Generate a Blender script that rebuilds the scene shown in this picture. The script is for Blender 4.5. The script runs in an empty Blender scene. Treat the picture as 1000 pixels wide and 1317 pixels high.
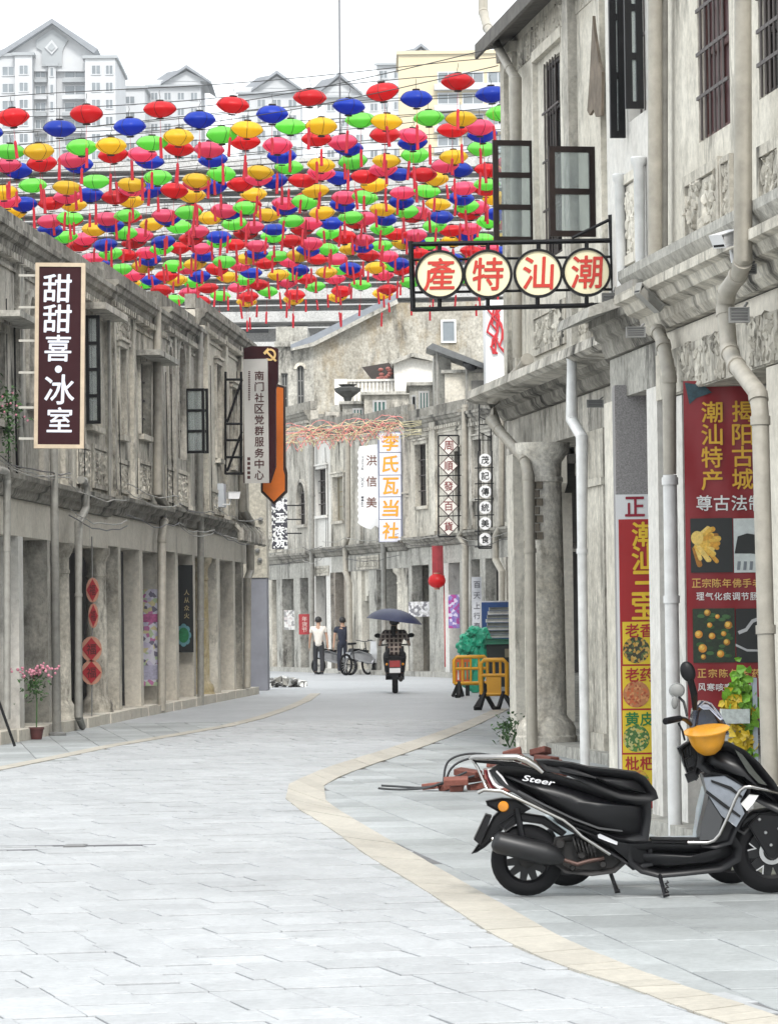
import bpy, bmesh, math, random
from mathutils import Vector, Matrix
from math import radians as rad, pi, sin, cos, atan2

random.seed(7)
S = bpy.context.scene
COL = S.collection

# ------------------------------------------------------------------ camera
FPX, CX, CY = 5000.0, 500.0, 658.5          # telephoto; photograph is 1000 x 1317
PITCH = math.atan(144.5 / FPX)
ROLL = rad(-0.75)
CAM = Vector((0, 0, 1.47))
RC = Matrix.Rotation(pi / 2 + PITCH, 3, 'X') @ Matrix.Rotation(ROLL, 3, 'Z')
cam = bpy.data.cameras.new('camera')
cam.sensor_fit = 'HORIZONTAL'
cam.sensor_width = 36
cam.lens = 36 * FPX / 1000
cam.clip_start = 0.5
cam.clip_end = 6000
camo = bpy.data.objects.new('camera', cam)
camo.matrix_world = Matrix.Translation(CAM) @ RC.to_4x4()
COL.objects.link(camo)
S.camera = camo

# ------------------------------------------------------------------ sky, sun, exposure
SUN_EL, SUN_AZ = rad(46), rad(174)
w = bpy.data.worlds.new('World')
S.world = w
w.use_nodes = True
nt = w.node_tree
bg = nt.nodes['Background']
sky = nt.nodes.new('ShaderNodeTexSky')
sky.sky_type = 'NISHITA'
sky.sun_disc = False
sky.sun_elevation = SUN_EL
sky.sun_rotation = SUN_AZ
sky.air_density = 1.0
sky.dust_density = 3.0
mx = nt.nodes.new('ShaderNodeMix'); mx.data_type = 'RGBA'
tc = nt.nodes.new('ShaderNodeTexCoord')
nz = nt.nodes.new('ShaderNodeTexNoise'); nz.inputs['Scale'].default_value = 9; nz.inputs['Detail'].default_value = 5
mr = nt.nodes.new('ShaderNodeMapRange')
mr.inputs['From Min'].default_value = 0.3; mr.inputs['From Max'].default_value = 0.7
mr.inputs['To Min'].default_value = 0.86; mr.inputs['To Max'].default_value = 1.0
nt.links.new(tc.outputs['Generated'], nz.inputs['Vector'])
nt.links.new(nz.outputs['Fac'], mr.inputs['Value'])
nt.links.new(mr.outputs['Result'], mx.inputs['Factor'])
nt.links.new(sky.outputs['Color'], mx.inputs['A'])
mx.inputs['B'].default_value = (8.6, 9.0, 9.3, 1)      # thin bright overcast
nt.links.new(mx.outputs['Result'], bg.inputs['Color'])
bg.inputs['Strength'].default_value = 0.1

sl = bpy.data.lights.new('sun', 'SUN')
sl.energy = 1.4
sl.angle = rad(11)
sl.color = (1.0, 0.97, 0.93)
so = bpy.data.objects.new('sun', sl)
# light comes from behind-left of the camera
sd = Vector((sin(SUN_AZ) * cos(SUN_EL), cos(SUN_AZ) * cos(SUN_EL), sin(SUN_EL)))
so.rotation_euler = sd.to_track_quat('Z', 'Y').to_euler()
so.location = sd * 60
COL.objects.link(so)
S.view_settings.view_transform = 'Standard'
S.view_settings.look = 'None'
S.view_settings.gamma = 1
S.view_settings.use_curve_mapping = False
S.view_settings.exposure = 1.0
S.cycles.max_bounces = 6
S.cycles.diffuse_bounces = 1
S.cycles.volume_bounces = 1
S.cycles.transparent_max_bounces = 12
S.cycles.use_denoising = True

# ------------------------------------------------------------------ pixel helpers
def ray(px, py):
    return RC @ Vector(((px - CX) / FPX, -(py - CY) / FPX, -1))

def ground(px, py, z=0.0):
    r = ray(px, py)
    return CAM + r * ((z - CAM.z) / r.z)

def at_depth(px, py, d):
    r = ray(px, py)
    return CAM + r * (d / r.y)

def frame(x, y, ang=0.0, z=0.0):
    return Matrix.Translation((x, y, z)) @ Matrix.Rotation(ang, 4, 'Z')

def on_plane(M, px, py, y0=0.0):
    """pixel -> (x, z) in the plane y = y0 of the frame M"""
    Mi = M.inverted()
    o = Mi @ CAM
    r = Mi.to_3x3() @ ray(px, py)
    t = (y0 - o.y) / r.y
    q = o + r * t
    return q.x, q.z

# ------------------------------------------------------------------ mesh builder
class MB:
    def __init__(s):
        s.v = []; s.f = []
    def add(s, vs, fs):
        b = len(s.v)
        s.v += [tuple(p) for p in vs]
        s.f += [[i + b for i in f] for f in fs]
        return s
    def box(s, x0, x1, y0, y1, z0, z1):
        if x1 < x0: x0, x1 = x1, x0
        if y1 < y0: y0, y1 = y1, y0
        if z1 < z0: z0, z1 = z1, z0
        return s.add([(x0, y0, z0), (x1, y0, z0), (x1, y1, z0), (x0, y1, z0), (x0, y0, z1), (x1, y0, z1), (x1, y1, z1), (x0, y1, z1)],
                     [(0, 3, 2, 1), (4, 5, 6, 7), (0, 1, 5, 4), (1, 2, 6, 5), (2, 3, 7, 6), (3, 0, 4, 7)])
    def quad(s, a, b, c, d):
        return s.add([a, b, c, d], [(0, 1, 2, 3)])
    def cyl(s, p0, p1, r0, r1=None, n=12):
        r1 = r0 if r1 is None else r1
        return s.tube([p0, p1], [r0, r1], n)
    def tube(s, pts, r, n=8, caps=True):
        pts = [Vector(p) for p in pts]
        rs = r if isinstance(r, (list, tuple)) else [r] * len(pts)
        vs = []; fs = []
        ref = None
        for i, p in enumerate(pts):
            a = pts[max(i - 1, 0)]; b = pts[min(i + 1, len(pts) - 1)]
            t = b - a
            if t.length < 1e-9: t = Vector((0, 0, 1))
            t.normalize()
            if ref is None:
                ref = Vector((0, 0, 1)) if abs(t.z) < 0.9 else Vector((1, 0, 0))
            u = t.cross(ref)
            if u.length < 1e-6: u = t.cross(Vector((0, 1, 0)))
            u.normalize()
            v = t.cross(u); ref = -v if False else u.cross(t)
            k = 1.0
            if 0 < i < len(pts) - 1:
                c = (pts[i] - a).normalized().dot((b - pts[i]).normalized())
                k = 1 / max(0.6, math.sqrt(max(0.05, (1 + c) / 2)))
            for j in range(n):
                an = 2 * pi * j / n
                vs.append(p + (u * cos(an) + v * sin(an)) * rs[i] * (k if k < 1.5 else 1.5))
        for i in range(len(pts) - 1):
            for j in range(n):
                fs.append((i * n + j, i * n + (j + 1) % n, (i + 1) * n + (j + 1) % n, (i + 1) * n + j))
        if caps:
            fs.append(tuple(range(n - 1, -1, -1)))
            fs.append(tuple((len(pts) - 1) * n + j for j in range(n)))
        return s.add(vs, fs)
    def lathe(s, prof, n=16, c=(0, 0, 0), M=None):
        vs = []; fs = []
        for r, z in prof:
            for j in range(n):
                a = 2 * pi * j / n
                p = Vector((r * cos(a), r * sin(a), z))
                if M is not None: p = M @ p
                vs.append(p + Vector(c))
        m = len(prof)
        for i in range(m - 1):
            for j in range(n):
                fs.append((i * n + j, i * n + (j + 1) % n, (i + 1) * n + (j + 1) % n, (i + 1) * n + j))
        fs.append(tuple(range(n - 1, -1, -1)))
        fs.append(tuple((m - 1) * n + j for j in range(n)))
        return s.add(vs, fs)
    def prism(s, poly, y0, y1):
        """polygon in xz, extruded along y"""
        n = len(poly)
        vs = [(x, y0, z) for x, z in poly] + [(x, y1, z) for x, z in poly]
        fs = [tuple(range(n)), tuple(range(2 * n - 1, n - 1, -1))]
        for i in range(n):
            j = (i + 1) % n
            fs.append((i, i + n, j + n, j))
        return s.add(vs, fs)
    def prismz(s, poly, z0, z1):
        n = len(poly)
        vs = [(x, y, z0) for x, y in poly] + [(x, y, z1) for x, y in poly]
        fs = [tuple(range(n - 1, -1, -1)), tuple(range(n, 2 * n))]
        for i in range(n):
            j = (i + 1) % n
            fs.append((i, j, j + n, i + n))
        return s.add(vs, fs)
    def sweep(s, prof, x0, x1):
        """profile in yz swept along x"""
        n = len(prof)
        vs = [(x0, y, z) for y, z in prof] + [(x1, y, z) for y, z in prof]
        fs = [tuple(range(n - 1, -1, -1)), tuple(range(n, 2 * n))]
        for i in range(n):
            j = (i + 1) % n
            fs.append((i, j, j + n, i + n))
        return s.add(vs, fs)
    def loft(s, poly, hw, r, yc=0.0, bulge=0.0):
        """rounded slab: polygon in xz with soft edges, half width hw along y"""
        n = len(poly)
        area = sum(poly[i][0] * poly[(i + 1) % n][1] - poly[(i + 1) % n][0] * poly[i][1] for i in range(n))
        sg = 1 if area > 0 else -1
        nrm = []
        for i in range(n):
            a, b, c = Vector(poly[i - 1]), Vector(poly[i]), Vector(poly[(i + 1) % n])
            e1 = (b - a).normalized(); e2 = (c - b).normalized()
            n1 = Vector((-e1.y, e1.x)); n2 = Vector((-e2.y, e2.x))
            m = (n1 + n2)
            if m.length < 1e-6: m = n1
            m.normalize()
            k = 1 / max(0.5, m.dot(n1))
            nrm.append(m * k * sg)
        lay = []
        for t in (1, .62, .3, .08, 0):
            lay.append((t, math.sqrt(max(0, 1 - t * t))))
        seq = [(t, -hw + r * (1 - q)) for t, q in lay] + [(t, hw - r * (1 - q)) for t, q in reversed(lay)]
        vs = []; fs = []
        for t, y in seq:
            for i in range(n):
                p = Vector(poly[i]) + nrm[i] * (r * t)
                vs.append((p.x, yc + y, p.y))
        m = len(seq)
        for k in range(m - 1):
            for i in range(n):
                j = (i + 1) % n
                fs.append((k * n + i, (k + 1) * n + i, (k + 1) * n + j, k * n + j))
        if bulge:
            cx = sum(q[0] for q in poly) / n; cz = sum(q[1] for q in poly) / n
            for side in (0, 1):
                prev = [(0 if side == 0 else (m - 1) * n) + i for i in range(n)]
                for k in (.72, .42, .15):
                    b = len(vs); yy = yc + (-1 if side == 0 else 1) * (hw + bulge * (1 - k * k))
                    for i in range(n):
                        q = vs[(0 if side == 0 else (m - 1) * n) + i]
                        vs.append((cx + (q[0] - cx) * k, yy, cz + (q[2] - cz) * k))
                    cur = [b + i for i in range(n)]
                    for i in range(n):
                        j = (i + 1) % n; fs.append((prev[i], prev[j], cur[j], cur[i]))
                    prev = cur
                fs.append(tuple(prev))
            return s.add(vs, fs)
        fs.append(tuple(range(n)))
        fs.append(tuple((m - 1) * n + i for i in range(n - 1, -1, -1)))
        return s.add(vs, fs)
    def ball(s, c, r, nu=12, nv=8, M=None):
        rx, ry, rz = r if isinstance(r, (tuple, list)) else (r, r, r)
        prof = []
        vs = []; fs = []
        for i in range(1, nv):
            th = pi * i / nv
            for j in range(nu):
                ph = 2 * pi * j / nu
                p = Vector((rx * sin(th) * cos(ph), ry * sin(th) * sin(ph), rz * cos(th)))
                if M is not None: p = M @ p
                vs.append(p + Vector(c))
        top = Vector((0, 0, rz)); bot = Vector((0, 0, -rz))
        if M is not None: top = M @ top; bot = M @ bot
        vs += [top + Vector(c), bot + Vector(c)]
        for i in range(nv - 2):
            for j in range(nu):
                fs.append((i * nu + j, (i + 1) * nu + j, (i + 1) * nu + (j + 1) % nu, i * nu + (j + 1) % nu))
        a = (nv - 1) * nu
        for j in range(nu):
            fs.append((a, j, (j + 1) % nu))
            fs.append((a + 1, (nv - 2) * nu + (j + 1) % nu, (nv - 2) * nu + j))
        return s.add(vs, fs)
    def arcband(s, cx, cz, r0, r1, a0, a1, y0, y1, n=12):
        """ring segment in xz plane"""
        out = [(cx + r1 * cos(a0 + (a1 - a0) * i / n), cz + r1 * sin(a0 + (a1 - a0) * i / n)) for i in range(n + 1)]
        inn = [(cx + r0 * cos(a0 + (a1 - a0) * i / n), cz + r0 * sin(a0 + (a1 - a0) * i / n)) for i in range(n + 1)]
        for i in range(n):
            s.prism([out[i], out[i + 1], inn[i + 1], inn[i]], y0, y1)
        return s
    def mesh(s, name, mat=None, smooth=None):
        me = bpy.data.meshes.new(name)
        me.from_pydata(s.v, [], s.f)
        if mat: me.materials.append(mat)
        bm = bmesh.new(); bm.from_mesh(me)
        bmesh.ops.recalc_face_normals(bm, faces=bm.faces)
        bm.to_mesh(me); bm.free()
        if smooth is not None:
            me.shade_smooth()
            me.set_sharp_from_angle(angle=rad(smooth))
        return me

def link(o, parent=None):
    COL.objects.link(o)
    if parent is not None: o.parent = parent
    return o

def tag(o, label=None, cat=None, group=None, kind=None):
    if label: o['label'] = label
    if cat: o['category'] = cat
    if group: o['group'] = group
    if kind: o['kind'] = kind
    return o

def part(name, mb, mat, parent=None, smooth=None, label=None, kind=None, M=None):
    me = mb if isinstance(mb, bpy.types.Mesh) else mb.mesh(name, mat, smooth)
    o = bpy.data.objects.new(name, me)
    link(o, parent)
    if M is not None: o.matrix_local = M
    if label: o['label'] = label
    if kind: o['kind'] = kind
    return o

class T:
    """a thing: an Empty at its base that parents its parts"""
    def __init__(s, name, label, cat, M, group=None, kind=None):
        s.M = M
        s.o = bpy.data.objects.new(name, None)
        s.o.empty_display_size = 0.2
        s.o.matrix_world = M
        COL.objects.link(s.o)
        tag(s.o, label, cat, group, kind)
    def p(s, px, py, y=0.0):
        return on_plane(s.M, px, py, y)
    def P(s, px, py, y=0.0):
        x, z = on_plane(s.M, px, py, y)
        return (x, y, z)
    def poly(s, pts, y=0.0):
        return [on_plane(s.M, a, b, y) for a, b in pts]
    def part(s, name, mb, mat, parent=None, smooth=None, label=None, kind=None, M=None):
        return part(name, mb, mat, parent or s.o, smooth, label, kind, M)

def solo(name, label, cat, mb, mat, M=None, group=None, kind=None, smooth=None):
    me = mb if isinstance(mb, bpy.types.Mesh) else mb.mesh(name, mat, smooth)
    o = bpy.data.objects.new(name, me)
    if M is not None: o.matrix_world = M
    link(o)
    tag(o, label, cat, group, kind)
    return o

# ------------------------------------------------------------------ materials
MATS = {}
def nodemat(name):
    m = bpy.data.materials.new(name)
    m.use_nodes = True
    n = m.node_tree
    return m, n, n.nodes['Principled BSDF']

def srgb(r, g, b):
    f = lambda c: ((c / 255 + 0.055) / 1.055) ** 2.4 if c > 10 else c / 255 / 12.92
    return (f(r), f(g), f(b), 1)

def N(nt, t, **kw):
    n = nt.nodes.new(t)
    for k, v in kw.items():
        n.inputs[k].default_value = v
    return n

def plain(name, col, rough=0.6, metal=0.0, var=0.12, scale=6.0, bump=0.0, spec=0.5, coat=0.0, rnd=0.0):
    """one colour with slight mottling"""
    if name in MATS: return MATS[name]
    m, n, b = nodemat(name)
    tc = n.nodes.new('ShaderNodeTexCoord')
    no = N(n, 'ShaderNodeTexNoise', Scale=scale, Detail=5.0, Roughness=0.6)
    n.links.new(tc.outputs['Object'], no.inputs['Vector'])
    ra = N(n, 'ShaderNodeMapRange', **{'From Min': 0.25, 'From Max': 0.75, 'To Min': 1 - var, 'To Max': 1 + var * 0.6})
    n.links.new(no.outputs['Fac'], ra.inputs['Value'])
    hs = N(n, 'ShaderNodeHueSaturation', Color=tuple(col[:3]) + (1,))
    if rnd:
        oi = n.nodes.new('ShaderNodeObjectInfo')
        r2 = N(n, 'ShaderNodeMapRange', **{'To Min': 1 - rnd, 'To Max': 1 + rnd})
        n.links.new(oi.outputs['Random'], r2.inputs['Value'])
        mu = n.nodes.new('ShaderNodeMath'); mu.operation = 'MULTIPLY'
        n.links.new(ra.outputs['Result'], mu.inputs[0]); n.links.new(r2.outputs['Result'], mu.inputs[1])
        n.links.new(mu.outputs[0], hs.inputs['Value'])
    else:
        n.links.new(ra.outputs['Result'], hs.inputs['Value'])
    n.links.new(hs.outputs['Color'], b.inputs['Base Color'])
    b.inputs['Roughness'].default_value = rough
    b.inputs['Metallic'].default_value = metal
    b.inputs['Specular IOR Level'].default_value = spec
    b.inputs['Coat Weight'].default_value = coat
    b.inputs['Coat Roughness'].default_value = 0.06
    if bump:
        bp = N(n, 'ShaderNodeBump', Strength=bump, Distance=0.02)
        n.links.new(no.outputs['Fac'], bp.inputs['Height'])
        n.links.new(bp.outputs['Normal'], b.inputs['Normal'])
    MATS[name] = m
    return m

def plaster(name, light, mid, dark, amount=0.5, streak=1.0, bump=0.5, seed=0.0, warm=None, mott=.5):
    """weathered lime plaster: blotches, rain streaks, grime, hairline roughness"""
    if name in MATS: return MATS[name]
    m, n, b = nodemat(name)
    L = n.links.new
    tc = n.nodes.new('ShaderNodeTexCoord')
    geo = n.nodes.new('ShaderNodeNewGeometry')
    mp = N(n, 'ShaderNodeMapping', Location=(seed, seed * 1.7, seed * 0.6))
    L(geo.outputs['Position'], mp.inputs['Vector'])
    mp2 = N(n, 'ShaderNodeMapping', Scale=(2.5, 2.5, 0.8), Location=(seed * 2, seed, 0))
    L(geo.outputs['Position'], mp2.inputs['Vector'])
    blot = N(n, 'ShaderNodeTexNoise', Scale=0.9, Detail=8.0, Roughness=0.68)
    L(mp.outputs[0], blot.inputs['Vector'])
    stk = N(n, 'ShaderNodeTexNoise', Scale=1.0, Detail=9.0, Roughness=0.74, Distortion=0.25)
    L(mp2.outputs[0], stk.inputs['Vector'])
    fine = N(n, 'ShaderNodeTexNoise', Scale=13.0, Detail=6.0, Roughness=0.7)
    L(mp.outputs[0], fine.inputs['Vector'])
    r1 = N(n, 'ShaderNodeMapRange', **{'From Min': 0.36, 'From Max': 0.66})
    L(blot.outputs['Fac'], r1.inputs['Value'])
    m1 = n.nodes.new('ShaderNodeMix'); m1.data_type = 'RGBA'
    m1.inputs['A'].default_value = tuple(light[:3]) + (1,); m1.inputs['B'].default_value = tuple(mid[:3]) + (1,)
    L(r1.outputs[0], m1.inputs['Factor'])
    r2 = N(n, 'ShaderNodeMapRange', **{'From Min': 0.62 - 0.2 * amount, 'From Max': 0.74 - 0.14 * amount, 'To Max': streak})
    L(stk.outputs['Fac'], r2.inputs['Value'])
    m2 = n.nodes.new('ShaderNodeMix'); m2.data_type = 'RGBA'
    m2.inputs['B'].default_value = tuple(dark[:3]) + (1,)
    pat = N(n, 'ShaderNodeTexNoise', Scale=0.7, Detail=3.0)
    mpp = N(n, 'ShaderNodeMapping', Location=(seed + 9, 3, seed)); L(geo.outputs['Position'], mpp.inputs['Vector']); L(mpp.outputs[0], pat.inputs['Vector'])
    rp = N(n, 'ShaderNodeMapRange', **{'From Min': 0.38, 'From Max': 0.62, 'To Min': 0.25}); L(pat.outputs['Fac'], rp.inputs['Value'])
    pm_ = n.nodes.new('ShaderNodeMath'); pm_.operation = 'MULTIPLY'; L(r2.outputs[0], pm_.inputs[0]); L(rp.outputs[0], pm_.inputs[1])
    L(pm_.outputs[0], m2.inputs['Factor']); L(m1.outputs['Result'], m2.inputs['A'])
    cur = m2.outputs['Result']
    if warm:
        bl2 = N(n, 'ShaderNodeTexNoise', Scale=0.55, Detail=6.0, Roughness=0.7)
        mp3 = N(n, 'ShaderNodeMapping', Location=(seed + 31, 5, 2), Scale=(1.6, 1.6, 0.7))
        L(geo.outputs['Position'], mp3.inputs['Vector']); L(mp3.outputs[0], bl2.inputs['Vector'])
        r4 = N(n, 'ShaderNodeMapRange', **{'From Min': 0.5, 'From Max': 0.68, 'To Max': 0.8})
        L(bl2.outputs['Fac'], r4.inputs['Value'])
        m4 = n.nodes.new('ShaderNodeMix'); m4.data_type = 'RGBA'
        m4.inputs['B'].default_value = tuple(warm[:3]) + (1,)
        L(r4.outputs[0], m4.inputs['Factor']); L(cur, m4.inputs['A'])
        cur = m4.outputs['Result']
    hs = n.nodes.new('ShaderNodeHueSaturation')
    r3 = N(n, 'ShaderNodeMapRange', **{'From Min': 0.25, 'From Max': 0.75, 'To Min': 1 - mott * .96, 'To Max': 1 + mott * .5})
    L(fine.outputs['Fac'], r3.inputs['Value'])
    L(r3.outputs[0], hs.inputs['Value']); L(cur, hs.inputs['Color'])
    L(hs.outputs['Color'], b.inputs['Base Color'])
    b.inputs['Roughness'].default_value = 0.88
    b.inputs['Specular IOR Level'].default_value = 0.25
    ad = n.nodes.new('ShaderNodeMath'); ad.operation = 'ADD'
    L(fine.outputs['Fac'], ad.inputs[0]); L(blot.outputs['Fac'], ad.inputs[1])
    bp = N(n, 'ShaderNodeBump', Strength=bump * .7, Distance=0.02)
    L(ad.outputs[0], bp.inputs['Height']); L(bp.outputs['Normal'], b.inputs['Normal'])
    MATS[name] = m
    return m

def glassmat(name, tint=(0.8, 0.85, 0.85), alpha=0.25, rough=0.05):
    if name in MATS: return MATS[name]
    m, n, b = nodemat(name)
    out = n.nodes['Material Output']
    tr = n.nodes.new('ShaderNodeBsdfTransparent'); tr.inputs['Color'].default_value = tuple(tint) + (1,)
    mix = n.nodes.new('ShaderNodeMixShader'); mix.inputs['Fac'].default_value = alpha
    b.inputs['Base Color'].default_value = (0.5, 0.53, 0.53, 1); b.inputs['Roughness'].default_value = rough
    n.links.new(tr.outputs[0], mix.inputs[1]); n.links.new(b.outputs[0], mix.inputs[2])
    n.links.new(mix.outputs[0], out.inputs['Surface'])
    MATS[name] = m
    return m

def silk(name, col):
    """lantern cloth: dyed nylon, lets daylight through"""
    if name in MATS: return MATS[name]
    m, n, b = nodemat(name)
    out = n.nodes['Material Output']
    tr = n.nodes.new('ShaderNodeBsdfTranslucent'); tr.inputs['Color'].default_value = tuple(col[:3]) + (1,)
    mix = n.nodes.new('ShaderNodeMixShader'); mix.inputs['Fac'].default_value = 0.55
    oi = n.nodes.new('ShaderNodeObjectInfo')
    r2 = N(n, 'ShaderNodeMapRange', **{'To Min': 0.86, 'To Max': 1.08})
    hs = N(n, 'ShaderNodeHueSaturation', Color=tuple(col[:3]) + (1,))
    n.links.new(oi.outputs['Random'], r2.inputs['Value']); n.links.new(r2.outputs[0], hs.inputs['Value'])
    n.links.new(hs.outputs[0], b.inputs['Base Color']); n.links.new(hs.outputs[0], tr.inputs['Color'])
    b.inputs['Roughness'].default_value = 0.38
    n.links.new(b.outputs[0], mix.inputs[1]); n.links.new(tr.outputs[0], mix.inputs[2])
    n.links.new(mix.outputs[0], out.inputs['Surface'])
    MATS[name] = m
    return m

def paving(name, c1, c2, rnd=0.16, rough=0.62):
    """granite setts: own tone per stone, speckle, scuffs"""
    if name in MATS: return MATS[name]
    m, n, b = nodemat(name)
    L = n.links.new
    geo = n.nodes.new('ShaderNodeNewGeometry')
    oi = n.nodes.new('ShaderNodeObjectInfo')
    ad = n.nodes.new('ShaderNodeMath'); ad.operation = 'ADD'
    L(geo.outputs['Random Per Island'], ad.inputs[0]); L(oi.outputs['Random'], ad.inputs[1])
    fr = n.nodes.new('ShaderNodeMath'); fr.operation = 'FRACT'; L(ad.outputs[0], fr.inputs[0])
    mp = N(n, 'ShaderNodeMapping', Scale=(1, 0.6, 1)); L(geo.outputs['Position'], mp.inputs['Vector'])
    big = N(n, 'ShaderNodeTexNoise', Scale=0.5, Detail=6.0, Roughness=0.6); L(mp.outputs[0], big.inputs['Vector'])
    fine = N(n, 'ShaderNodeTexNoise', Scale=22.0, Detail=6.0, Roughness=0.75); L(geo.outputs['Position'], fine.inputs['Vector'])
    mx = n.nodes.new('ShaderNodeMix'); mx.data_type = 'RGBA'
    mx.inputs['A'].default_value = tuple(c1) + (1,); mx.inputs['B'].default_value = tuple(c2) + (1,)
    r0 = N(n, 'ShaderNodeMapRange', **{'From Min': 0.35, 'From Max': 0.65}); L(big.outputs['Fac'], r0.inputs['Value'])
    L(r0.outputs[0], mx.inputs['Factor'])
    r1 = N(n, 'ShaderNodeMapRange', **{'To Min': 1 - rnd, 'To Max': 1 + rnd}); L(fr.outputs[0], r1.inputs['Value'])
    r2 = N(n, 'ShaderNodeMapRange', **{'From Min': 0.25, 'From Max': 0.75, 'To Min': 0.8, 'To Max': 1.15}); L(fine.outputs['Fac'], r2.inputs['Value'])
    mu0 = n.nodes.new('ShaderNodeMath'); mu0.operation = 'MULTIPLY'; L(r1.outputs[0], mu0.inputs[0]); L(r2.outputs[0], mu0.inputs[1])
    gm = N(n, 'ShaderNodeTexNoise', Scale=5.0, Detail=9.0, Roughness=0.8); mg = N(n, 'ShaderNodeMapping', Scale=(1.0, 0.4, 1)); L(geo.outputs['Position'], mg.inputs['Vector']); L(mg.outputs[0], gm.inputs['Vector'])
    r5 = N(n, 'ShaderNodeMapRange', **{'From Min': 0.3, 'From Max': 0.62, 'To Min': 0.84, 'To Max': 1.05}); L(gm.outputs['Fac'], r5.inputs['Value'])
    mu = n.nodes.new('ShaderNodeMath'); mu.operation = 'MULTIPLY'; L(mu0.outputs[0], mu.inputs[0]); L(r5.outputs[0], mu.inputs[1])
    sp = N(n, 'ShaderNodeTexNoise', Scale=1.7, Detail=8.0, Roughness=0.7); L(geo.outputs['Position'], sp.inputs['Vector'])
    r6 = N(n, 'ShaderNodeMapRange', **{'From Min': 0.62, 'From Max': 0.74, 'To Min': 1.0, 'To Max': 0.72}); L(sp.outputs['Fac'], r6.inputs['Value'])
    mu6 = n.nodes.new('ShaderNodeMath'); mu6.operation = 'MULTIPLY'; L(mu.outputs[0], mu6.inputs[0]); L(r6.outputs[0], mu6.inputs[1])
    hs = n.nodes.new('ShaderNodeHueSaturation'); L(mu6.outputs[0], hs.inputs['Value']); L(mx.outputs['Result'], hs.inputs['Color'])
    L(hs.outputs['Color'], b.inputs['Base Color'])
    b.inputs['Roughness'].default_value = rough
    bp = N(n, 'ShaderNodeBump', Strength=0.35, Distance=0.01); L(fine.outputs['Fac'], bp.inputs['Height']); L(bp.outputs['Normal'], b.inputs['Normal'])
    MATS[name] = m
    return m

def shards(name, cols, bgc, scale=30.0):
    """printed multi-colour picture: irregular patches of ink"""
    if name in MATS: return MATS[name]
    m, n, b = nodemat(name)
    L = n.links.new
    tc = n.nodes.new('ShaderNodeTexCoord')
    vo = N(n, 'ShaderNodeTexVoronoi', Scale=scale); L(tc.outputs['Object'], vo.inputs['Vector'])
    cr = n.nodes.new('ShaderNodeValToRGB'); cr.color_ramp.interpolation = 'CONSTANT'
    sp = n.nodes.new('ShaderNodeSeparateColor'); L(vo.outputs['Color'], sp.inputs[0])
    els = [bgc] + list(cols)
    cr.color_ramp.elements[0].color = tuple(els[0]) + (1,)
    cr.color_ramp.elements[1].position = 0.4; cr.color_ramp.elements[1].color = tuple(els[1]) + (1,)
    for i, c in enumerate(els[2:]):
        e = cr.color_ramp.elements.new(0.4 + 0.6 * (i + 1) / (len(els) - 1)); e.color = tuple(c) + (1,)
    L(sp.outputs[0], cr.inputs[0]); L(cr.outputs[0], b.inputs['Base Color'])
    b.inputs['Roughness'].default_value = 0.5
    MATS[name] = m
    return m

STONE = plaster('weathered_plaster', (.78, .735, .63), (.50, .46, .385), (.04, .037, .031), .72, 1.0, 1.0, 0, mott=.42)
STONE2 = plaster('grey_plaster', (.70, .66, .58), (.42, .395, .34), (.035, .033, .028), .8, 1.0, 1.0, 11, mott=.42)
STONE3 = plaster('pale_plaster', (.84, .795, .69), (.64, .595, .50), (.07, .065, .052), .6, .95, .5, 23, mott=.3)
SMOOTH = plaster('smooth_render', (.76, .71, .61), (.64, .59, .50), (.15, .14, .115), .35, .6, .3, 37, mott=.25)
WHITEW = plaster('whitewash', (.80, .78, .73), (.70, .67, .61), (.16, .15, .13), .3, .8, .4, 41, mott=.22)
STAINED = plaster('stained_gable_render', (.60, .57, .50), (.34, .315, .26), (.07, .065, .055), .7, .85, .5, 53, warm=(.30, .22, .11))
DARKIN = plaster('shaded_arcade_plaster', (.13, .12, .105), (.075, .07, .062), (.07, .07, .06), .5, .8, .4, 61)  # plaster darkened: the shade inside the arcades is put into its colour
CONC = plaster('concrete', (.58, .56, .50), (.42, .405, .36), (.055, .052, .046), .7, .9, .7, 71)
PIPE = plain('pipe_beige', (.40, .37, .31), .5, var=.25, scale=9)
PIPEW = plain('pipe_white', (.72, .72, .70), .4, var=.2, scale=7)
PIPEG = plain('pipe_grey', (.30, .29, .26), .5, var=.3, scale=9)
BLACKM = plain('black_metal', (.008, .008, .009), .5, .0, var=.3, spec=.25)
BROWNW = plain('dark_brown_wood', (.022, .013, .011), .55, var=.4, scale=14, spec=.25)
REDWOOD = plain('red_brown_wood', (.10, .032, .026), .55, var=.4, scale=14)
GLASS = glassmat('window_glass')
GLASSD = plain('dark_glass', (.010, .011, .012), .25, var=.3, spec=.15)
GRIME = plaster('sooty_moulding', (.46, .435, .38), (.24, .225, .19), (.028, .026, .022), .95, 1.0, 1.0, 141, mott=.5)
GREENGL = plain('green_glass', (.05, .13, .11), .12, var=.2)
STEEL = plain('galvanised_steel', (.5, .5, .49), .4, .7, var=.2)
CHROME = plain('chrome', (.40, .39, .375), .2, 1.0, var=.08)
GREYBOX = plain('grey_box', (.22, .22, .21), .5, var=.2)
WHITEP = plain('white_plastic', (.8, .8, .8), .35, var=.06)
BLACKP = plain('black_plastic', (.007, .007, .008), .45, var=.2, spec=.25)

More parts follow.
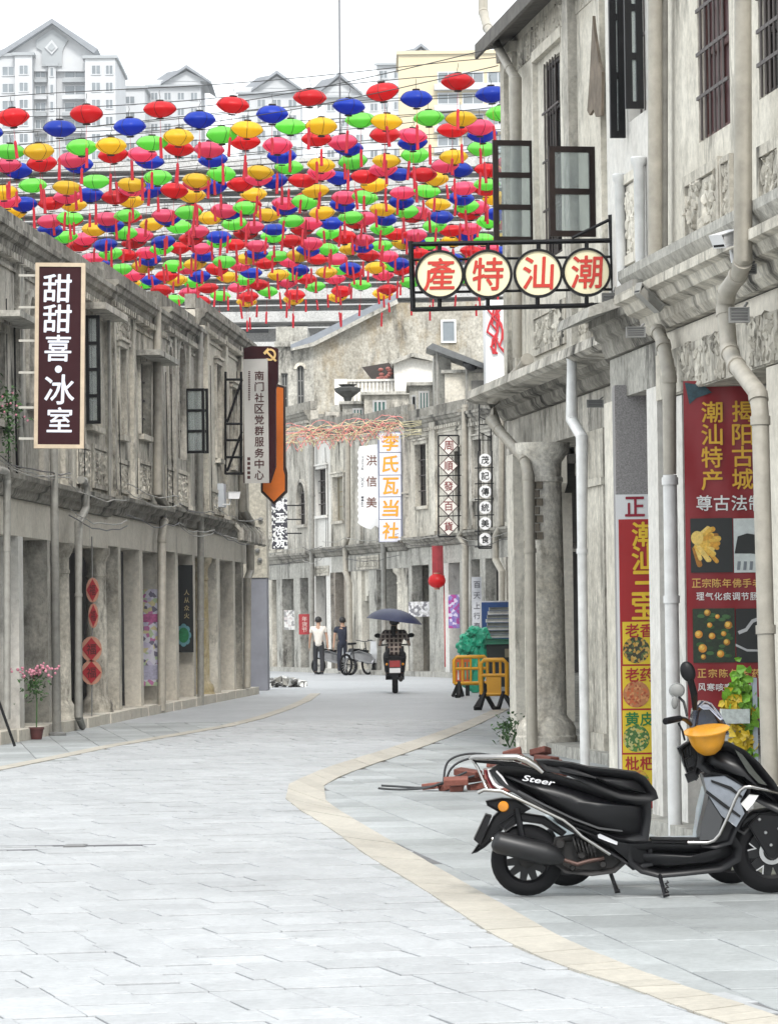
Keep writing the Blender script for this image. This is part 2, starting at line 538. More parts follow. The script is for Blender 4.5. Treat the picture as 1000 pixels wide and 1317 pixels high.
# ------------------------------------------------------------------ lettering
_CH = {}
def glyph(ch, bold=0.0):
    """flat glyph mesh data (verts, faces) scaled to a unit box centred on 0, in xz"""
    k = (ch, round(bold, 3))
    if k in _CH: return _CH[k]
    cu = bpy.data.curves.new('g', 'FONT')
    cu.body = ch; cu.size = 1.0; cu.extrude = 0.0; cu.offset = bold; cu.resolution_u = 3
    o = bpy.data.objects.new('g', cu); COL.objects.link(o)
    dg = bpy.context.evaluated_depsgraph_get()
    me = bpy.data.meshes.new_from_object(o.evaluated_get(dg))
    vs = [(v.co.x, v.co.y) for v in me.vertices]; fs = [tuple(p.vertices) for p in me.polygons]
    bpy.data.objects.remove(o); bpy.data.curves.remove(cu); bpy.data.meshes.remove(me)
    x0 = min(a for a, b in vs); x1 = max(a for a, b in vs); y0 = min(b for a, b in vs); y1 = max(b for a, b in vs)
    vs = [((a - (x0 + x1) / 2) / max(1e-6, x1 - x0), (b - (y0 + y1) / 2) / max(1e-6, y1 - y0)) for a, b in vs]
    _CH[k] = (vs, fs)
    return _CH[k]

def put_char(mb, ch, x, z, y, wd, ht, bold=0.02, shear=0.0, th=0.003):
    """letter facing -y, brush weight built from stacked shifted layers"""
    vs, fs = glyph(ch)
    k = bold * .8
    lay = [(0, 0)] + ([(k, 0), (-k, 0), (0, k), (0, -k), (k * .7, k * .7), (-k * .7, -k * .7)] if bold > .004 else [])
    for i, (dx, dz) in enumerate(lay):
        mb.add([(x + (a + dx + shear * b) * wd, y - th - .0003 * i, z + (b + dz) * ht) for a, b in vs], fs)
    return mb

def letters(thing, s, spots, mat, y, wd, ht, bold=0.02, shear=0.0, parent=None, name='character'):
    for ch, (x, z) in zip(s, spots):
        mb = put_char(MB(), ch, x, z, y, wd, ht, bold, shear)
        thing.part(name, mb, mat, parent)

# ------------------------------------------------------------------ ground, road, pavements
GROUND = plain('ground_soil', (.3, .3, .29), .9, var=.2, scale=.4)
mb = MB(); mb.quad((-2500, -300, -.06), (2500, -300, -.06), (2500, 4000, -.06), (-2500, 4000, -.06))
solo('ground', None, None, mb, GROUND, kind='structure')

SETT = paving('granite_sett', (.445, .455, .46), (.385, .395, .40), .07)
SLABM = paving('side_slab', (.42, .44, .44), (.30, .315, .31), .16)
BANDM = paving('beige_band_stone', (.50, .465, .395), (.43, .395, .33), .07)
JOINT = plain('paving_joint', (.17, .17, .172), .9, var=.3, scale=3)
FARP = paving('far_paving', (.435, .447, .455), (.375, .387, .395), .0)

EDGE_L = [(932, 1317), (880, 1300), (800, 1268), (720, 1244), (640, 1208), (600, 1182), (540, 1142), (500, 1118), (466, 1098), (448, 1083), (412, 1058), (376, 1037), (362, 1022), (367, 1011), (383, 1003), (423, 986), (477, 970), (530, 953), (590, 933), (640, 910)]
EDGE_R = [(1000, 1308), (960, 1294), (900, 1276), (840, 1256), (780, 1232), (720, 1206), (660, 1172), (600, 1138), (565, 1118), (531, 1098), (502, 1082), (462, 1058), (423, 1035), (412, 1022), (415, 1011), (428, 1003), (460, 990), (505, 975), (555, 957), (610, 935), (655, 912)]
def resample(pts, n):
    P = [Vector((a, b)) for a, b in pts]
    for _ in range(2):
        Q = [P[0]]
        for a, b in zip(P, P[1:]): Q += [a.lerp(b, .25), a.lerp(b, .75)]
        P = Q + [P[-1]]
    acc = [0]
    for a, b in zip(P, P[1:]): acc.append(acc[-1] + (b - a).length)
    out = []
    for i in range(n):
        t = acc[-1] * i / (n - 1)
        for k in range(len(P) - 1):
            if acc[k + 1] >= t - 1e-6:
                out.append(P[k].lerp(P[k + 1], (t - acc[k]) / max(1e-6, acc[k + 1] - acc[k]))); break
    return out
inner = [ground(q.x, q.y) for q in resample(EDGE_L, 44)]
outer = [ground(q.x, q.y) for q in resample(EDGE_R, 44)]
# beyond the frame the band runs on towards the camera
inner = [Vector((2.55, 8.0, 0))] + inner; outer = [Vector((2.85, 8.0, 0))] + outer
LBAND = [(-60, 1012), (0, 991), (80, 975), (150, 960), (220, 948), (300, 934), (340, 924), (375, 912), (400, 901), (412, 892)]
lin = [ground(a, b) for a, b in LBAND]
lout = [Vector((p.x - .22, p.y - .1, 0)) for p in lin]
lin = [Vector((-4.4, 20, 0))] + lin; lout = [Vector((-4.64, 20, 0))] + lout

def xat(line, y, side):
    """x of a boundary polyline at depth y (street side extreme)"""
    best = None
    for a, b in zip(line, line[1:]):
        lo, hi = min(a.y, b.y), max(a.y, b.y)
        if lo <= y <= hi and hi > lo:
            x = a.x + (b.x - a.x) * (y - a.y) / (b.y - a.y)
            best = x if best is None else (min(best, x) if side < 0 else max(best, x))
    return best

road = tag(bpy.data.objects.new('road', None), kind='structure'); link(road)
mb = MB(); mb.quad((-9, 6, -.009), (8, 6, -.009), (8, 60, -.009), (-9, 60, -.009))
part('joint_bed', mb, JOINT, road)
mb = MB(); mb.box(-14, 9, 60, 160, -.05, -.002)
part('far_paving', mb, FARP, road)

def sett_mesh(w, d, h=.03, ch=.004):
    m = MB()
    a, b = w / 2, d / 2
    vs = [(-a, -b, -h), (a, -b, -h), (a, b, -h), (-a, b, -h), (-a, -b, -ch), (a, -b, -ch), (a, b, -ch), (-a, b, -ch),
          (-a + ch, -b + ch, 0), (a - ch, -b + ch, 0), (a - ch, b - ch, 0), (-a + ch, b - ch, 0)]
    fs = [(0, 1, 5, 4), (1, 2, 6, 5), (2, 3, 7, 6), (3, 0, 4, 7), (4, 5, 9, 8), (5, 6, 10, 9), (6, 7, 11, 10), (7, 4, 8, 11), (8, 9, 10, 11)]
    return vs, fs

TW, TD = 0.315, 0.41
tv, tf = sett_mesh(TW - .005, TD - .026, .03, .003)
tile_me = MB().add(tv, tf).mesh('paving_stone', SETT)
rest = MB()
cnt = 0
rows = []
PA = rad(14)
RJ = random.Random(8)
for j in range(0, 150):
    sh = RJ.uniform(-.07, .07)
    for i in range(-50, 60):
        x = -2 + (i * TW + sh) * cos(PA) - j * TD * sin(PA); y = 11 + (i * TW + sh) * sin(PA) + j * TD * cos(PA)
        if not 13.2 < y < 60: continue
        xr = xat(inner, y, -1); xl = xat(lout, y, 1)
        xr = 3 if xr is None else xr + .2
        xl = -5 if xl is None else xl + .1
        if xl < x < xr: rows.append((x, y))
rows.sort(key=lambda q: q[1])
rt = Matrix.Rotation(PA, 3, 'Z')
tvr = [tuple(rt @ Vector(v)) for v in tv]
for x, y in rows:
    vis = abs(x / y) < .108
    z = random.uniform(-.005, .002)
    tl = (random.uniform(-.007, .007), random.uniform(-.004, .004))
    if vis and cnt < 300:
        o = bpy.data.objects.new('paving_stone', tile_me); link(o, road)
        o.location = (x, y, z); o.rotation_euler = (tl[0], tl[1], PA + random.uniform(-.004, .004))
        cnt += 1
    else:
        rest.add([(a + x, b + y, c + z) for a, b, c in tvr], tf)
part('paving_stones_further_off', rest, SETT, road, kind='stuff')

# beige kerb bands, stone by stone
def band(a, b, name, step):
    pts = []
    acc = 0
    for i in range(len(a) - 1):
        n = max(1, int((a[i + 1] - a[i]).length / step))
        for k in range(n):
            t0, t1 = k / n, (k + 1) / n
            q = [a[i].lerp(a[i + 1], t0), a[i].lerp(a[i + 1], t1), b[i].lerp(b[i + 1], t1), b[i].lerp(b[i + 1], t0)]
            c = sum(q, Vector()) / 4
            q = [c + (p - c) * (1 - .006 / max(.05, (p - c).length)) for p in q]
            z = .006 + random.uniform(-.0015, .0015)
            m = MB()
            o_ = [(p.x - c.x, p.y - c.y) for p in q]
            ar = sum(o_[i2][0] * o_[(i2 + 1) % 4][1] - o_[(i2 + 1) % 4][0] * o_[i2][1] for i2 in range(4))
            if ar < 0: o_ = o_[::-1]
            m.prismz(o_, -.03, 0)
            ob = part(name, m, BANDM, road); ob.location = (c.x, c.y, z)
band(inner, outer, 'band_stone', .8)
band(lin, lout, 'band_stone', 1.1)

# side pavements: bigger slabs
sidewalk = tag(bpy.data.objects.new('pavement', None), kind='structure'); link(sidewalk)
SW, SD = .46, .8
sv, sf = sett_mesh(SW - .008, SD - .008)
slab_me = MB().add(sv, sf).mesh('paving_slab', SLABM)
srest = MB(); cnt = 0
rot = Matrix.Rotation(rad(7), 3, 'Z')
cand = []
for i in range(-30, 40):
    for j in range(0, 70):
        p = rot @ Vector((i * SW, j * SD + (SD / 2 if i % 2 else 0), 0)) + Vector((2, 12, 0))
        if p.y > 60 or p.x < -9 or p.x > 5.5: continue
        xr = xat(outer, p.y, -1); xl = xat(lin, p.y, 1)
        if p.x > 0 or (xr is not None and p.x > xr - .2):
            if xr is None or p.x < xr - .15: continue
            if xr is not None and any(abs(p.y - q.y) < .01 for q in []): continue
        else:
            if xl is None or p.x > xl + .1: continue
        cand.append(p)
cand.sort(key=lambda p: p.y)
for p in cand:
    z = random.uniform(-.005, -.001)
    if abs(p.x / p.y) < .11 and p.x > 0 and cnt < 160:
        o = bpy.data.objects.new('paving_slab', slab_me); link(o, sidewalk)
        o.location = (p.x, p.y, z); o.rotation_euler = (random.uniform(-.004, .004), random.uniform(-.004, .004), rad(7))
        cnt += 1
    else:
        srest.add([tuple(rot @ Vector((a, b, c)) + p + Vector((0, 0, z))) for a, b, c in sv], sf)
part('paving_slabs_further_off', srest, SLABM, sidewalk, kind='stuff')

MOSS = plain('mossy_cobble', (.17, .175, .14), .85, var=.5, scale=7)
cob = MB(); RC_ = random.Random(4)
for i in range(900):
    y = RC_.uniform(19.3, 23.4); xw = 1.92 + .115 * (27 - y) - .2
    x = xw - abs(RC_.gauss(0, .1)) - .02
    if x < 1.35 + (y - 19.3) * .05: continue
    a = RC_.uniform(.025, .055); cob.ball((x, y, -.008), (a, a * RC_.uniform(.7, 1.2), .022), 7, 5)
part('mossy_cobbles', cob, MOSS, sidewalk, smooth=60, kind='stuff')

# drain grating set into the road
g = ground(97, 1088)
dg_ = T('drain_cover', 'small grey drain cover set in the pale road stones', 'drain cover', frame(g.x, g.y, 0, .004))
m = MB(); m.box(-.075, .075, -.11, .11, -.02, .0); dg_.part('frame', m, plain('cast_iron', (.16, .16, .16), .6, .2))
for i in range(5):
    m = MB(); m.box(-.06, .06, -.09 + i * .04, -.07 + i * .04, .0, .004); dg_.part('bar', m, plain('iron_bar', (.28, .28, .28), .6, .2))
for (a, b, c, d_) in ((0, 82, 1085, 1088), (0, 82, 1091, 1093), (113, 200, 1085, 1087)):
    p0 = ground(a, c); p1 = ground(b, d_)
    m = MB(); m.box(p0.x, p1.x, min(p0.y, p1.y) , min(p0.y, p1.y) + .05, -.01, .0025)
    part('drain_slot', m, plain('slot_dark', (.14, .14, .15), .8), road)

# ------------------------------------------------------------------ building kit
def wall_holes(mb, x0, x1, z0, z1, holes, y=0.0, t=0.25):
    """wall skin in plane y with rectangular openings and their reveals"""
    hs = [(max(x0, a), min(x1, b), max(z0, c), min(z1, d)) for a, b, c, d in holes if b > x0 and a < x1 and d > z0 and c < z1]
    xs = sorted(set([x0, x1] + [v for h in hs for v in h[:2]])); zs = sorted(set([z0, z1] + [v for h in hs for v in h[2:]]))
    for i in range(len(xs) - 1):
        for j in range(len(zs) - 1):
            cx, cz = (xs[i] + xs[i + 1]) / 2, (zs[j] + zs[j + 1]) / 2
            if any(a < cx < b and c < cz < d for a, b, c, d in hs): continue
            mb.quad((xs[i], y, zs[j]), (xs[i + 1], y, zs[j]), (xs[i + 1], y, zs[j + 1]), (xs[i], y, zs[j + 1]))
            mb.quad((xs[i], y + t, zs[j]), (xs[i], y + t, zs[j + 1]), (xs[i + 1], y + t, zs[j + 1]), (xs[i + 1], y + t, zs[j]))
    for a, b, c, d in hs:
        mb.quad((a, y, c), (a, y + t, c), (a, y + t, d), (a, y, d))
        mb.quad((b, y, c), (b, y, d), (b, y + t, d), (b, y + t, c))
        mb.quad((a, y, c), (b, y, c), (b, y + t, c), (a, y + t, c))
        mb.quad((a, y, d), (a, y + t, d), (b, y + t, d), (b, y, d))
    mb.quad((x0, y, z0), (x0, y, z1), (x0, y + t, z1), (x0, y + t, z0))
    mb.quad((x1, y, z0), (x1, y + t, z0), (x1, y + t, z1), (x1, y, z1))
    mb.quad((x0, y, z1), (x1, y, z1), (x1, y + t, z1), (x0, y + t, z1))
    mb.quad((x0, y, z0), (x0, y + t, z0), (x1, y + t, z0), (x1, y, z0))
    return mb

def window(th, x0, x1, z0, z1, y=.12, mat=None, arch=False, nb=3, nz=3, wallmat=None, sill=True, grille=True, parent=None, pane=None):
    mat = mat or BROWNW
    f = MB(); fw = .05
    f.box(x0, x0 + fw, y, y + .06, z0, z1); f.box(x1 - fw, x1, y, y + .06, z0, z1)
    f.box(x0 + fw, x1 - fw, y, y + .06, z1 - fw, z1); f.box(x0 + fw, x1 - fw, y, y + .06, z0, z0 + fw)
    xm = (x0 + x1) / 2
    f.box(xm - .025, xm + .025, y + .002, y + .058, z0 + fw, z1 - fw)
    for k in range(1, nz):
        zz = z0 + (z1 - z0) * k / nz
        f.box(x0 + fw, x1 - fw, y + .005, y + .055, zz - .018, zz + .018)
    w_ = th.part('window', f, mat, parent)
    m = MB(); m.box(x0 + fw, x1 - fw, y + .025, y + .035, z0 + fw, z1 - fw)
    th.part('pane', m, pane or GLASSD, w_)
    if grille:
        m = MB()
        for k in range(1, nb + 1):
            xx = x0 + (x1 - x0) * k / (nb + 1)
            m.cyl((xx, y - .06, z0), (xx, y - .06, z1), .009, n=5)
        for k in range(1, 4):
            zz = z0 + (z1 - z0) * k / 4
            m.box(x0, x1, y - .066, y - .054, zz - .012, zz + .012)
        th.part('grille', m, plain('grille_iron', (.09, .075, .07), .6, .2), w_)
    if arch:
        r_ = (x1 - x0) / 2
        m = MB()
        for sg in (-1, 1):
            pts = [(xm + sg * r_, z1), (xm + sg * r_, z1 - r_)]
            pts += [(xm + sg * r_ * cos(a), z1 - r_ + r_ * sin(a)) for a in [pi / 2 * i / 6 for i in range(1, 7)]]
            m.prism(pts, .0015, .2)
        th.part('arch_spandrel', m, wallmat or STONE, parent)
        m = MB(); m.arcband(xm, z1 - r_, r_, r_ + .1, 0, pi, -.05, .02, 14)
        th.part('arch_moulding', m, wallmat or STONE, parent)
    if sill:
        m = MB(); m.box(x0 - .08, x1 + .08, -.1, .1, z0 - .09, z0 - .002)
        th.part('sill', m, wallmat or STONE, w_)
    return w_

def casement(th, x, z0, z1, wd, ang=90, mat=None, n=3, parent=None):
    """open window leaf hinged at x, standing out from the facade (towards -y)"""
    mat = mat or BROWNW
    f = MB(); b = .062 if mat is BROWNW else .05
    f.box(0, b, -.02, .02, z0, z1); f.box(wd - b, wd, -.02, .02, z0, z1)
    for k in range(n + 1):
        zz = z0 + (z1 - z0 - b) * k / n
        f.box(b, wd - b, -.018, .018, zz, zz + b)
    M = Matrix.Translation((x, -.02, 0)) @ Matrix.Rotation(rad(-ang), 4, 'Z')
    o = th.part('casement', f, mat, parent, M=M)
    m = MB(); m.box(b, wd - b, -.004, .004, z0 + b, z1 - b)
    th.part('pane', m, GLASS, o)
    return o

def cornice(th, x0, x1, z, out=.22, h=.3, mat=None, name='cornice'):
    m = MB()
    pr = [(.02, z), (-out, z), (-out, z - h * .22), (-out * .82, z - h * .28), (-out * .7, z - h * .5), (-out * .42, z - h * .6), (-out * .36, z - h * .82), (-out * .2, z - h), (.02, z - h)]
    n = max(2, int((x1 - x0) / 1.2))
    m.sweep(pr, x0, x1)
    return th.part(name, m, mat or STONE)

def round_col(th, x, y, r, z1, mat=None, cap=True, name='column', base=True):
    pr = []
    if base: pr += [(r * 1.5, 0), (r * 1.5, .18), (r * 1.42, .2), (r * 1.45, .26), (r * 1.3, .34), (r * 1.12, .38)]
    pr += [(r, .42 if base else 0), (r * .97, z1 * .5), (r * .9, z1 - .45)]
    if cap: pr += [(r * .98, z1 - .44), (r * .98, z1 - .4), (r * .9, z1 - .38), (r * .92, z1 - .22), (r * 1.1, z1 - .16), (r * 1.3, z1 - .1), (r * 1.34, z1)]
    else: pr += [(r * .9, z1)]
    m = MB(); m.lathe(pr, 20, (x, y, 0))
    return th.part(name, m, mat or STONE, smooth=40)

def relief(th, x0, x1, z0, z1, y=-.004, seed=1, mat=None, frame_=True, parent=None, d=.04):
    """carved stucco panel: raised border and scrolling leaf work"""
    R = random.Random(seed)
    m = MB()
    if frame_:
        b = min(.07, (x1 - x0) * .12)
        m.box(x0, x1, y - .03, y, z0, z0 + b); m.box(x0, x1, y - .03, y, z1 - b, z1)
        m.box(x0, x0 + b, y - .03, y, z0 + b, z1 - b); m.box(x1 - b, x1, y - .03, y, z0 + b, z1 - b)
        x0 += b * 1.3; x1 -= b * 1.3; z0 += b * 1.3; z1 -= b * 1.3
    m.box(x0 - .01, x1 + .01, y - .008, y + .002, z0 - .01, z1 + .01)
    n = int(min(90, 26 + (x1 - x0) * (z1 - z0) * 60))
    for i in range(n):
        cx, cz = R.uniform(x0, x1), R.uniform(z0, z1)
        L_ = R.uniform(.04, .13); a = R.uniform(0, 2 * pi); k = R.uniform(-12, 12)
        pts = []; rr = []
        for t in range(5):
            pts.append((min(x1, max(x0, cx)), y - .005, min(z1, max(z0, cz))))
            rr.append(d * (.35 + .5 * sin(pi * (t + .4) / 5)) * .6)
            cx += cos(a) * L_ / 4; cz += sin(a) * L_ / 4; a += k * L_ / 4
        m.tube(pts, rr, 5)
    return th.part('relief_panel', m, mat or STONE, parent, smooth=50)

def drainpipe(th, pts, r=.05, mat=None, name="drainpipe", joints=True):
    m = MB(); m.tube(pts, r, 12)
    if joints:
        for a, b in zip(pts, pts[1:]):
            a, b = Vector(a), Vector(b)
            n = max(1, int((b - a).length / 1.6))
            for k in range(n):
                q = a.lerp(b, (k + .02) / n); q2 = q + (b - a).normalized() * .05
                m.tube([q, q2], r * 1.18, 12)
    return th.part(name, m, mat or PIPE, smooth=45)

def tiled_roof(th, x0, x1, y0, z0, y1, z1, mat=None):
    """pitched roof with rows of barrel tiles"""
    mat = mat or plain('roof_tile', (.17, .165, .16), .8, var=.35, scale=3)
    m = MB()
    m.add([(x0, y0, z0), (x1, y0, z0), (x1, y1, z1), (x0, y1, z1), (x0, y0, z0 - .1), (x1, y0, z0 - .1), (x1, y1, z1 - .1), (x0, y1, z1 - .1)],
          [(0, 1, 2, 3), (4, 7, 6, 5), (0, 4, 5, 1), (1, 5, 6, 2), (2, 6, 7, 3), (3, 7, 4, 0)])
    n = int((x1 - x0) / .28)
    for i in range(n):
        xx = x0 + (i + .5) * (x1 - x0) / n
        m.tube([(xx, y0, z0 + .02), (xx, y1, z1 + .02)], .06, 6)
    return th.part('roof', m, mat)

def shell(th, x0, x1, dep, z1, mat, zroof=None):
    """party walls, back wall and roof behind the facade"""
    m = MB()
    m.box(x0, x0 + .2, .3, dep, 0, z1); m.box(x1 - .2, x1, .3, dep, 0, z1)
    m.box(x0 + .2, x1 - .2, dep - .2, dep, 0, z1)
    th.part('party_wall', m, mat)

class House(T):
    """arcaded shop-house. frame x runs to the right in the picture, y into the house"""
    def __init__(s, name, label, M, L, zc, zt, mat, dep=9.0, beam=.5, group=None):
        super().__init__(name, label, 'shophouse', M, group)
        s.L = L; s.zc = zc; s.zt = zt; s.mat = mat; s.dep = dep; s.holes = []
        s.zb = zc - .28 - beam; s.pm = SMOOTH
    def finish(s, beammat=None, dent=True, parapet=True, cor=None, shop=None, topcor=True, out=.24, ridge=1.2):
        L, zc, zt, mat = s.L, s.zc, s.zt, s.mat
        m = wall_holes(MB(), 0, L, zc - .03, zt, s.holes, 0, .26)
        s.part('upper_wall', m, mat)
        m = MB(); m.box(0, L, .0, .4, s.zb, zc - .29); s.part('lintel_beam', m, beammat or s.pm)
        cornice(s, 0, L, zc, out, .28, cor or GRIME)
        if topcor:
            cornice(s, 0, L, zt + .02, out * .9, .32, cor or GRIME, 'parapet_cornice')
            m = MB(); m.box(0.01, L - .01, .02, .22, zt + .021, zt + .3); s.part('parapet', m, GRIME)
        m = MB(); n = int(L / .24)
        for i in range(n):
            x = (i + .3) * L / n
            if topcor: m.box(x, x + .11, -out * .62, -.005, zt - .39, zt - .305)
        if topcor and dent: s.part('dentil_row', m, cor or mat, kind='stuff')
        m = MB()
        for z in (zt - .5,):
            m.box(0, L, -.03, .0, z, z + .05)
        if topcor: s.part('string_course', m, mat)
        # arcade ceiling, shop wall, party walls, roof
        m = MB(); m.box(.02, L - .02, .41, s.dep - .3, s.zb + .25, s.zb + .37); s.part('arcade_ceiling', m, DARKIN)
        m = MB(); m.box(.02, L - .02, 2.6, 2.75, 0, s.zb + .24); s.part('shop_wall', m, shop or plain('shaded_shop_wall', (.05, .042, .036), .7, var=.5, scale=2))  # default near-black brown paints the arcade's deep shade into the wall colour
        m = MB(); m.box(0.03, .2, .5, s.dep, s.zb + .1, zt - .05); m.box(L - .2, L - .03, .5, s.dep, s.zb + .1, zt - .05); m.box(.03, L - .03, s.dep - .2, s.dep, 0, zt - .06)
        m.box(0.035, .2, 2.76, s.dep, 0, s.zb + .11); m.box(L - .2, L - .035, 2.76, s.dep, 0, s.zb + .11)
        s.part('party_wall', m, mat)
        m = MB(); m.box(.21, L - .21, .28, s.dep - .21, zt - .3, zt - .1); s.part('roof_slab', m, CONC)
        m = MB(); m.box(0, L, -.02, 2.6, 0, .001); 
        if ridge: tiled_roof(s, .05, L - .05, .5, zt - .05, s.dep * .5, zt - .05 + ridge)
    def win(s, px0, px1, py0, py1, **k):
        (xa, za), (xb, zb) = s.p(px0, py0, .0), s.p(px1, py1, .0)
        pm = (px0 + px1) / 2
        z1 = s.p(pm, py0)[1]; z0 = s.p(pm, py1)[1]
        x0, x1 = min(xa, xb), max(xa, xb)
        s.holes.append((x0, x1, z0, z1))
        sur = k.pop('surround', True)
        m = MB(); b = .11
        m.box(x0 - b, x0 - .004, -.045, .0, z0, z1); m.box(x1 + .004, x1 + b, -.045, .0, z0, z1)
        if not k.get('arch'):
            m.box(x0 - b - .04, x1 + b + .04, -.07, .0, z1 + .002, z1 + .1); m.box(x0 - b - .08, x1 + b + .08, -.11, .0, z1 + .102, z1 + .15)
        if sur: s.part('window_surround', m, s.mat, kind='stuff')
        return window(s, x0, x1, z0, z1, wallmat=s.mat, **k)
    def pier(s, px, w=.38, d=.5, mat=None, z0=0.0, z1=None, at='l'):
        x = s.p(px, 800)[0]
        if at == 'r': x -= w
        m = MB(); m.box(x, x + w, -.004, d, z0, s.zb - .002 if z1 is None else z1)
        return s.part('pier', m, mat or s.pm)
    def pilaster(s, px, z0, z1, w=.3, out=.07, mat=None):
        x = s.p(px, 600)[0]
        m = MB(); m.box(x, x + w, -out, .01, z0, z1)
        m.box(x - .04, x + w + .04, -out - .04, .01, z1 - .14, z1 - .02); m.box(x - .04, x + w + .04, -out - .04, .01, z0 + .02, z0 + .12)
        return s.part('pilaster', m, mat or s.mat)
    def pipe(s, pts, r=.05, y=-.12, mat=None, **k):
        return drainpipe(s, [s.P(a, b, y) for a, b in pts], r, mat, **k)
    def stones(s, h=.15):
        n = max(1, round(s.L / 1.3))
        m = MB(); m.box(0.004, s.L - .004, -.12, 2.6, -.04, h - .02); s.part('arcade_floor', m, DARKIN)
        for i in range(n):
            a, b = s.L * i / n + .02, s.L * (i + 1) / n - .02
            m = MB(); m.box(a, b, -.16 - random.uniform(0, .03), .35, -.04, h + random.uniform(-.012, .012)); s.part('step_stone', m, SMOOTH)
    def plinth(s, h=.16):
        m = MB(); m.box(0.004, s.L - .004, -.16, 2.6, -.04, h)
        s.part('stone_step', m, CONC)

def facade_frames(A, B):
    """A, B: 2-D points of the facade line, left to right in the picture"""
    d = Vector((B[0] - A[0], B[1] - A[1]))
    return frame(A[0], A[1], atan2(d.y, d.x)), d.length

def sub(Mline, px0, px1):
    """piece of a facade line between two picture columns"""
    xa = on_plane(Mline, px0, 803)[0]; xb = on_plane(Mline, px1, 803)[0]
    return Mline @ Matrix.Translation((xa, 0, 0)), xb - xa

def facade_cables(th, n, seed):
    R = random.Random(seed)
    for k in range(n):
        z = th.zc + R.uniform(-.45, .25); pts = []
        for i in range(9):
            pts.append((th.L * i / 8, -.28 - R.uniform(0, .03), z - .12 * sin(pi * i / 8) + R.uniform(-.03, .03)))
        m = MB(); m.tube(pts, .009, 4); th.part('cable', m, BLACKP if k % 2 else PIPEG)
    for k in range(n):
        x = R.uniform(.2, th.L - .2); m = MB()
        m.tube([(x, -.03, th.zt - R.uniform(.5, 1.2)), (x + R.uniform(-.1, .1), -.03, th.zc + 1.2), (x + R.uniform(-.05, .05), -.04, th.zc + .03)], .008, 4); th.part('cable', m, BLACKP)

# ------------------------------------------------------------------ left row
ML, _ = facade_frames((-5.35, 46.0), (-5.35 + .0608 * 40, 86.0))

# A: nearest, cut by the frame
M_, L_ = sub(ML, -42, 65)
A = House('shophouse', 'nearest weathered grey shophouse at the left picture edge, behind the maroon sign', M_, L_, 3.5, 6.75, STONE2)
A.win(-12, 3, 425, 540, nb=4)
A.win(34, 44, 382, 520, arch=True, sill=True)
A.pilaster(21, A.zc, A.zt, .4); A.pilaster(50, A.zc, A.zt, .35)
m = MB(); a, b = A.p(-14, 415)[0], A.p(20, 415)[0]; z = A.p(3, 415)[1]
m.box(a, b, -.4, .02, z, z + .08); A.part('window_hood', m, CONC)
A.pier(24, .4, .55, WHITEW); A.pier(-8, .4, .5)
A.pier(61, .3, .5, STONE2)
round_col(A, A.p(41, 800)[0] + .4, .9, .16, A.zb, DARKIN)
A.pipe([(5, 470), (5, 590)], .04, -.1, PIPEG) if False else None
A.pipe([(-4, 603), (7, 606), (9, 616), (9, 700), (9, 925)], .045, -.3, PIPEG)
A.pipe([(27, 330), (26, 600)], .03, -.06, PIPEG)
A.stones(); facade_cables(A, 3, 0); A.finish()

# B
M_, L_ = sub(ML, 65, 140)
B_ = House('shophouse', 'weathered left shophouse with an open dark casement just right of the maroon sign', M_, L_, 3.5, 6.8, STONE)
B_.win(110, 127, 408, 548, nb=4)
casement(B_, B_.p(109, 480)[0], B_.p(109, 545)[1], B_.p(109, 406)[1], .22, 97, BLACKM, 4)
m = MB(); x0, x1 = B_.p(106, 405)[0], B_.p(136, 405)[0]; z = B_.p(118, 404)[1]; m.box(x0, x1, -.35, .02, z, z + .1); B_.part('window_hood', m, STONE2)
relief(B_, B_.p(98, 600)[0], B_.p(115, 600)[0], 3.62, 4.25, seed=3, mat=STONE, d=.06)
relief(B_, B_.p(118, 600)[0], B_.p(136, 600)[0], 3.62, 4.3, seed=4, mat=STONE, d=.06)
relief(B_, B_.p(106, 370)[0], B_.p(136, 370)[0], 6.3, 6.72, seed=14, mat=STONE, d=.05, frame_=False)
B_.pilaster(136, B_.zc, B_.zt, .3); B_.pilaster(78, B_.zc, B_.zt, .4)
round_col(B_, B_.p(90, 800)[0], .16, .17, B_.zb, STONE)
round_col(B_, B_.p(139, 800)[0] - .1, .17, .17, B_.zb, STONE)
B_.pipe([(104, 617), (108, 618), (110, 625), (110, 655), (101, 672), (101, 760), (101, 922), (106, 935)], .05, -.25, PIPEG)
B_.pipe([(140, 395), (141, 640)], .025, -.1, PIPEG)
B_.stones(); facade_cables(B_, 3, 1); B_.finish(ridge=.9)

# C
M_, L_ = sub(ML, 140, 210)
C_ = House('shophouse', 'left shophouse with a concrete window canopy and carved square panel', M_, L_, 3.55, 6.95, STONE)
C_.win(151, 160, 448, 560, nb=2)
C_.win(178, 191, 466, 560, nb=3)
m = MB(); x0, x1 = C_.p(174, 460)[0], C_.p(200, 460)[0]; z = C_.p(186, 463)[1]; m.box(x0, x1, -.42, .02, z, z + .09); C_.part('canopy', m, CONC)
relief(C_, C_.p(144, 420)[0], C_.p(167, 420)[0], C_.p(155, 441)[1], C_.p(155, 402)[1], seed=5, d=.07)
relief(C_, C_.p(150, 610)[0], C_.p(165, 610)[0], 3.65, 4.2, seed=6)
relief(C_, C_.p(177, 610)[0], C_.p(193, 610)[0], 3.65, 4.3, seed=7, d=.05)
relief(C_, C_.p(175, 395)[0], C_.p(196, 395)[0], C_.p(185, 410)[1], C_.p(185, 392)[1], seed=8, frame_=False)
C_.pilaster(143, C_.zc, C_.zt, .25); C_.pilaster(168, C_.zc, C_.zt, .3); 
C_.pier(152, .35, .27, STONE); C_.pier(180, .4, .27); C_.pier(203, .4, .27)
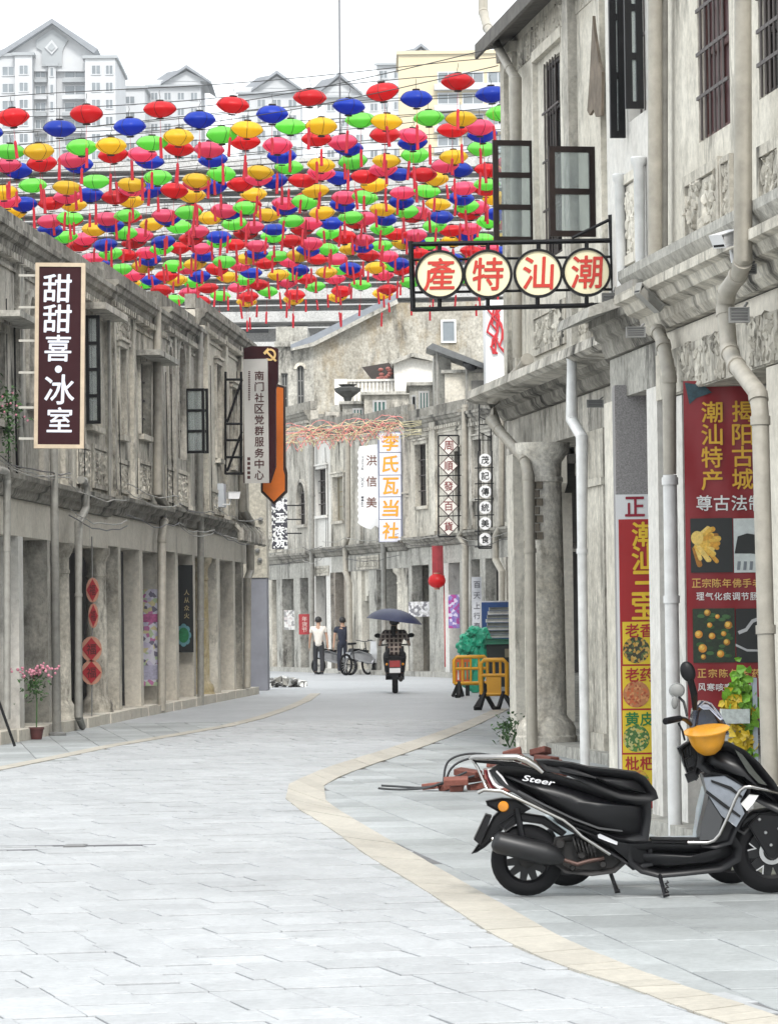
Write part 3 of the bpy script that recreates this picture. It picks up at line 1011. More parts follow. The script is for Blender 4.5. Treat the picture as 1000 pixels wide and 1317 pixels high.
C_.pipe([(202, 395), (203, 635), (211, 650), (211, 670), (208, 690), (208, 915)], .07, -.16, PIPE)
C_.stones(); facade_cables(C_, 3, 2); C_.finish(ridge=.9)

# D
M_, L_ = sub(ML, 210, 257)
D_ = House('shophouse', 'left shophouse with tall arched windows and a dark open casement', M_, L_, 3.6, 7.1, STONE2)
D_.win(214, 220, 446, 590, arch=True, nb=2, sill=False)
D_.win(227, 237, 440, 590, arch=True, nb=3, sill=False)
casement(D_, D_.p(237, 540)[0], D_.p(237, 583)[1], D_.p(237, 500)[1], .36, 94, BLACKM, 3)
casement(D_, D_.p(256, 540)[0], D_.p(256, 583)[1], D_.p(256, 500)[1], .16, 88, BLACKM, 3)
round_col(D_, D_.p(246, 500)[0], -.02, .12, .1, STONE2, base=False) if False else None
relief(D_, D_.p(212, 620)[0], D_.p(240, 620)[0], 3.7, 4.35, seed=9, d=.06)
D_.pilaster(222, D_.zc, D_.zt, .3); D_.pilaster(240, D_.zc, D_.zt, .35); D_.pilaster(251, D_.zc, D_.zt, .25)
D_.pier(226, .4, .27); D_.pier(248, .4, .27)
D_.pipe([(257, 420), (257, 660), (258, 676), (258, 910)], .06, -.16, PIPEG)
D_.stones(); facade_cables(D_, 3, 3); D_.finish(ridge=.9)

# E
M_, L_ = sub(ML, 257, 322)
E_ = House('shophouse', 'farthest shophouse of the left row, with a yellow-stained round column', M_, L_, 3.6, 7.55, STONE)
E_.win(276, 283, 470, 590, nb=2)
E_.win(296, 304, 500, 600, nb=2)
for q in (262, 286, 306): E_.pilaster(q, E_.zc, E_.zt, .4, .1)
YST = plaster('yellow_stained_plaster', (.60, .55, .45), (.45, .36, .18), (.12, .11, .1), .3, .6, .4, 91, warm=(.42, .30, .08))
round_col(E_, E_.p(269, 800)[0], .2, .2, E_.zb, YST)
E_.pier(279, .6, .5, STONE3); E_.pier(300, .4, .27); E_.pier(311, .4, .5, STONE)
relief(E_, E_.p(262, 620)[0], E_.p(300, 620)[0], 3.7, 4.2, seed=10)
E_.pipe([(312, 560), (312, 655), (322, 672), (322, 735), (318, 745), (318, 885)], .07, -.18, PIPE)
m = MB(); xx = E_.p(279, 643)[0]; m.box(xx, xx + .45, -.14, -.01, E_.p(279, 652)[1], E_.p(279, 622)[1]); E_.part('meter_box', m, plain('pale_blue_box', (.5, .53, .56), .5))
for i in range(7):
    m = MB(); xx = E_.p(288 + i * 5, 690)[0]; m.tube([(xx, -.35, 3.2), (xx + .1, -.33, 3.4), (xx + .05, -.2, 3.55)], .06, 6)
    E_.part('bracket', m, STONE2, smooth=50)
E_.stones(); facade_cables(E_, 3, 4); E_.finish(ridge=.8)

# end house that closes the left row
d0 = 88.5
p0 = at_depth(322, 803, d0); p1 = at_depth(344, 803, d0)
H_ = T('end_house', 'narrow cream house end with a grey-blue lower wall closing the left row', 'house', frame(p0.x - .3, d0, 0))
wd = p1.x - p0.x + .3
zz = H_.p(335, 743)[1]
m = MB(); m.box(0, wd, 0, 1.6, zz, 6.2); H_.part('wall', m, plaster('cream_render', (.62, .58, .48), (.5, .47, .4), (.22, .2, .18), .35, .6, .3, 97))
m = MB(); m.box(.01, wd - .012, .03, 1.55, 0, zz - .002); H_.part('lower_wall', m, plain('blue_grey_paint', (.26, .265, .30), .7, var=.2, scale=2))
m = MB(); m.box(-.05, wd + .06, -.06, 1.65, 6.2, 6.4); H_.part('parapet', m, STONE)
for i, (a, b) in enumerate(((335, 668), (331, 684), (333, 694), (331, 708), (334, 720))):
    q = H_.P(a, b, -.05); m = MB(); m.ball(q, (.06, .06, .05), 8, 6); H_.part('lamp_bracket', m, GREYBOX)

# ------------------------------------------------------------------ far row across the bend
MF, _ = facade_frames((-6.0, 135.2), (3.35, 99.3))
# frame x -> right in picture, y -> into the block
def far_house(label, a, b, zc, zt, mat, **k):
    M_, L_ = sub(MF, a, b)
    h = House('shophouse', label, M_, L_, zc, zt, mat, 7.0, **k); h.pm = CONC
    return h
BRICKF = plaster('exposed_old_brick', (.42, .37, .31), (.30, .26, .21), (.1, .09, .08), .6, .8, .8, 99)

F1 = far_house('grey far shophouse with a red notice on its pier, left of the walkers', 318, 402, 3.75, 8.2, STONE2)
F1.win(382, 394, 620, 675, arch=True, nb=3); F1.win(347, 358, 630, 690, nb=3)
F1.pier(343, .8, .5, STONE); F1.pier(356, .8, .3); F1.pier(378, .9, .3); F1.pier(397, .4, .3)
F1.pipe([(401, 560), (401, 860)], .08, -.15, PIPEG)
relief(F1, F1.p(346, 700)[0], F1.p(364, 700)[0], 3.85, 4.6, seed=21, d=.08)
F1.plinth(.14); facade_cables(F1, 2, 20); F1.finish( ridge=0)
F2 = far_house('whitewashed far shophouse with peeling plaster, behind the two walkers', 402, 427, 3.85, 7.6, WHITEW)
F2.win(407, 421, 603, 663, nb=4)
F2.pier(403, .4, .3, WHITEW); F2.pier(420, 1.0, .4, WHITEW)
relief(F2, F2.p(405, 705)[0], F2.p(423, 705)[0], 3.0, 3.3, seed=23, d=.05)
F2.plinth(.14); facade_cables(F2, 2, 21); F2.finish(beammat=WHITEW, ridge=0)
F3 = far_house('far shophouse with a tan window and brick pier, left of the white shop sign', 427, 458, 3.85, 7.5, STONE)
F3.win(429, 443, 613, 670, nb=2, mat=plain('tan_wood', (.3, .25, .17), .7, var=.3), pane=plain('tan_pane', (.28, .26, .2), .4), grille=False)
F3.pier(425.5, .6, .3, BRICKF); F3.pier(443, .5, .3, BRICKF)
m = MB(); x = F3.p(452, 800)[0]; m.box(x, x + .8, .0, .5, 0, F3.zb); F3.part('pier', m, STONE3)
F3.pipe([(447, 560), (447, 690), (444, 700), (444, 735), (449, 750), (450, 868)], .08, -.18, PIPE)
F3.plinth(.14); facade_cables(F3, 2, 22); F3.finish(ridge=0)
F4 = far_house('far shophouse with round columns under the orange lettered sign', 458, 527, 3.85, 7.4, STONE2)
F4.win(519, 524, 640, 690, nb=1, grille=True)
m = MB(); x = F4.p(461, 800)[0]; m.box(x - .2, x + .4, .0, .5, 0, F4.zb); F4.part('pier', m, STONE3)
m = MB()
for k in range(6): m.box(x + .4, x + .4 + .9 * cos(k / 6 * pi / 2), .1, .4, F4.zb - .15 * k - .15, F4.zb - .15 * k)
F4.part('corbel', m, STONE3)
F4.pier(475, .9, .3); F4.pier(491, .4, .5)
round_col(F4, F4.p(509, 800)[0], .3, .27, F4.zb, STONE)
F4.pier(517, .8, .6, STONE); 
F4.pipe([(493, 690), (494, 868)], .08, -.18, PIPEG)
relief(F4, F4.p(460, 715)[0], F4.p(488, 705)[0], 3.1, 3.5, seed=24, d=.05, y=-.02)
for q in (460, 488, 518): F4.pilaster(q, F4.zc, F4.zt, .5, .08)
F4.plinth(.14); facade_cables(F4, 2, 23); F4.finish(ridge=0)
F5 = far_house('far shophouse behind the diamond character sign, with a red strip on its pier', 527, 601, 3.9, 7.2, STONE)
F5.win(535, 550, 571, 651, nb=4); F5.win(586, 594, 580, 650, nb=2)
F5.pier(524.5, .5, .3); F5.pier(552, 1.6, .3); F5.pier(571, .5, .5, WHITEW); F5.pier(592, .4, .3); F5.pier(599, .3, .5)
F5.pilaster(556, F5.zc, F5.zt, .6, .1)
F5.pipe([(597, 520), (597, 680), (592, 690), (598, 702), (598, 862)], .08, -.18, PIPE)
F5.plinth(.14); facade_cables(F5, 2, 24); F5.finish(ridge=0)
F6 = far_house('far shophouse behind the round-disc character sign, right end of the bend', 601, 668, 3.95, 7.1, STONE2)
F6.win(611, 621, 565, 640, nb=1, grille=False); F6.win(628, 636, 560, 640, nb=1, grille=False)
F6.pier(602, .4, .3); F6.pier(618, .5, .3); F6.pier(643, .6, .3, STONE3); F6.pier(655, .6, .6)
for q in (604, 639, 655): F6.pilaster(q, F6.zc, F6.zt, .5, .1)
F6.pipe([(645, 520), (644, 675), (637, 690), (637, 720), (645, 735), (645, 860)], .08, -.18, PIPE)
F6.plinth(.14); facade_cables(F6, 2, 25); F6.finish(ridge=0)

# ------------------------------------------------------------------ gabled house and roofscape behind the far row
G = T('gabled_house', 'tall stained gabled house rising behind the far row', 'house', frame(0, 131, 0))
gp = [(403, 640), (403, 443), (430, 431), (507, 389), (560, 389), (660, 385), (660, 640)]
poly = G.poly(gp); poly[0] = (poly[0][0], 0); poly[-1] = (poly[-1][0], 0)
m = MB(); m.prism(poly, 0, 9); G.part('gable_wall', m, STAINED)
rp = G.poly([(374, 449), (403, 441), (510, 386), (510, 378), (400, 433), (374, 444)])
m = MB(); m.prism(rp, -.35, 9.2); G.part('roof', m, plain('slate_blue_sheet', (.24, .26, .29), .55, var=.25, scale=3))
sp = G.poly([(374, 452), (404, 446), (512, 391), (510, 386), (403, 441), (374, 449)])
m = MB(); m.prism(sp, -.42, -.3); G.part('verge_board', m, CONC)
# side wing to the left, facing the street
wp = G.poly([(359, 640), (359, 446), (403, 446), (403, 640)]); 
m = MB()
x0, z0 = wp[0][0], 0; x1 = wp[2][0]; z1 = wp[1][1]
hl = []
for a, b, c, d in ((361.5, 370.5, 480, 528), (381.5, 391.5, 470, 528)):
    (xa, za), (xb, zb) = G.p(a, c), G.p(b, d); hl.append((xa, xb, zb, za))
wall_holes(m, x0, x1 - .003, 0, z1, hl, -.02, .3); G.part('wing_wall', m, CONC)
for i, h in enumerate(hl): window(G, *h, y=.1, mat=plain('grey_frame', (.2, .2, .19), .6), arch=(i == 1), wallmat=STONE3, grille=False)
m = MB(); m.box(x0 - .1, x1, -.15, 4, z1, z1 + .18); m.box(x0 - .05, x1 - .2, .2, 4, z1 + .18, z1 + .7); G.part('parapet', m, CONC)
m = MB(); m.box(x0, x0 + .3, .3, 9, 0, z1); m.box(x0 + .3, x1, .31, 9, z1 - .3, z1 - .1); G.part('side_wall', m, CONC)
# little white-framed window high in the gable
a, b = G.p(567, 441), G.p(586, 411)
m = MB()
for q in ((a[0], b[0], a[1], a[1] + .06), (a[0], b[0], b[1] - .06, b[1]), (a[0], a[0] + .06, a[1] + .06, b[1] - .06), (b[0] - .06, b[0], a[1] + .06, b[1] - .06)):
    m.box(q[0], q[1], -.08, -.003, q[2], q[3])
wn = G.part('window', m, WHITEP)
m = MB(); m.box(a[0] + .06, b[0] - .06, -.04, -.004, a[1] + .06, b[1] - .06); G.part('pane', m, plain('curtained_pane', (.22, .25, .27), .15), wn)

# terrace with white balusters on the far row's roof
d1 = 122
B2 = T('roof_terrace', 'white baluster terrace and whitewashed shed on the far roofs', 'terrace', frame(0, d1, 0))
wall = MB(); q = B2.poly([(425, 640), (425, 522), (562, 510), (562, 640)]); q[0] = (q[0][0], 6.5); q[-1] = (q[-1][0], 6.5); wall.prism(q, 0, 5); B2.part('terrace_wall', wall, CONC)
a, b = B2.p(431, 521), B2.p(508, 487)
m = MB(); m.box(a[0], b[0], .02, .22, b[1] - .07, b[1]); B2.part('rail', m, WHITEW)
m = MB(); m.box(a[0], b[0], .02, .22, a[1], a[1] + .05); B2.part('base_rail', m, WHITEW)
m = MB(); m.box(a[0] - .02, a[0] + .38, 0, .3, a[1], b[1] + .02); B2.part('end_pier', m, WHITEW)
h = b[1] - a[1] - .12
bal = MB().lathe([(.055, 0), (.06, .03), (.035, .08), (.075, h * .35), (.07, h * .5), (.035, h * .75), (.06, h - .03), (.055, h)], 10).mesh('baluster', WHITEW, 50)
n = 12
for i in range(n):
    o = bpy.data.objects.new('baluster', bal); link(o, B2.o); o.location = (a[0] + .5 + (b[0] - a[0] - .6) * i / (n - 1), .12, a[1] + .05)
q = B2.poly([(508, 512), (506, 468), (520, 460), (558, 466), (560, 512)]); m = MB(); m.prism(q, -.3, 2.5); B2.part('shed', m, WHITEW)
q = B2.poly([(502, 466), (530, 455), (562, 462), (562, 467), (530, 460), (504, 470)]); m = MB(); m.prism(q, -.6, 2.8); B2.part('shed_roof', m, CONC)
q = B2.poly([(465, 468), (500, 462), (508, 470), (508, 487), (480, 487)]); m = MB(); m.prism(q, 1.5, 1.7); B2.part('dark_opening', m, plain('dark_opening_fill', (.06, .05, .045), .9))  # solid dark sheet drawn in place of an opening
pl = MB()
for i in range(14):
    x = random.uniform(B2.p(485, 480)[0], B2.p(505, 480)[0]); z = B2.p(495, 490)[1] + random.uniform(0, .5)
    pl.ball((x, .8, z), (.09, .09, .06), 7, 5)
B2.part('stored_goods', pl, plain('faded_red_goods', (.35, .12, .1), .8, var=.4, scale=4))

d2 = 110.6
B3 = T('rooftop_rooms', 'low grey rooftop rooms with green glazed windows above the lettered signs', 'rooms', frame(0, d2, 0))
for (a, b, t, bt, mt) in ((440, 468, 520, 560, CONC), (468, 526, 508, 560, STONE2), (527, 573, 496, 560, CONC)):
    yy = {440: 8.2, 468: 5.2, 527: 0.3}[a]
    q0, q1 = B3.p(a, t, yy), B3.p(b, bt, yy)
    yy = {440: 8.2, 468: 5.2, 527: 0.3}[a]
    m = MB(); m.box(q0[0], q1[0], yy, yy + 3.5, 6.2, q0[1]); rm = B3.part('room', m, mt)
    m = MB(); m.box(q0[0] - .1, q1[0] + .1, yy - .15, yy + 3.6, q0[1], q0[1] + .09); B3.part('roof_edge', m, CONC, rm)
for (a, b, t, bt, yy) in ((453, 467, 525, 541, 8.19), (479, 497, 515, 538, 5.19), (529, 535, 508, 530, .29), (538, 552, 503, 530, .29)):
    q0, q1 = B3.p(a, t, yy), B3.p(b, bt, yy)
    m = MB(); f = .05
    m.box(q0[0], q1[0], yy - .04, yy, q0[1] - f, q0[1]); m.box(q0[0], q1[0], yy - .04, yy, q1[1], q1[1] + f)
    for k in range(4):
        x = q0[0] + (q1[0] - q0[0] - f) * k / 3; m.box(x, x + f, yy - .04, yy, q1[1] + f, q0[1] - f)
    wn = B3.part('window', m, STEEL)
    m = MB(); m.box(q0[0], q1[0], yy - .012, yy - .002, q1[1], q0[1]); B3.part('pane', m, GREENGL, wn)
m = MB(); q = B3.P(447, 512, 8.6); m.lathe([(.1, 0), (.14, .12), (.38, .3), (.42, .4), (.2, .46), (.3, .52)], 10, (q[0], q[1], q[2] - .1)); B3.part('stone_urn', m, plain('dark_stone', (.07, .07, .065), .9, var=.4))

# lean-to roof and box room nearer on the right
d3 = 106.8
B4 = T('lean_to', 'rooftop box room under a slanting sheet canopy, right of the gable', 'shed', frame(0, d3, 0))
q = B4.poly([(548, 447), (556, 441), (650, 478), (650, 484)]); m = MB(); m.prism(q, 0, 2.2); B4.part('sheet_canopy', m, plain('dull_sheet', (.16, .165, .165), .5, .2, var=.3))
for a in (562, 600, 640):
    q0 = B4.p(a, 450 + (a - 556) * .39); m = MB(); m.cyl((q0[0], .3, 6.6), (q0[0], .3, q0[1]), .04, n=6); B4.part('post', m, PIPEG)
q0, q1 = B4.p(572, 478), B4.p(668, 545)
m = MB(); m.box(q0[0], q1[0], .5, 5, 6.0, B4.p(600, 478)[1]); B4.part('box_room', m, STONE3)
m = MB(); m.box(q0[0] - .1, q1[0], .38, 5, B4.p(600, 478)[1], B4.p(600, 474)[1]); B4.part('roof_edge', m, CONC)
q0, q1 = B4.p(606, 488), B4.p(628, 518); m = MB(); m.box(q0[0], q1[0], .46, .499, q1[1], q0[1]); B4.part('shutter', m, plain('grey_shutter', (.25, .24, .22), .7, var=.3))
q0, q1 = B4.p(558, 452), B4.p(572, 510); m = MB(); m.box(q0[0], q1[0] + .2, 1.2, 5, 6.0, q0[1]); B4.part('tank_wall', m, CONC)
q0 = B4.P(603, 470, .2)
m = MB(); m.lathe([(.01, 0), (.2, .04), (.22, .07), (.02, .18)], 12, (0, 0, 0), Matrix.Rotation(rad(60), 3, 'X') @ Matrix.Rotation(rad(20), 3, 'Y'))
dsh = B4.part('lamp_hood', m, BLACKP, M=Matrix.Translation(q0))

# whitewashed block with red ribbons above the far right
W = T('white_block', 'bright white wall with red ribbons beside the near right house', 'wall', frame(0, 104, 0))
q0, q1 = W.p(624, 400), W.p(668, 474); m = MB(); m.box(q0[0], q1[0] + 1, 0, 3, 6.5, q0[1] + .3); W.part('wall', m, WHITEP)
RIBM = plain('red_ribbon', (.55, .03, .04), .6, var=.2)
for i in range(6):
    pts = []
    x = W.p(628 + i * 3, 400)[0]; z = W.p(628, 398)[1]
    for k in range(7):
        pts.append((x + random.uniform(-.12, .14) + .02 * k, -.05 - .01 * i, z - k * .2))
    m = MB(); m.tube(pts, .028, 5); W.part('ribbon', m, RIBM)

# ------------------------------------------------------------------ right row
MR2, LR2 = facade_frames((2.24 - .12 * 6.5, 47.2), (2.24 + .12 * 9.7, 31.0))
R2 = House('shophouse', 'right-hand shophouse with the thick peeling round column and open casements', MR2, LR2, 4.2, 8.6, STONE3, 8.0, beam=.42)
R2.win(698, 723, 74, 330, nb=5, nz=4, surround=False, sill=False, y=.04)
R2.win(729, 738, 120, 330, nb=1, surround=False, sill=False, y=.04)
R2.win(767, 781, 40, 320, nb=3, nz=4, surround=False, sill=False, y=.04)
casement(R2, R2.p(690, 240)[0], R2.p(690, 312)[1], R2.p(690, 180)[1], .50, 84, BROWNW, 3)
casement(R2, R2.p(767, 240)[0], R2.p(767, 305)[1], R2.p(767, 188)[1], .50, 84, BROWNW, 2)
x = R2.p(692, 300)[0]; x2 = R2.p(733, 300)[0]
m = MB(); z0, z1 = R2.p(711, 330)[1], R2.p(711, 62)[1]
m.box(x - .02, x + .1, -.06, .0, z0, z1 + .1); m.box(x2 - .1, x2 + .02, -.06, .0, z0, z1 + .1); m.box(x + .1, x2 - .1, -.07, .0, z1 + .001, z1 + .12)
R2.part('window_surround', m, STONE3)
for a in (657, 668): R2.pilaster(a, R2.zc, 8.4, .3, .07, STONE)
R2.pilaster(742, R2.zc, 8.4, .35, .1, STONE2); R2.pilaster(784, R2.zc, 8.4, .3, .1)
relief(R2, R2.p(688, 430)[0], R2.p(730, 430)[0], R2.p(705, 452)[1], R2.p(705, 395)[1], seed=31, d=.07, mat=STONE)
relief(R2, R2.p(735, 430)[0], R2.p(764, 430)[0], R2.p(750, 440)[1], R2.p(750, 395)[1], seed=32, d=.07, mat=STONE)
relief(R2, R2.p(664, 500)[0], R2.p(790, 500)[0], 8.05, 8.35, seed=33, d=.05, frame_=False)
m = MB(); zt = 8.45
m.sweep([(.02, zt + .12), (-.32, zt + .06), (-.36, zt + .05), (-.36, zt - .12), (-.33, zt - .13), (-.27, zt - .02), (.02, zt + .02)], .1, LR2); R2.part('eave', m, plain('eave_dark', (.13, .12, .105), .8, var=.4))
R2.pipe([(621, -20), (621, 14), (626, 34), (655, 88), (663, 100), (665, 460)], .055, -.2, PIPE)
# curled cloth hanging from the window
m = MB()
qs = [(764, 20), (766, 40), (772, 80), (776, 92), (775, 148), (768, 150), (765, 140), (760, 148), (757, 142), (760, 100), (762, 60)]
m.prism(R2.poly(qs, -.2), -.22, -.19); R2.part('hanging_cloth', m, plain('faded_cloth', (.2, .16, .12), .9, var=.5, scale=5))
# projecting curved slab above the arcade
m = MB(); zc = R2.zc
m.sweep([(.01, zc + .1), (-.5, zc + .08), (-.52, zc - .02), (-.45, zc - .06), (.01, zc - .12)], 0, LR2); R2.part('balcony_slab', m, STONE2)
cx = R2.p(713, 900)[0]
PEEL = plaster('peeling_plaster', (.90, .86, .77), (.72, .66, .54), (.17, .13, .085), .6, .85, 1.3, 111, mott=.55)
round_col(R2, cx, -.1, .235, R2.zb, PEEL)
bk = MB()
BRK = plain('old_brick', (.20, .17, .13), .9, var=.35, scale=8, rnd=.2)
for r_ in range(9):
    for k in range(3):
        a = -pi / 2 + .35 + k * .36 + (.16 if r_ % 2 else 0)
        zz = 2.35 + r_ * .095
        if k == 2 and r_ in (0, 8): continue
        c = Vector((cx + .226 * cos(a), -.1 + .226 * sin(a), zz))
        b = MB(); b.box(-.035, .035, -.012, .03, -.04, .04)
        o = R2.part('brick', b, BRK, M=Matrix.Translation(c) @ Matrix.Rotation(a + pi / 2, 4, 'Z'))
m = MB(); x = R2.p(757, 800)[0]; m.box(x, x + 1.1, -.02, .45, .3, R2.zb - .6); m.box(x - .06, x + 1.16, -.06, .5, 0, .3); m.box(x - .05, x + 1.15, -.05, .5, R2.zb - .6, R2.zb - .52); m.box(x + .02, x + 1.0, 0, .45, R2.zb - .52, R2.zb); R2.part('pier', m, STONE)
m = MB(); x = R2.p(656, 800)[0]; m.box(x, x + .5, -.02, .45, 0, R2.zb); R2.part('pier', m, STONE3)
R2.pipe([(678, 462), (672, 472), (634, 512), (633, 540), (640, 552), (674, 590), (679, 610), (681, 700), (684, 968)], .062, -.32, PIPE)
R2.pipe([(735, 455), (735, 540), (748, 562), (748, 700), (752, 990)], .05, -.45, PIPEW)
m = MB(); q = R2.P(741, 462, -.3); m.box(q[0] - .04, q[0] + .5, -.42, -.1, q[2] - .04, q[2] + .05); m.tube([(q[0], -.3, q[2]), (q[0] + .9, -.1, q[2] + .02)], .05, 10); R2.part('pipe_elbow', m, PIPEW, smooth=40)
for a in (795, 815): R2.pier(a, .5, .6, STONE)
R2.plinth(.12); R2.finish(beammat=STONE2, topcor=False, out=.3, ridge=0)

# hidden continuation of the right row, seen only from the side
MR3, LR3 = facade_frames((3.6, 98.5), (1.85, 49.0))
R3 = House('shophouse', 'plain grey shophouse range beyond the peeling round column house', MR3, LR3, 4.0, 7.6, STONE2, 8.0)
for i in range(12):
    x = i * 4.1 + .3
    m = MB(); m.box(x, x + .45, -.004, .5, 0, R3.zb); R3.part('pier', m, SMOOTH)
    z0, z1 = 4.6, 6.4; R3.holes.append((x + 1.6, x + 2.6, z0, z1)); window(R3, x + 1.6, x + 2.6, z0, z1, wallmat=STONE2)
R3.plinth(.12); R3.finish(ridge=0)

MR1, LR1 = facade_frames((1.92 - .115 * 2.15, 29.15), (1.92 + .115 * 9, 18.0))
M_, L_ = sub(MR1, 786, 852)
L_ = on_plane(MR1, 850, 803)[0] - 0
RB = House('shophouse', 'slim white right-hand house with the red and yellow product sign in its arcade', MR1, L_, 3.72, 9.2, WHITEW, 7.0, beam=.32)
casement(RB, RB.p(806, 100)[0], RB.p(806, 178)[1], RB.p(806, -60)[1], .11, 88, BLACKM, 3)
casement(RB, RB.p(830, 100)[0], RB.p(830, 140)[1], RB.p(830, -60)[1], .13, 88, BLACKM, 3)
RB.holes.append((RB.p(807, 50)[0], RB.p(829, 50)[0], RB.p(818, 150)[1], 7.5))
window(RB, RB.p(807, 50)[0], RB.p(829, 50)[0], RB.p(818, 150)[1], 7.5, wallmat=WHITEW, nb=3, sill=False)
relief(RB, RB.p(804, 280)[0], RB.p(823, 280)[0], RB.p(812, 340)[1], RB.p(812, 222)[1], seed=41, mat=STONE3, d=.05)
for a, t in ((797, 225), (821, 203)):
    q = RB.P(a, t, -.05); m = MB(); m.lathe([(.035, -1.0), (.04, -.06), (.055, -.04), (.06, 0), (.05, .01)], 12, q); RB.part('pipe_stub', m, PIPEW, smooth=40)
m = MB(); z = RB.p(790, 412)[1]
m.sweep([(.0, z + .14), (-.36, z + .02), (-.38, z - .06), (.0, z + .06)], -.15, RB.p(822, 400)[0]); RB.part('canopy_slab', m, CONC)
RB.pier(781, .55, .07, STONE3); RB.pier(836, .4, .35, WHITEW)
GRAN = plain('speckled_granite', (.30, .285, .28), .6, var=.5, scale=90)
xg = RB.p(791, 700, .42)[0]; xg2 = RB.p(850, 700, .42)[0]
RB.plinth(.1)
RB.pipe([(842, -20), (842, 352)], .05, -.13, PIPE); RB.pipe([(853, -20), (853, 358)], .03, -.06, PIPEG)
m = MB(); q = RB.P(838, 372, -.1); m.box(q[0] - .35, q[0] + .35, -.3, -.02, q[2] - .03, q[2] + .04); RB.part('hopper', m, PIPEG)
RB.pipe([(845, 425), (852, 440), (860, 480), (861, 610)], .045, -.12, PIPE)
RB.pipe([(861, 611), (863, 760), (868, 1075)], .048, -.12, PIPEW)
RB.finish(beammat=CONC, topcor=False, out=.16, ridge=0)

MRA = MR1 @ Matrix.Translation((L_, 0, 0))
RA = House('shophouse', 'nearest right-hand house with carved cornice and the big red banner in its arcade', MRA, LR1 - L_, 3.75, 9.3, STONE3, 7.0, beam=.14)
RA.win(895, 939, -60, 172, nb=6, nz=2, mat=REDWOOD, pane=plain('maroon_shutter', (.07, .016, .018), .5, var=.3), y=.05, surround=False, sill=False)
RA.win(973, 1010, -60, 118, nb=5, nz=2, mat=BROWNW, y=.05, surround=False, sill=False)
relief(RA, RA.p(884, 280)[0], RA.p(930, 280)[0], RA.p(905, 368)[1], RA.p(905, 215)[1], seed=42, d=.075, mat=STONE)
relief(RA, RA.p(932, 280)[0], RA.p(945, 280)[0], RA.p(938, 320)[1], RA.p(938, 200)[1], seed=43, d=.05)
relief(RA, RA.p(980, 280)[0], RA.p(1010, 280)[0], RA.p(995, 300)[1], RA.p(995, 180)[1], seed=44, d=.05)
zz = RA.zb - .16
relief(RA, RA.p(865, 460)[0], RA.p(935, 460)[0], RA.zb - .3, RA.zb - .02, y=-.02, seed=45, d=.05, frame_=False)
relief(RA, RA.p(970, 440)[0], RA.p(1005, 440)[0], RA.zb - .3, RA.zb - .02, y=-.02, seed=46, d=.05, frame_=False)
m = MB(); m.box(.01, RA.L, -.015, .35, RA.zb - .32, RA.zb - .003); RA.part('carved_frieze', m, STONE)
m = MB(); m.sweep([(0, 3.76), (-.2, 3.76), (-.27, 3.86), (-.27, 3.92), (0, 3.95)], 0, RA.L); RA.part('ledge', m, CONC)
RA.pier(869, .35, .3, WHITEW, z1=RA.zb - .33)
m = MB(); x = RA.p(992, 800)[0]; m.box(x, x + .5, -.01, .5, 0, RA.zb - .33); RA.part('pier', m, SMOOTH)
RA.pipe([(955, -20), (955, 335), (950, 352), (934, 375), (932, 395), (937, 450), (945, 468), (974, 505), (977, 530), (984, 800), (990, 1010)], .05, -.32, PIPE)
RA.plinth(.1)
RA.finish(topcor=False, out=.3, ridge=0, cor=STONE)

# ------------------------------------------------------------------ background towers in the haze
TOWERW = plain('tower_white', (.56, .57, .58), .8, var=.06, scale=.3)
TOWERG = plain('tower_grey', (.36, .38, .39), .8, var=.08, scale=.3)
TILEG = plain('tower_roof_tile', (.25, .265, .285), .7, var=.15, scale=.5)
TGLASS = plain('tower_glass', (.22, .245, .26), .12, .3, var=.3, scale=.4)
CREAM = plain('tower_cream', (.66, .56, .36), .8, var=.06, scale=.3)

_WM = {}
def tower_window(th, x0, x1, z0, z1, y, fr=None):
    m = MB(); b = .16
    m.box(x0, x1, y - .12, y, z0, z0 + b); m.box(x0, x1, y - .12, y, z1 - b, z1)
    m.box(x0, x0 + b, y - .12, y, z0 + b, z1 - b); m.box(x1 - b, x1, y - .12, y, z0 + b, z1 - b)
    if x1 - x0 > 1.4: m.box((x0 + x1) / 2 - .06, (x0 + x1) / 2 + .06, y - .1, y, z0 + b, z1 - b)
    o = th.part('window', m, fr or TOWERW)
    m = MB(); m.box(x0 + b, x1 - b, y - .05, y - .01, z0 + b, z1 - b); th.part('pane', m, TGLASS, o)

D = 650
TA = T('apartment_tower', 'large pale apartment tower with a grey gabled roof at the top left', 'tower', frame(0, D, 0))
pz = lambda px, py: TA.p(px, py)
m = MB(); a = pz(-60, 83); b = pz(116, 83); m.box(a[0], b[0], 4, 26, 0, a[1]); TA.part('main_block', m, TOWERW)
g = TA.poly([(0, 88), (2, 62), (65, 24), (122, 62), (112, 88)]); m = MB(); m.prism(g, 3.0, 26); TA.part('gable', m, TOWERW)
g = TA.poly([(52, 82), (52, 62), (45, 58), (44, 48), (66, 33), (86, 48), (80, 58), (78, 66), (78, 82)]); m = MB(); m.prism(g, 2.6, 3.1); TA.part('gable_panel', m, TOWERG)
g = TA.poly([(65, 48), (73, 58), (65, 67), (56, 58)]); m = MB(); m.prism(g, 2.3, 2.7); dm = TA.part('diamond_window', m, TOWERW)
g = TA.poly([(65, 52), (69.5, 58), (65, 63), (60, 58)]); m = MB(); m.prism(g, 2.1, 2.35); TA.part('pane', m, TOWERG, dm)
for s_ in (((-10, 70), (66, 22), (66, 28), (-10, 78)), ((66, 22), (125, 61), (120, 67), (66, 28))):
    g = TA.poly(s_); m = MB(); m.prism(g, 1.0, 27); TA.part('roof', m, TILEG)
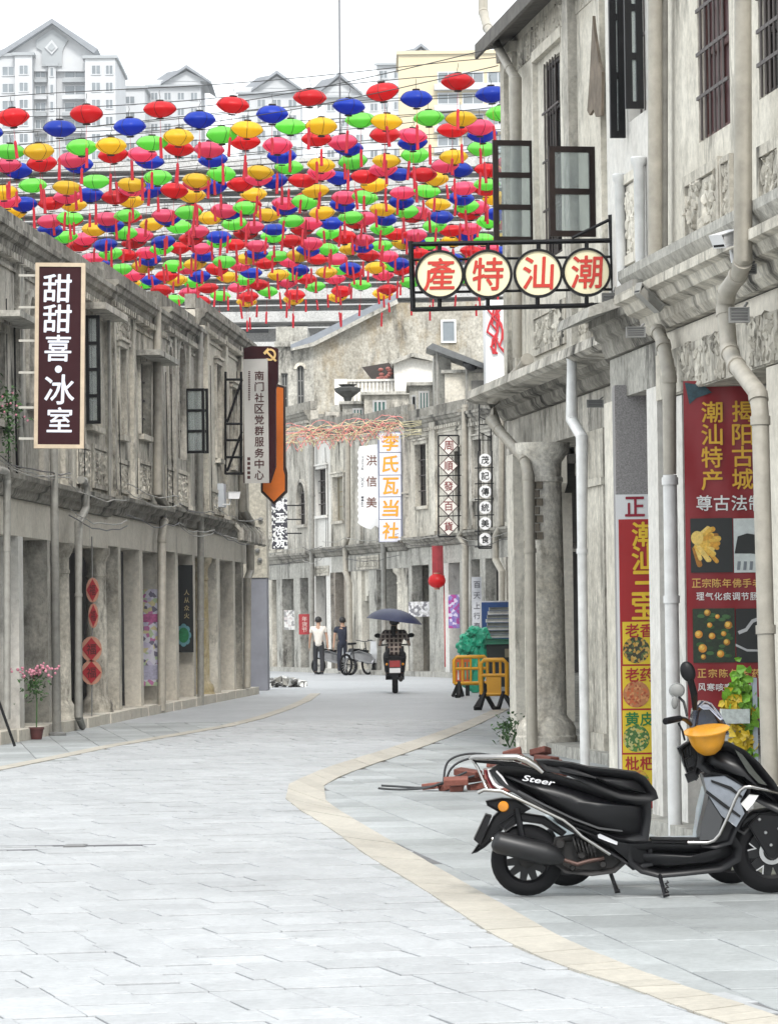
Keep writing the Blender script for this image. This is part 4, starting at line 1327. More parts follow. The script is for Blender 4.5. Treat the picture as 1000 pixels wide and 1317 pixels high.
g = TA.poly([(-40, 62), (33, 28), (66, 21), (66, 26), (-40, 70)]); m = MB(); m.prism(g, 14, 28); TA.part('rear_roof', m, TILEG)
for (a, b, t, y0) in ((-40, 19, 71, 1.5), (19, 41, 71, 0), (109, 148, 75, 0), (60, 70, 82, 2.5)):
    q0, q1 = pz(a, t), pz(b, t)
    m = MB(); m.box(q0[0], q1[0], y0, 26, 0, q0[1]); w_ = TA.part('bay', m, TOWERW)
    m = MB(); m.box(q0[0] - .4, q1[0] + .4, y0 - .4, 26, q0[1], q0[1] + .5); TA.part('coping', m, TOWERG, w_)
for r_ in range(9):
    t = 83 + r_ * 22.0
    for (a, b, y0) in ((1, 18, 1.45), (24, 37, -.05), (42, 57, 3.95), (62, 68, 2.45), (80, 108, 3.95), (117, 130, -.05), (135, 146, -.05)):
        q0, q1 = pz(a, t), pz(b, t + 13)
        tower_window(TA, q0[0], q1[0], q1[1], q0[1], y0)
    for (a, b, y0) in ((42, 58, 2.9), (78, 109, 2.6)):
        q0, q1 = pz(a, t + 14.5), pz(b, t + 19)
        m = MB(); m.box(q0[0], q1[0], y0, 4, q1[1], q0[1]); TA.part('balcony', m, TOWERW if r_ % 2 else TOWERG)

def gable_tower(label, cx, apex, half, eave, bodyl, bodyr, D, mat=TOWERW, cols=4, wing=None):
    th = T('apartment_tower', label, 'tower', frame(0, D, 0), 'pale apartment towers in the haze')
    q0, q1 = th.p(bodyl, eave), th.p(bodyr, eave)
    m = MB(); m.box(q0[0], q1[0], 0, 16, 0, q0[1] + .2); th.part('main_block', m, mat)
    g = th.poly([(cx - half, eave), (cx, apex + 3), (cx + half, eave)]); m = MB(); m.prism(g, -.1, 16); th.part('gable', m, mat)
    g = th.poly([(cx - half - 6, eave + 5), (cx, apex), (cx + half + 6, eave + 5), (cx + half + 5, eave + 1.5), (cx, apex - 4), (cx - half - 5, eave + 1.5)]); m = MB(); m.prism(g, -1.2, 17); th.part('roof', m, TILEG)
    # second slope seen from the side: ridge runs off to the left and back
    g = th.poly([(cx - half - 4, eave + 3), (cx - half * 1.9, eave + 4), (cx - half * .95, apex + 3), (cx, apex - 2)]); m = MB(); m.prism(g, 1.5, 2.5); th.part('roof_slope', m, TILEG)
    wpx = (bodyr - bodyl) / cols
    for r_ in range(9):
        for c in range(cols):
            a = bodyl + wpx * (c + .2); t = eave + 14 + r_ * 20
            u0, u1 = th.p(a, t), th.p(a + wpx * .6, t + 11)
            tower_window(th, u0[0], u1[0], u1[1], u0[1], -.02)
    m = MB(); u0, u1 = th.p(bodyl - 3, eave + 8), th.p(bodyr + 3, eave + 6); m.box(u0[0], u1[0], -.8, 0, u0[1], u0[1] + .35); th.part('string_course', m, TOWERG)
    return th
gable_tower('second pale gabled tower from the left in the haze', 240, 88, 27, 104, 190, 258, 700)
gable_tower('third pale gabled tower from the left in the haze', 356, 95, 27, 113, 306, 386, 700)
gable_tower('pale gabled tower behind the thin mast in the haze', 436, 98, 24, 118, 416, 490, 660)
gable_tower('pale gabled tower behind the cream block in the haze', 541, 60, 22, 76, 484, 556, 720)
lo = T('low_block', 'pale flat-topped block between the large tower and its neighbour', 'building', frame(0, 690, 0))
q0, q1 = lo.p(149, 114), lo.p(186, 114); m = MB(); m.box(q0[0], q1[0], 0, 14, 0, q0[1]); lo.part('wall', m, TOWERW)
m = MB(); m.box(q0[0] - .5, q1[0] + .5, -.5, 14, q0[1], q0[1] + .5); lo.part('coping', m, TOWERG)
for r_ in range(7):
    u0, u1 = lo.p(160, 123 + r_ * 20), lo.p(174, 134 + r_ * 20); tower_window(lo, u0[0], u1[0], u1[1], u0[1], -.02)
cb = T('cream_block', 'cream apartment block with wide balconies at the top centre right', 'building', frame(0, 560, 0))
q0, q1 = cb.p(512, 70), cb.p(700, 70); m = MB(); m.box(q0[0], q1[0], 0, 18, 0, q0[1]); cb.part('wall', m, CREAM)
m = MB(); m.box(q0[0] - .3, q1[0], -.4, 18, q0[1], q0[1] + .5); cb.part('coping', m, CREAM)
for r_ in range(7):
    t = 92 + r_ * 27
    for a, b in ((562, 590), (594, 622), (626, 654)):
        u0, u1 = cb.p(a, t), cb.p(b, t + 15); tower_window(cb, u0[0], u1[0], u1[1], u0[1], -.02)
    u0, u1 = cb.p(558, t + 17), cb.p(662, t + 23); m = MB(); m.box(u0[0], u1[0], -1.2, 0, u1[1], u0[1]); cb.part('balcony', m, TOWERW)

# long grey block whose slabs and rails show between the lanterns
GB = T('slab_block', 'long grey building with stacked floor slabs behind the lanterns', 'building', frame(0, 178, 0))
q0, q1 = GB.p(-60, 206), GB.p(700, 206)
m = MB(); m.box(q0[0], q1[0], 1.6, 14, 0, q0[1] - .2); GB.part('wall', m, plaster('grey_rear_wall', (.58, .57, .55), (.48, .475, .46), (.2, .2, .2), .5, .6, .2, 131))
for k, t in enumerate((204, 232, 260, 288, 316, 344, 372, 401, 440)):
    z = GB.p(300, t)[1]
    m = MB(); m.box(q0[0], q1[0], 0, 2.0, z - .48, z); GB.part('floor_slab', m, MATS['grey_rear_wall'])
    for j in range(1, 2):
        m = MB(); m.box(q0[0], q1[0], .1, .16, z - .48 - j * .3, z - .42 - j * .3); GB.part('rail', m, plain('grey_rail', (.45, .45, .44), .6))
    for i in range(15 if k > 6 else 0):
        x = q0[0] + (q1[0] - q0[0]) * (i + .5) / 15
        m = MB(); m.box(x - .6 + (i*7+k*3)%5*.2, x + .75, 1.5, 1.59, z - .86, z - .56); GB.part('window', m, plain('rear_window', (.05, .052, .055), .3, var=.4, scale=.6))
mast = MB(); p_ = at_depth(437, 200, 172); q_ = at_depth(436, -30, 172); mast.tube([(p_.x, p_.y, p_.z - 2), tuple(q_)], .045, 6)
solo('mast', 'thin dark mast rising above the lanterns near the centre', 'mast', mast, plain('mast_grey', (.12, .12, .13), .6))

# ------------------------------------------------------------------ lanterns
LC = {'red': (.80, .025, .035), 'blue': (.018, .075, .58), 'yellow': (.97, .66, .04), 'green': (.30, .88, .16), 'pink': (.95, .15, .28)}
R0 = .222
body_m = MB()
NB = 32
prof = [(.05, .122), (.10, .117), (.145, .102), (.18, .078), (.205, .050), (.221, .022), (.227, .002), (.217, -.018), (.192, -.046), (.157, -.074), (.115, -.100), (.08, -.114), (.05, -.120)]
vs = []; fs = []
for r_, z in prof:
    for j in range(NB):
        a = 2 * pi * j / NB
        k = 1.0 + .05 * (abs(cos(4 * a)) - .6) * (r_ / .222)
        vs.append((r_ * k * cos(a), r_ * k * sin(a), z))
for i in range(len(prof) - 1):
    for j in range(NB):
        fs.append((i * NB + j, (i + 1) * NB + j, (i + 1) * NB + (j + 1) % NB, i * NB + (j + 1) % NB))
body_m.add(vs, fs)
LB = {c: body_m.mesh('shade', silk('silk_' + c, v), 60) for c, v in LC.items()}
rib = MB()
for j in range(4):
    a = 2 * pi * (j + .1) / 4
    rib.tube([(r_ * 1.02 * cos(a), r_ * 1.02 * sin(a), z) for r_, z in prof], .0035, 4, caps=False)
for z0, z1 in ((.13, .15), (-.15, -.134)):
    rib.lathe([(.05, z0), (.056, (z0 + z1) / 2), (.05, z1)], 12)
FRM = rib.mesh('wire_frame', plain('lantern_wire_frame', (.03, .02, .015), .6))
hook = MB().tube([(0, 0, .14), (.012, 0, .2), (-.012, 0, .26), (0, 0, .30)], .004, 5).mesh('hook', plain('hook_wire', (.05, .05, .05), .5))
TASM = plain('tassel_red', (.50, .015, .03), .75, var=.25, rnd=.15)
tas = []
for k in range(4):
    t = MB(); sl_ = .20 + .05 * k; ln = .22 + .04 * ((k * 3) % 4)
    t.tube([(0, 0, -.135), (.006 * k, 0, -.135 - sl_)], .003, 4)
    t.tube([(0, 0, -.13 - sl_), (0, .0, -.16 - sl_), (.004, .003, -.2 - sl_), (.006, 0, -.16 - sl_ - ln)], [.014, .022, .02, .024], 7)
    tas.append(t.mesh('tassel', TASM, 50))
WIREM = plain('wire_black', (.04, .04, .04), .6)
ordinals = ['first', 'second', 'third', 'fourth', 'fifth', 'sixth', 'seventh', 'eighth', 'ninth', 'tenth', 'eleventh', 'twelfth', 'thirteenth', 'fourteenth', 'fifteenth', 'sixteenth', 'seventeenth', 'eighteenth', 'nineteenth', 'twentieth',
            'twenty-first', 'twenty-second', 'twenty-third', 'twenty-fourth', 'twenty-fifth', 'twenty-sixth', 'twenty-seventh', 'twenty-eighth', 'twenty-ninth', 'thirtieth', 'thirty-first', 'thirty-second', 'thirty-third', 'thirty-fourth', 'thirty-fifth', 'thirty-sixth', 'thirty-seventh', 'thirty-eighth']
# strings: (picture y at x=300, colour, x of a lantern in that string, slope)
STR = [(132, 'red', 300), (152, 'blue', 260), (173, 'green', 284), (171, 'yellow', 320), (187, 'red', 318), (193, 'pink', 270), (203, 'blue', 275),
       (221, 'green', 287), (222, 'yellow', 333), (237, 'pink', 250), (240, 'red', 306), (241, 'blue', 273), (254, 'yellow', 248), (265, 'green', 317), (268, 'pink', 290), (270, 'red', 243), (276, 'blue', 292),
       (284, 'yellow', 268), (289, 'green', 304), (297, 'pink', 252), (299, 'red', 316), (302, 'blue', 281), (312, 'green', 280), (316, 'red', 302), (317, 'pink', 328), (331, 'blue', 262), (332, 'yellow', 316), (334, 'green', 288), (346, 'red', 279), (348, 'pink', 240),
       (352, 'blue', 322), (357, 'yellow', 293), (362, 'green', 250), (368, 'red', 268), (370, 'pink', 306), (376, 'green', 344), (384, 'red', 318), (390, 'yellow', 316)]
ZL = 8.52
for si, (py, colr, px0) in enumerate(STR):
    r = ray(300, py)
    d = (ZL - CAM.z) / r.z * r.y
    c0 = at_depth(px0, py, d)
    slope = .066
    xl = -5.35 + .0608 * (d - 46) - 3.3
    xr = 1.85 + (d - 49) * .0354 + .35
    # lanterns hang on the string every metre
    k0 = math.ceil((xl + .9 - c0.x) / 1.0); k1 = math.floor((xr - .35 - c0.x) / 1.0)
    zc = lambda x: c0.z + slope * (x - c0.x) + .035 * sin(x * .9 + si)
    xs = [c0.x + k for k in range(k0, k1 + 1)]
    xs = [x for x in xs if -20 < CX + FPX * x / d]
    pts = [(xl + (xr - xl) * i / 16, d, zc(xl + (xr - xl) * i / 16) + .30) for i in range(17)]
    wr = MB().tube(pts, .006, 4)
    solo('lantern_wire', 'thin wire of the %s string of lanterns, counted from the nearest' % ordinals[si], 'wire', wr, WIREM, group='wires strung across the street')
    for n_, x in enumerate(xs):
        jx = random.uniform(-.04, .04); jz = random.uniform(-.02, .02)
        o = bpy.data.objects.new('lantern', None); o.empty_display_size = .1
        o.location = (x + jx, d + random.uniform(-.03, .03), zc(x) + jz)
        o.scale = (1, 1, random.uniform(.84, .98))
        o.rotation_euler = (random.uniform(-.09, .09), random.uniform(-.10, .10), random.uniform(0, 6.28))
        link(o)
        side = 'last on the right' if n_ == len(xs) - 1 else '%s from the left' % ordinals[n_]
        tag(o, '%s silk lantern, %s on the %s string counted from the nearest' % (colr, side, ordinals[si]), 'lantern', 'lanterns strung over the street')
        for nm, me in (('shade', LB[colr]), ('wire_frame', FRM), ('hook', hook), ('tassel', random.choice(tas))):
            link(bpy.data.objects.new(nm, me), o)

# ------------------------------------------------------------------ projecting signs
def facing(px, py, d, **k):
    p = at_depth(px, py, d)
    return frame(p.x, d, 0)

def rect(th, px0, py0, px1, py1):
    a, b = th.p(px0, py0), th.p(px1, py1)
    return min(a[0], b[0]), max(a[0], b[0]), min(a[1], b[1]), max(a[1], b[1])

MAROON = plain('maroon_board', (.035, .005, .008), .5, spec=.2)
# maroon shop sign, left
SG = T('projecting_sign', 'tall maroon sign with white characters and a pale wooden frame, far left', 'sign', frame(at_depth(77, 600, 50).x, 50, rad(0)))
SG.M = SG.M @ Matrix.Rotation(rad(1.1), 4, 'Y'); SG.o.matrix_world = SG.M
x0, x1, z0, z1 = rect(SG, 46, 338, 108, 577)
m = MB(); m.box(x0 + .04, x1 - .04, -.04, .04, z0 + .04, z1 - .04); SG.part('board', m, MAROON)
for q in ((x0, x0 + .05, z0, z1), (x1 - .05, x1, z0, z1), (x0 + .05, x1 - .05, z1 - .05, z1), (x0 + .05, x1 - .05, z0, z0 + .05)):
    m = MB(); m.box(q[0], q[1], -.055, .055, q[2], q[3]); SG.part('frame', m, plain('pale_wood', (.62, .50, .36), .6, var=.15, scale=10))
WCH = plain('white_letter', (.78, .80, .90), .5, var=.04)
for ch, (px, py, s_) in zip('甜甜喜·冰室', ((74, 371, 34), (74, 410, 34), (75, 448, 32), (75.5, 475, 9), (77, 501, 36), (77, 540, 30))):
    x, z = SG.p(px, py); k = s_ / 100
    SG.part('character', put_char(MB(), ch, x, z, -.042, k * (1.05 if ch != '·' else 1), k * 1.05, .019, .03), WCH)
for i, py in enumerate((353, 394, 437, 478, 523, 563)):
    a = SG.p(24, py); b = SG.p(46, py + 1)
    m = MB(); m.box(a[0], b[0] + .02, .0, .035, b[1] - .015, b[1] + .015); SG.part('bracket_arm', m, plain('pale_steel', (.55, .53, .47), .5))
# the pole under it
g = ground(73, 946)
PO = T('lamp_pole', 'thick grey steel pole standing below the maroon sign', 'pole', frame(g.x, g.y, 0))
m = MB(); m.lathe([(.085, 0), (.085, .02), (.062, .03), (.056, 2.4), (.056, 4.7)], 14); PO.part('shaft', m, PIPEG, smooth=40)
m = MB(); m.lathe([(.13, 0), (.13, .03), (.08, .05)], 14); PO.part('base_plate', m, GREYBOX)

# community sign
CS = T('community_sign', 'grey party community sign with maroon top and gold emblem on the left row', 'sign', frame(at_depth(333, 600, 79).x, 79, rad(-8)))
x0, x1, z0, z1 = rect(CS, 313, 462, 346, 621)
GREYS = plain('sign_grey', (.50, .49, .46), .5, var=.05)
m = MB(); m.prism(CS.poly([(313, 621), (313, 448), (322, 445), (348, 445), (357, 448), (357, 490), (354, 500), (354, 600), (347, 621)]), .02, .12); CS.part('backing', m, MAROON)
m = MB(); m.box(x0, x1, -.01, .02, z0, z1); CS.part('panel', m, GREYS)
MROON2 = plain('sign_ink', (.06, .015, .015), .6)
for i, ch in enumerate('南门社区党群服务中心'):
    x, z = CS.p(333.5, 483 + i * 14.2); CS.part('character', put_char(MB(), ch, x, z, -.011, .185, .185, .025), MROON2)
for i in range(16):
    x, z = CS.p(320.5, 478 + i * 2.4); m = MB(); m.box(x - .02, x + .02, -.014, -.011, z - .011, z + .011); CS.part('small_print', m, MROON2)
for i in range(5):
    x, z = CS.p(320, 590 + i * 6); m = MB(); m.box(x - .03, x + .03, -.014, -.011, z - .03, z + .03); CS.part('small_print', m, MROON2)
GOLD = plain('gold_paint', (.80, .55, .22), .4)
ex, ez = CS.p(347, 456)
m = MB()
m.arcband(ex + .0, ez + .0, .085, .125, rad(-125), rad(95), .004, .02, 16)
m.prism([(ex - .15, ez - .13), (ex - .12, ez - .16), (ex - .04, ez - .10), (ex - .07, ez - .07)], .0, .018)
m.prism([(ex - .085, ez + .05), (ex - .055, ez + .08), (ex + .14, ez - .12), (ex + .11, ez - .15)], -.004, .0035)
m.prism([(ex - .14, ez + .04), (ex - .04, ez + .14), (ex - .0, ez + .10), (ex - .10, ez + .0)], -.008, -.0045)
CS.part('emblem', m, GOLD)
# orange arrow board behind it
OS = T('orange_arrow_sign', 'orange arrow-shaped board behind the grey community sign', 'sign', frame(at_depth(352, 600, 80.5).x, 80.5, rad(-6)))
m = MB(); m.prism(OS.poly([(335, 633), (335, 600), (350, 600), (352, 492), (366, 497), (367, 600), (369, 608), (369, 633), (352, 649)]), .03, .1); OS.part('backing', m, plain('dark_edge', (.03, .015, .01), .6))
m = MB(); m.prism(OS.poly([(338, 631), (338, 606), (353, 605), (355, 497), (364, 499), (364, 604), (366, 611), (366, 631), (352, 645)]), .0, .03); OS.part('panel', m, plain('orange_paint', (.72, .17, .015), .5, var=.08))
# black steel lattice bracket carrying the signs
BR = T('sign_bracket', 'black steel lattice bracket holding the community sign', 'bracket', frame(at_depth(300, 600, 78.4).x, 78.4, 0))
def bar(th, a, b, r=.018, name='bar', mat=BLACKM, y=0.0, y2=None):
    m = MB(); m.tube([th.P(a[0], a[1], y), th.P(b[0], b[1], y if y2 is None else y2)], r, 4); th.part(name, m, mat)
for a, b in (((290, 478), (290, 610)), ((310, 478), (310, 610)), ((290, 545), (312, 545)), ((291, 488), (312, 488)), ((292, 543), (311, 488)), ((292, 606), (311, 555)), ((290, 566), (312, 566)), ((290, 588), (312, 588)), ((290, 609), (313, 609))):
    bar(BR, a, b, .025)

# dark sign with white characters on the far row
DS = T('far_dark_sign', 'small dark speckled sign with white characters below the orange arrow', 'sign', frame(at_depth(359, 670, 118).x, 118, 0))
x0, x1, z0, z1 = rect(DS, 349, 640, 370, 706)
m = MB(); m.box(x0, x1, 0, .06, z0, z1); DS.part('board', m, shards('speckled_print', [(.6, .6, .58), (.03, .03, .04)], (.03, .028, .04), 16))
for i, ch in enumerate('旗王衣坊'):
    x, z = DS.p(360, 650 + i * 16); DS.part('character', put_char(MB(), ch, x, z, -.003, .27, .27, .03), WHITEP)
for py in (650, 668, 686): bar(DS, (368, py), (388, py), .02, y=.03)

# white shop sign with red-brown characters
def chars(th, s, px, pys, size, mat, y=-.004, bold=.02, shear=0.0, wk=1.0):
    for ch, py in zip(s, pys):
        x, z = th.p(px, py); th.part('character', put_char(MB(), ch, x, z, y, size * wk, size, bold, shear), mat)
dF = lambda px: 29.2 / ((px - 500) / FPX + .2604)   # depth of the far facade at a picture column
WS = T('white_shop_sign', 'white scalloped sign with brown characters beside the orange lettered one', 'sign', frame(at_depth(474, 620, dF(487) - .3).x, dF(487) - .3, 0))
pl = [(460, 574), (486, 570), (487, 680), (482, 676), (476, 681), (468, 678), (462, 672)]
edge = []
for i in range(24): edge.append((460.0 + (1.2 if i % 2 else -.4), 672 - i * 4.1))
m = MB(); m.prism(WS.poly(edge[::-1][::-1] + [(462, 574), (487, 571), (487, 679), (482, 676), (477, 681), (470, 679), (464, 676)]), 0, .06); WS.part('board', m, plain('sign_white', (.82, .82, .82), .4, var=.03))
chars(WS, '洪信美', 477.5, (592, 619, 646), .30, plain('brown_ink', (.16, .06, .04), .5), bold=.015)
for tx, py in (('Hong', 596), ('Xin', 620), ('Mei', 645)):
    vs_, fs_ = glyph(tx, .01)
    x, z = WS.p(466, py); hgt = .085; ln = .1 * len(tx)
    m = MB(); m.add([(x + b * hgt, -.004, z - a * ln) for a, b in vs_], fs_); WS.part('lettering', m, plain('grey_ink', (.1, .1, .12), .5))

# orange lettered light box sign
OL = T('lettered_panel_sign', 'column of five pale panels with orange characters on the far row', 'sign', frame(at_depth(501, 620, dF(516) - .45).x, dF(516) - .45, 0))
PANW = plain('panel_lilac_white', (.72, .72, .80), .35, var=.04)
ORCH = plain('orange_letter', (.85, .36, .02), .45)
ys = (556, 582, 611, 639, 668, 697)
for i, ch in enumerate('李氏瓦当社'):
    x0, x1, z0, z1 = rect(OL, 487.5, ys[i] + .6, 515.5, ys[i + 1] - .6)
    m = MB(); m.box(x0, x1, 0, .14, z0, z1); pn = OL.part('panel', m, PANW)
    x, z = OL.p(502, (ys[i] + ys[i + 1]) / 2); OL.part('character', put_char(MB(), ch, x, z, -.004, .44, .46, .03, .08), ORCH, pn)
x0, x1, z0, z1 = rect(OL, 487, 697.5, 516, 555); m = MB(); m.box(x0, x1, .05, .1, z0, z1); OL.part('frame', m, plain('blue_grey_frame', (.2, .22, .3), .5))

# black frame with white diamonds
DI = T('diamond_sign', 'black frame sign with five pale diamond plates and red characters', 'sign', frame(at_depth(576, 620, dF(590) - .4).x, dF(590) - .4, 0))
for a, b in (((563.5, 560), (563.5, 690)), ((589.5, 560), (589.5, 690)), ((563.5, 560), (589.5, 560)), ((563.5, 690), (589.5, 690))): bar(DI, a, b, .022, 'frame_bar')
for i in range(1, 5): bar(DI, (563.5, 560 + 26 * i), (600, 559 + 26 * i), .015, 'cross_bar')
DPL = plain('pale_plate', (.78, .74, .68), .45, var=.05)
for i, ch in enumerate('周順發百貨'):
    cy = 573 + 26 * i
    m = MB(); m.prism(DI.poly([(563.6, cy), (576.5, cy - 13), (589.4, cy), (576.5, cy + 13)]), .02, .05); DI.part('plate_rim', m, plain('rim_brown', (.10, .05, .045), .6))
    m = MB(); m.prism(DI.poly([(565.2, cy), (576.5, cy - 11.4), (587.8, cy), (576.5, cy + 11.4)]), 0, .04); dp = DI.part('plate', m, DPL)
    x, z = DI.p(576.5, cy); DI.part('character', put_char(MB(), ch, x, z, -.004, .24, .25, .015), plain('dark_red_ink', (.22, .04, .04), .5), dp)

# black frame with white discs
DC = T('disc_sign', 'black lattice sign with six white discs and dark characters, far right row', 'sign', frame(at_depth(623, 640, dF(634) - .4).x, dF(634) - .4, 0))
for a, b in (((615, 580), (615, 705)), ((632, 580), (632, 705)), ((615, 705), (632, 705))): bar(DC, a, b, .02, 'frame_bar')
for i in range(6): bar(DC, (610, 602 + 20.3 * i), (640, 601 + 20.3 * i), .014, 'cross_bar')
for i in range(5): bar(DC, (616, 526 + i * 10), (631, 533 + i * 10 if i % 2 else 526 + i * 10), .012, 'lattice_bar')
bar(DC, (616, 520), (616, 580), .016, 'lattice_bar'); bar(DC, (631, 520), (631, 580), .016, 'lattice_bar')
for i, ch in enumerate('茂記傳統美食'):
    cy = 591.5 + 20.4 * i
    x, z = DC.p(623.5, cy); m = MB(); m.lathe([(.155, 0), (.165, .01), (.165, .04)], 20, (x, .04, z), Matrix.Rotation(rad(90), 3, 'X'))
    dp = DC.part('disc', m, WHITEP); DC.part('character', put_char(MB(), ch, x, z, -.002, .2, .2, .02), BLACKP, dp)

# the black frame sign over the street
NS = T('hanging_frame_sign', 'black frame with four cream discs and red characters over the street', 'sign', frame(at_depth(790, 400, 29.0).x, 29.0, rad(0)))
for a, b, r_ in (((528, 314), (789, 309), .018), ((530, 398), (780, 392), .018), ((528, 310), (531, 400), .02), ((531, 334), (786, 330), .01), ((531, 376), (786, 372), .01), ((786, 276), (791, 392), .026), ((735, 306), (788, 280), .012)):
    bar(NS, a, b, r_, 'frame_bar')
for a, t, bt in ((565, 313, 323), (565, 384, 397), (627, 312, 323), (627, 384, 396), (692, 311, 321), (691, 383, 395), (754, 310, 320), (754, 382, 393)):
    bar(NS, (a, t), (a, bt), .016, 'frame_bar')
CRM = plain('cream_disc', (.86, .78, .52), .45, var=.04); RCH = plain('red_letter', (.55, .035, .02), .5)
for ch, cx_, cy_ in zip('產特汕潮', (565, 627, 691.5, 754), (353, 352.5, 351.5, 350)):
    x, z = NS.p(cx_, cy_)
    R90 = Matrix.Rotation(rad(90), 3, 'X')
    m = MB(); m.lathe([(.182, -.03), (.186, 0), (.182, .035), (.165, .035), (.165, -.03)], 40, (x, 0, z), R90); rg = NS.part('disc_rim', m, BLACKM, smooth=40)
    m = MB(); m.lathe([(.168, -.02), (.168, .02)], 40, (x, 0, z), R90); NS.part('disc', m, CRM, rg)
    NS.part('character', put_char(MB(), ch, x, z, -.022, .225, .24, .02, .06), RCH, rg)

# ------------------------------------------------------------------ arcade banners, right
BN = T('red_banner', 'large red banner with yellow characters and fruit pictures in the right arcade', 'banner', frame(at_depth(925, 700, 25.6).x, 25.6, rad(-3)))
x0, x1, z0, z1 = rect(BN, 878, 490, 985, 925)
BRED = plain('banner_red', (.26, .006, .012), .38, var=.12, scale=3, bump=.3)
nx, nz_ = 10, 22
m = MB(); vs = []; fs = []
for j in range(nz_ + 1):
    for i in range(nx + 1):
        x = x0 + (x1 - x0) * i / nx; z = z0 + (z1 - z0) * j / nz_
        vs.append((x, .006 * sin(i * 1.3 + j * .7) - .0, z))
for j in range(nz_):
    for i in range(nx): fs.append((j * (nx + 1) + i, j * (nx + 1) + i + 1, (j + 1) * (nx + 1) + i + 1, (j + 1) * (nx + 1) + i))
m.add(vs, fs); BN.part('cloth', m, BRED, smooth=60)
YCH = plain('yellow_letter', (.75, .42, .03), .45); WL = plain('white_print', (.82, .8, .78), .45); OCH = plain('ochre_letter', (.75, .45, .12), .45)
chars(BN, '潮汕特产', 915, (530, 559, 588, 617), .135, YCH, -.012, .022)
chars(BN, '揭阳古城', 954.5, (529, 559, 587, 616), .135, YCH, -.012, .022)
for i, ch in enumerate('尊古法制'):
    x, z = BN.p(905 + 22.5 * i, 647); BN.part('character', put_char(MB(), ch, x, z, -.012, .10, .10, .022), WL); BN.part('character', put_char(MB(), ch, x, z, -.0135, .088, .088, .0), BLACKP)
def line(th, s, px, py, dx, size, mat, y=-.012, bold=.018):
    for i, ch in enumerate(s):
        x, z = th.p(px + dx * i, py); th.part('character', put_char(MB(), ch, x, z, y, size, size, bold), mat)
line(BN, '正宗陈年佛手老', 895, 750, 13, .058, OCH); line(BN, '理气化痰调节肠胃', 900, 767, 11.5, .05, WL)
line(BN, '正宗陈年老药桔', 902, 866, 14, .056, OCH); line(BN, '风寒咳嗽化痰', 902, 884, 11.5, .05, WL)
def flat(th, px0, py0, px1, py1, mat, y, name='picture', parent=None):
    x0, x1, z0, z1 = rect(th, px0, py0, px1, py1)
    m = MB(); m.box(x0, x1, y - .002, y, z0, z1); return th.part(name, m, mat, parent)
BLK = plain('print_black', (.012, .014, .014), .4)
pic = flat(BN, 887, 667, 942, 736, BLK, -.011)
def blob(th, pts, mat, y, parent, name='printed_fruit'):
    m = MB(); m.prism(th.poly(pts), y - .0015, y); th.part(name, m, mat, parent)
FY = plain('citron_yellow', (.80, .44, .05), .4, var=.3, scale=40); FO = plain('citron_orange', (.68, .26, .02), .4, var=.3, scale=40)
def finger(cx, cy, ang, L_, w_):
    c, s_ = cos(ang), sin(ang); pts = []
    for t in range(9):
        a = -pi / 2 + pi * t / 8; pts.append((cx + c * (L_ * .75 + w_ * cos(a)) - s_ * w_ * sin(a), cy + s_ * (L_ * .75 + w_ * cos(a)) + c * w_ * sin(a)))
    pts += [(cx - s_ * w_ * .8 , cy + c * w_ * .8), (cx + s_ * w_ * .8, cy - c * w_ * .8)]
    return pts
yy = -.0132
RF = random.Random(12)
FT = [plain('citron_a', (.82, .50, .07), .4, var=.4, scale=50), plain('citron_b', (.70, .34, .03), .4, var=.4, scale=50), plain('citron_c', (.88, .62, .16), .4, var=.3, scale=50), plain('citron_d', (.42, .17, .015), .4, var=.4, scale=50)]
for k in range(26):
    an = RF.uniform(-.75, 1.45); L_ = RF.uniform(20, 42); cx_, cy_ = 893 + RF.uniform(-2, 8), 694 + RF.uniform(-6, 10)
    pts = [(min(941, max(888, a)), min(735, max(668, b))) for a, b in finger(cx_, cy_, an, L_, RF.uniform(2.2, 3.6))]
    blob(BN, pts, FT[3 if k < 7 else RF.randrange(3)], yy - .00012 * k, pic)
blob(BN, [(896 + 8 * cos(a * pi / 8), 692 + 9 * sin(a * pi / 8)) for a in range(16)], FT[2], yy - .0034, pic)
pic2 = flat(BN, 942.5, 667, 985, 736, plain('print_pale', (.62, .66, .64), .4, var=.2, scale=20), -.011)
blob(BN, [(944, 712), (948, 690), (960, 686), (985, 690), (985, 714), (965, 712)], BLK, yy, pic2, 'printed_shape')
for k in range(5): blob(BN, [(948 + k * 8, 722), (952 + k * 8, 722), (951 + k * 8, 733), (947 + k * 8, 733)], plain('print_grey', (.2, .22, .24), .4), yy, pic2, 'printed_shape')
pic3 = flat(BN, 890, 783, 945, 852, plain('print_leaf', (.014, .03, .012), .4, var=.6, scale=60), -.011)
for k in range(40):
    cx_, cy_ = random.uniform(895, 940), random.uniform(788, 848); r_ = random.uniform(2.5, 4.2)
    if k < 34:
        blob(BN, [(cx_ + r_ * 1.4 * cos(a * pi / 4 + k), cy_ + r_ * sin(a * pi / 4 + k) * .7) for a in range(8)], plain('print_green%d' % (k % 3), ((.03, .10, .02), (.015, .05, .015), (.05, .14, .04))[k % 3], .4, var=.3), yy - .00005 * k, pic3, 'printed_leaf')
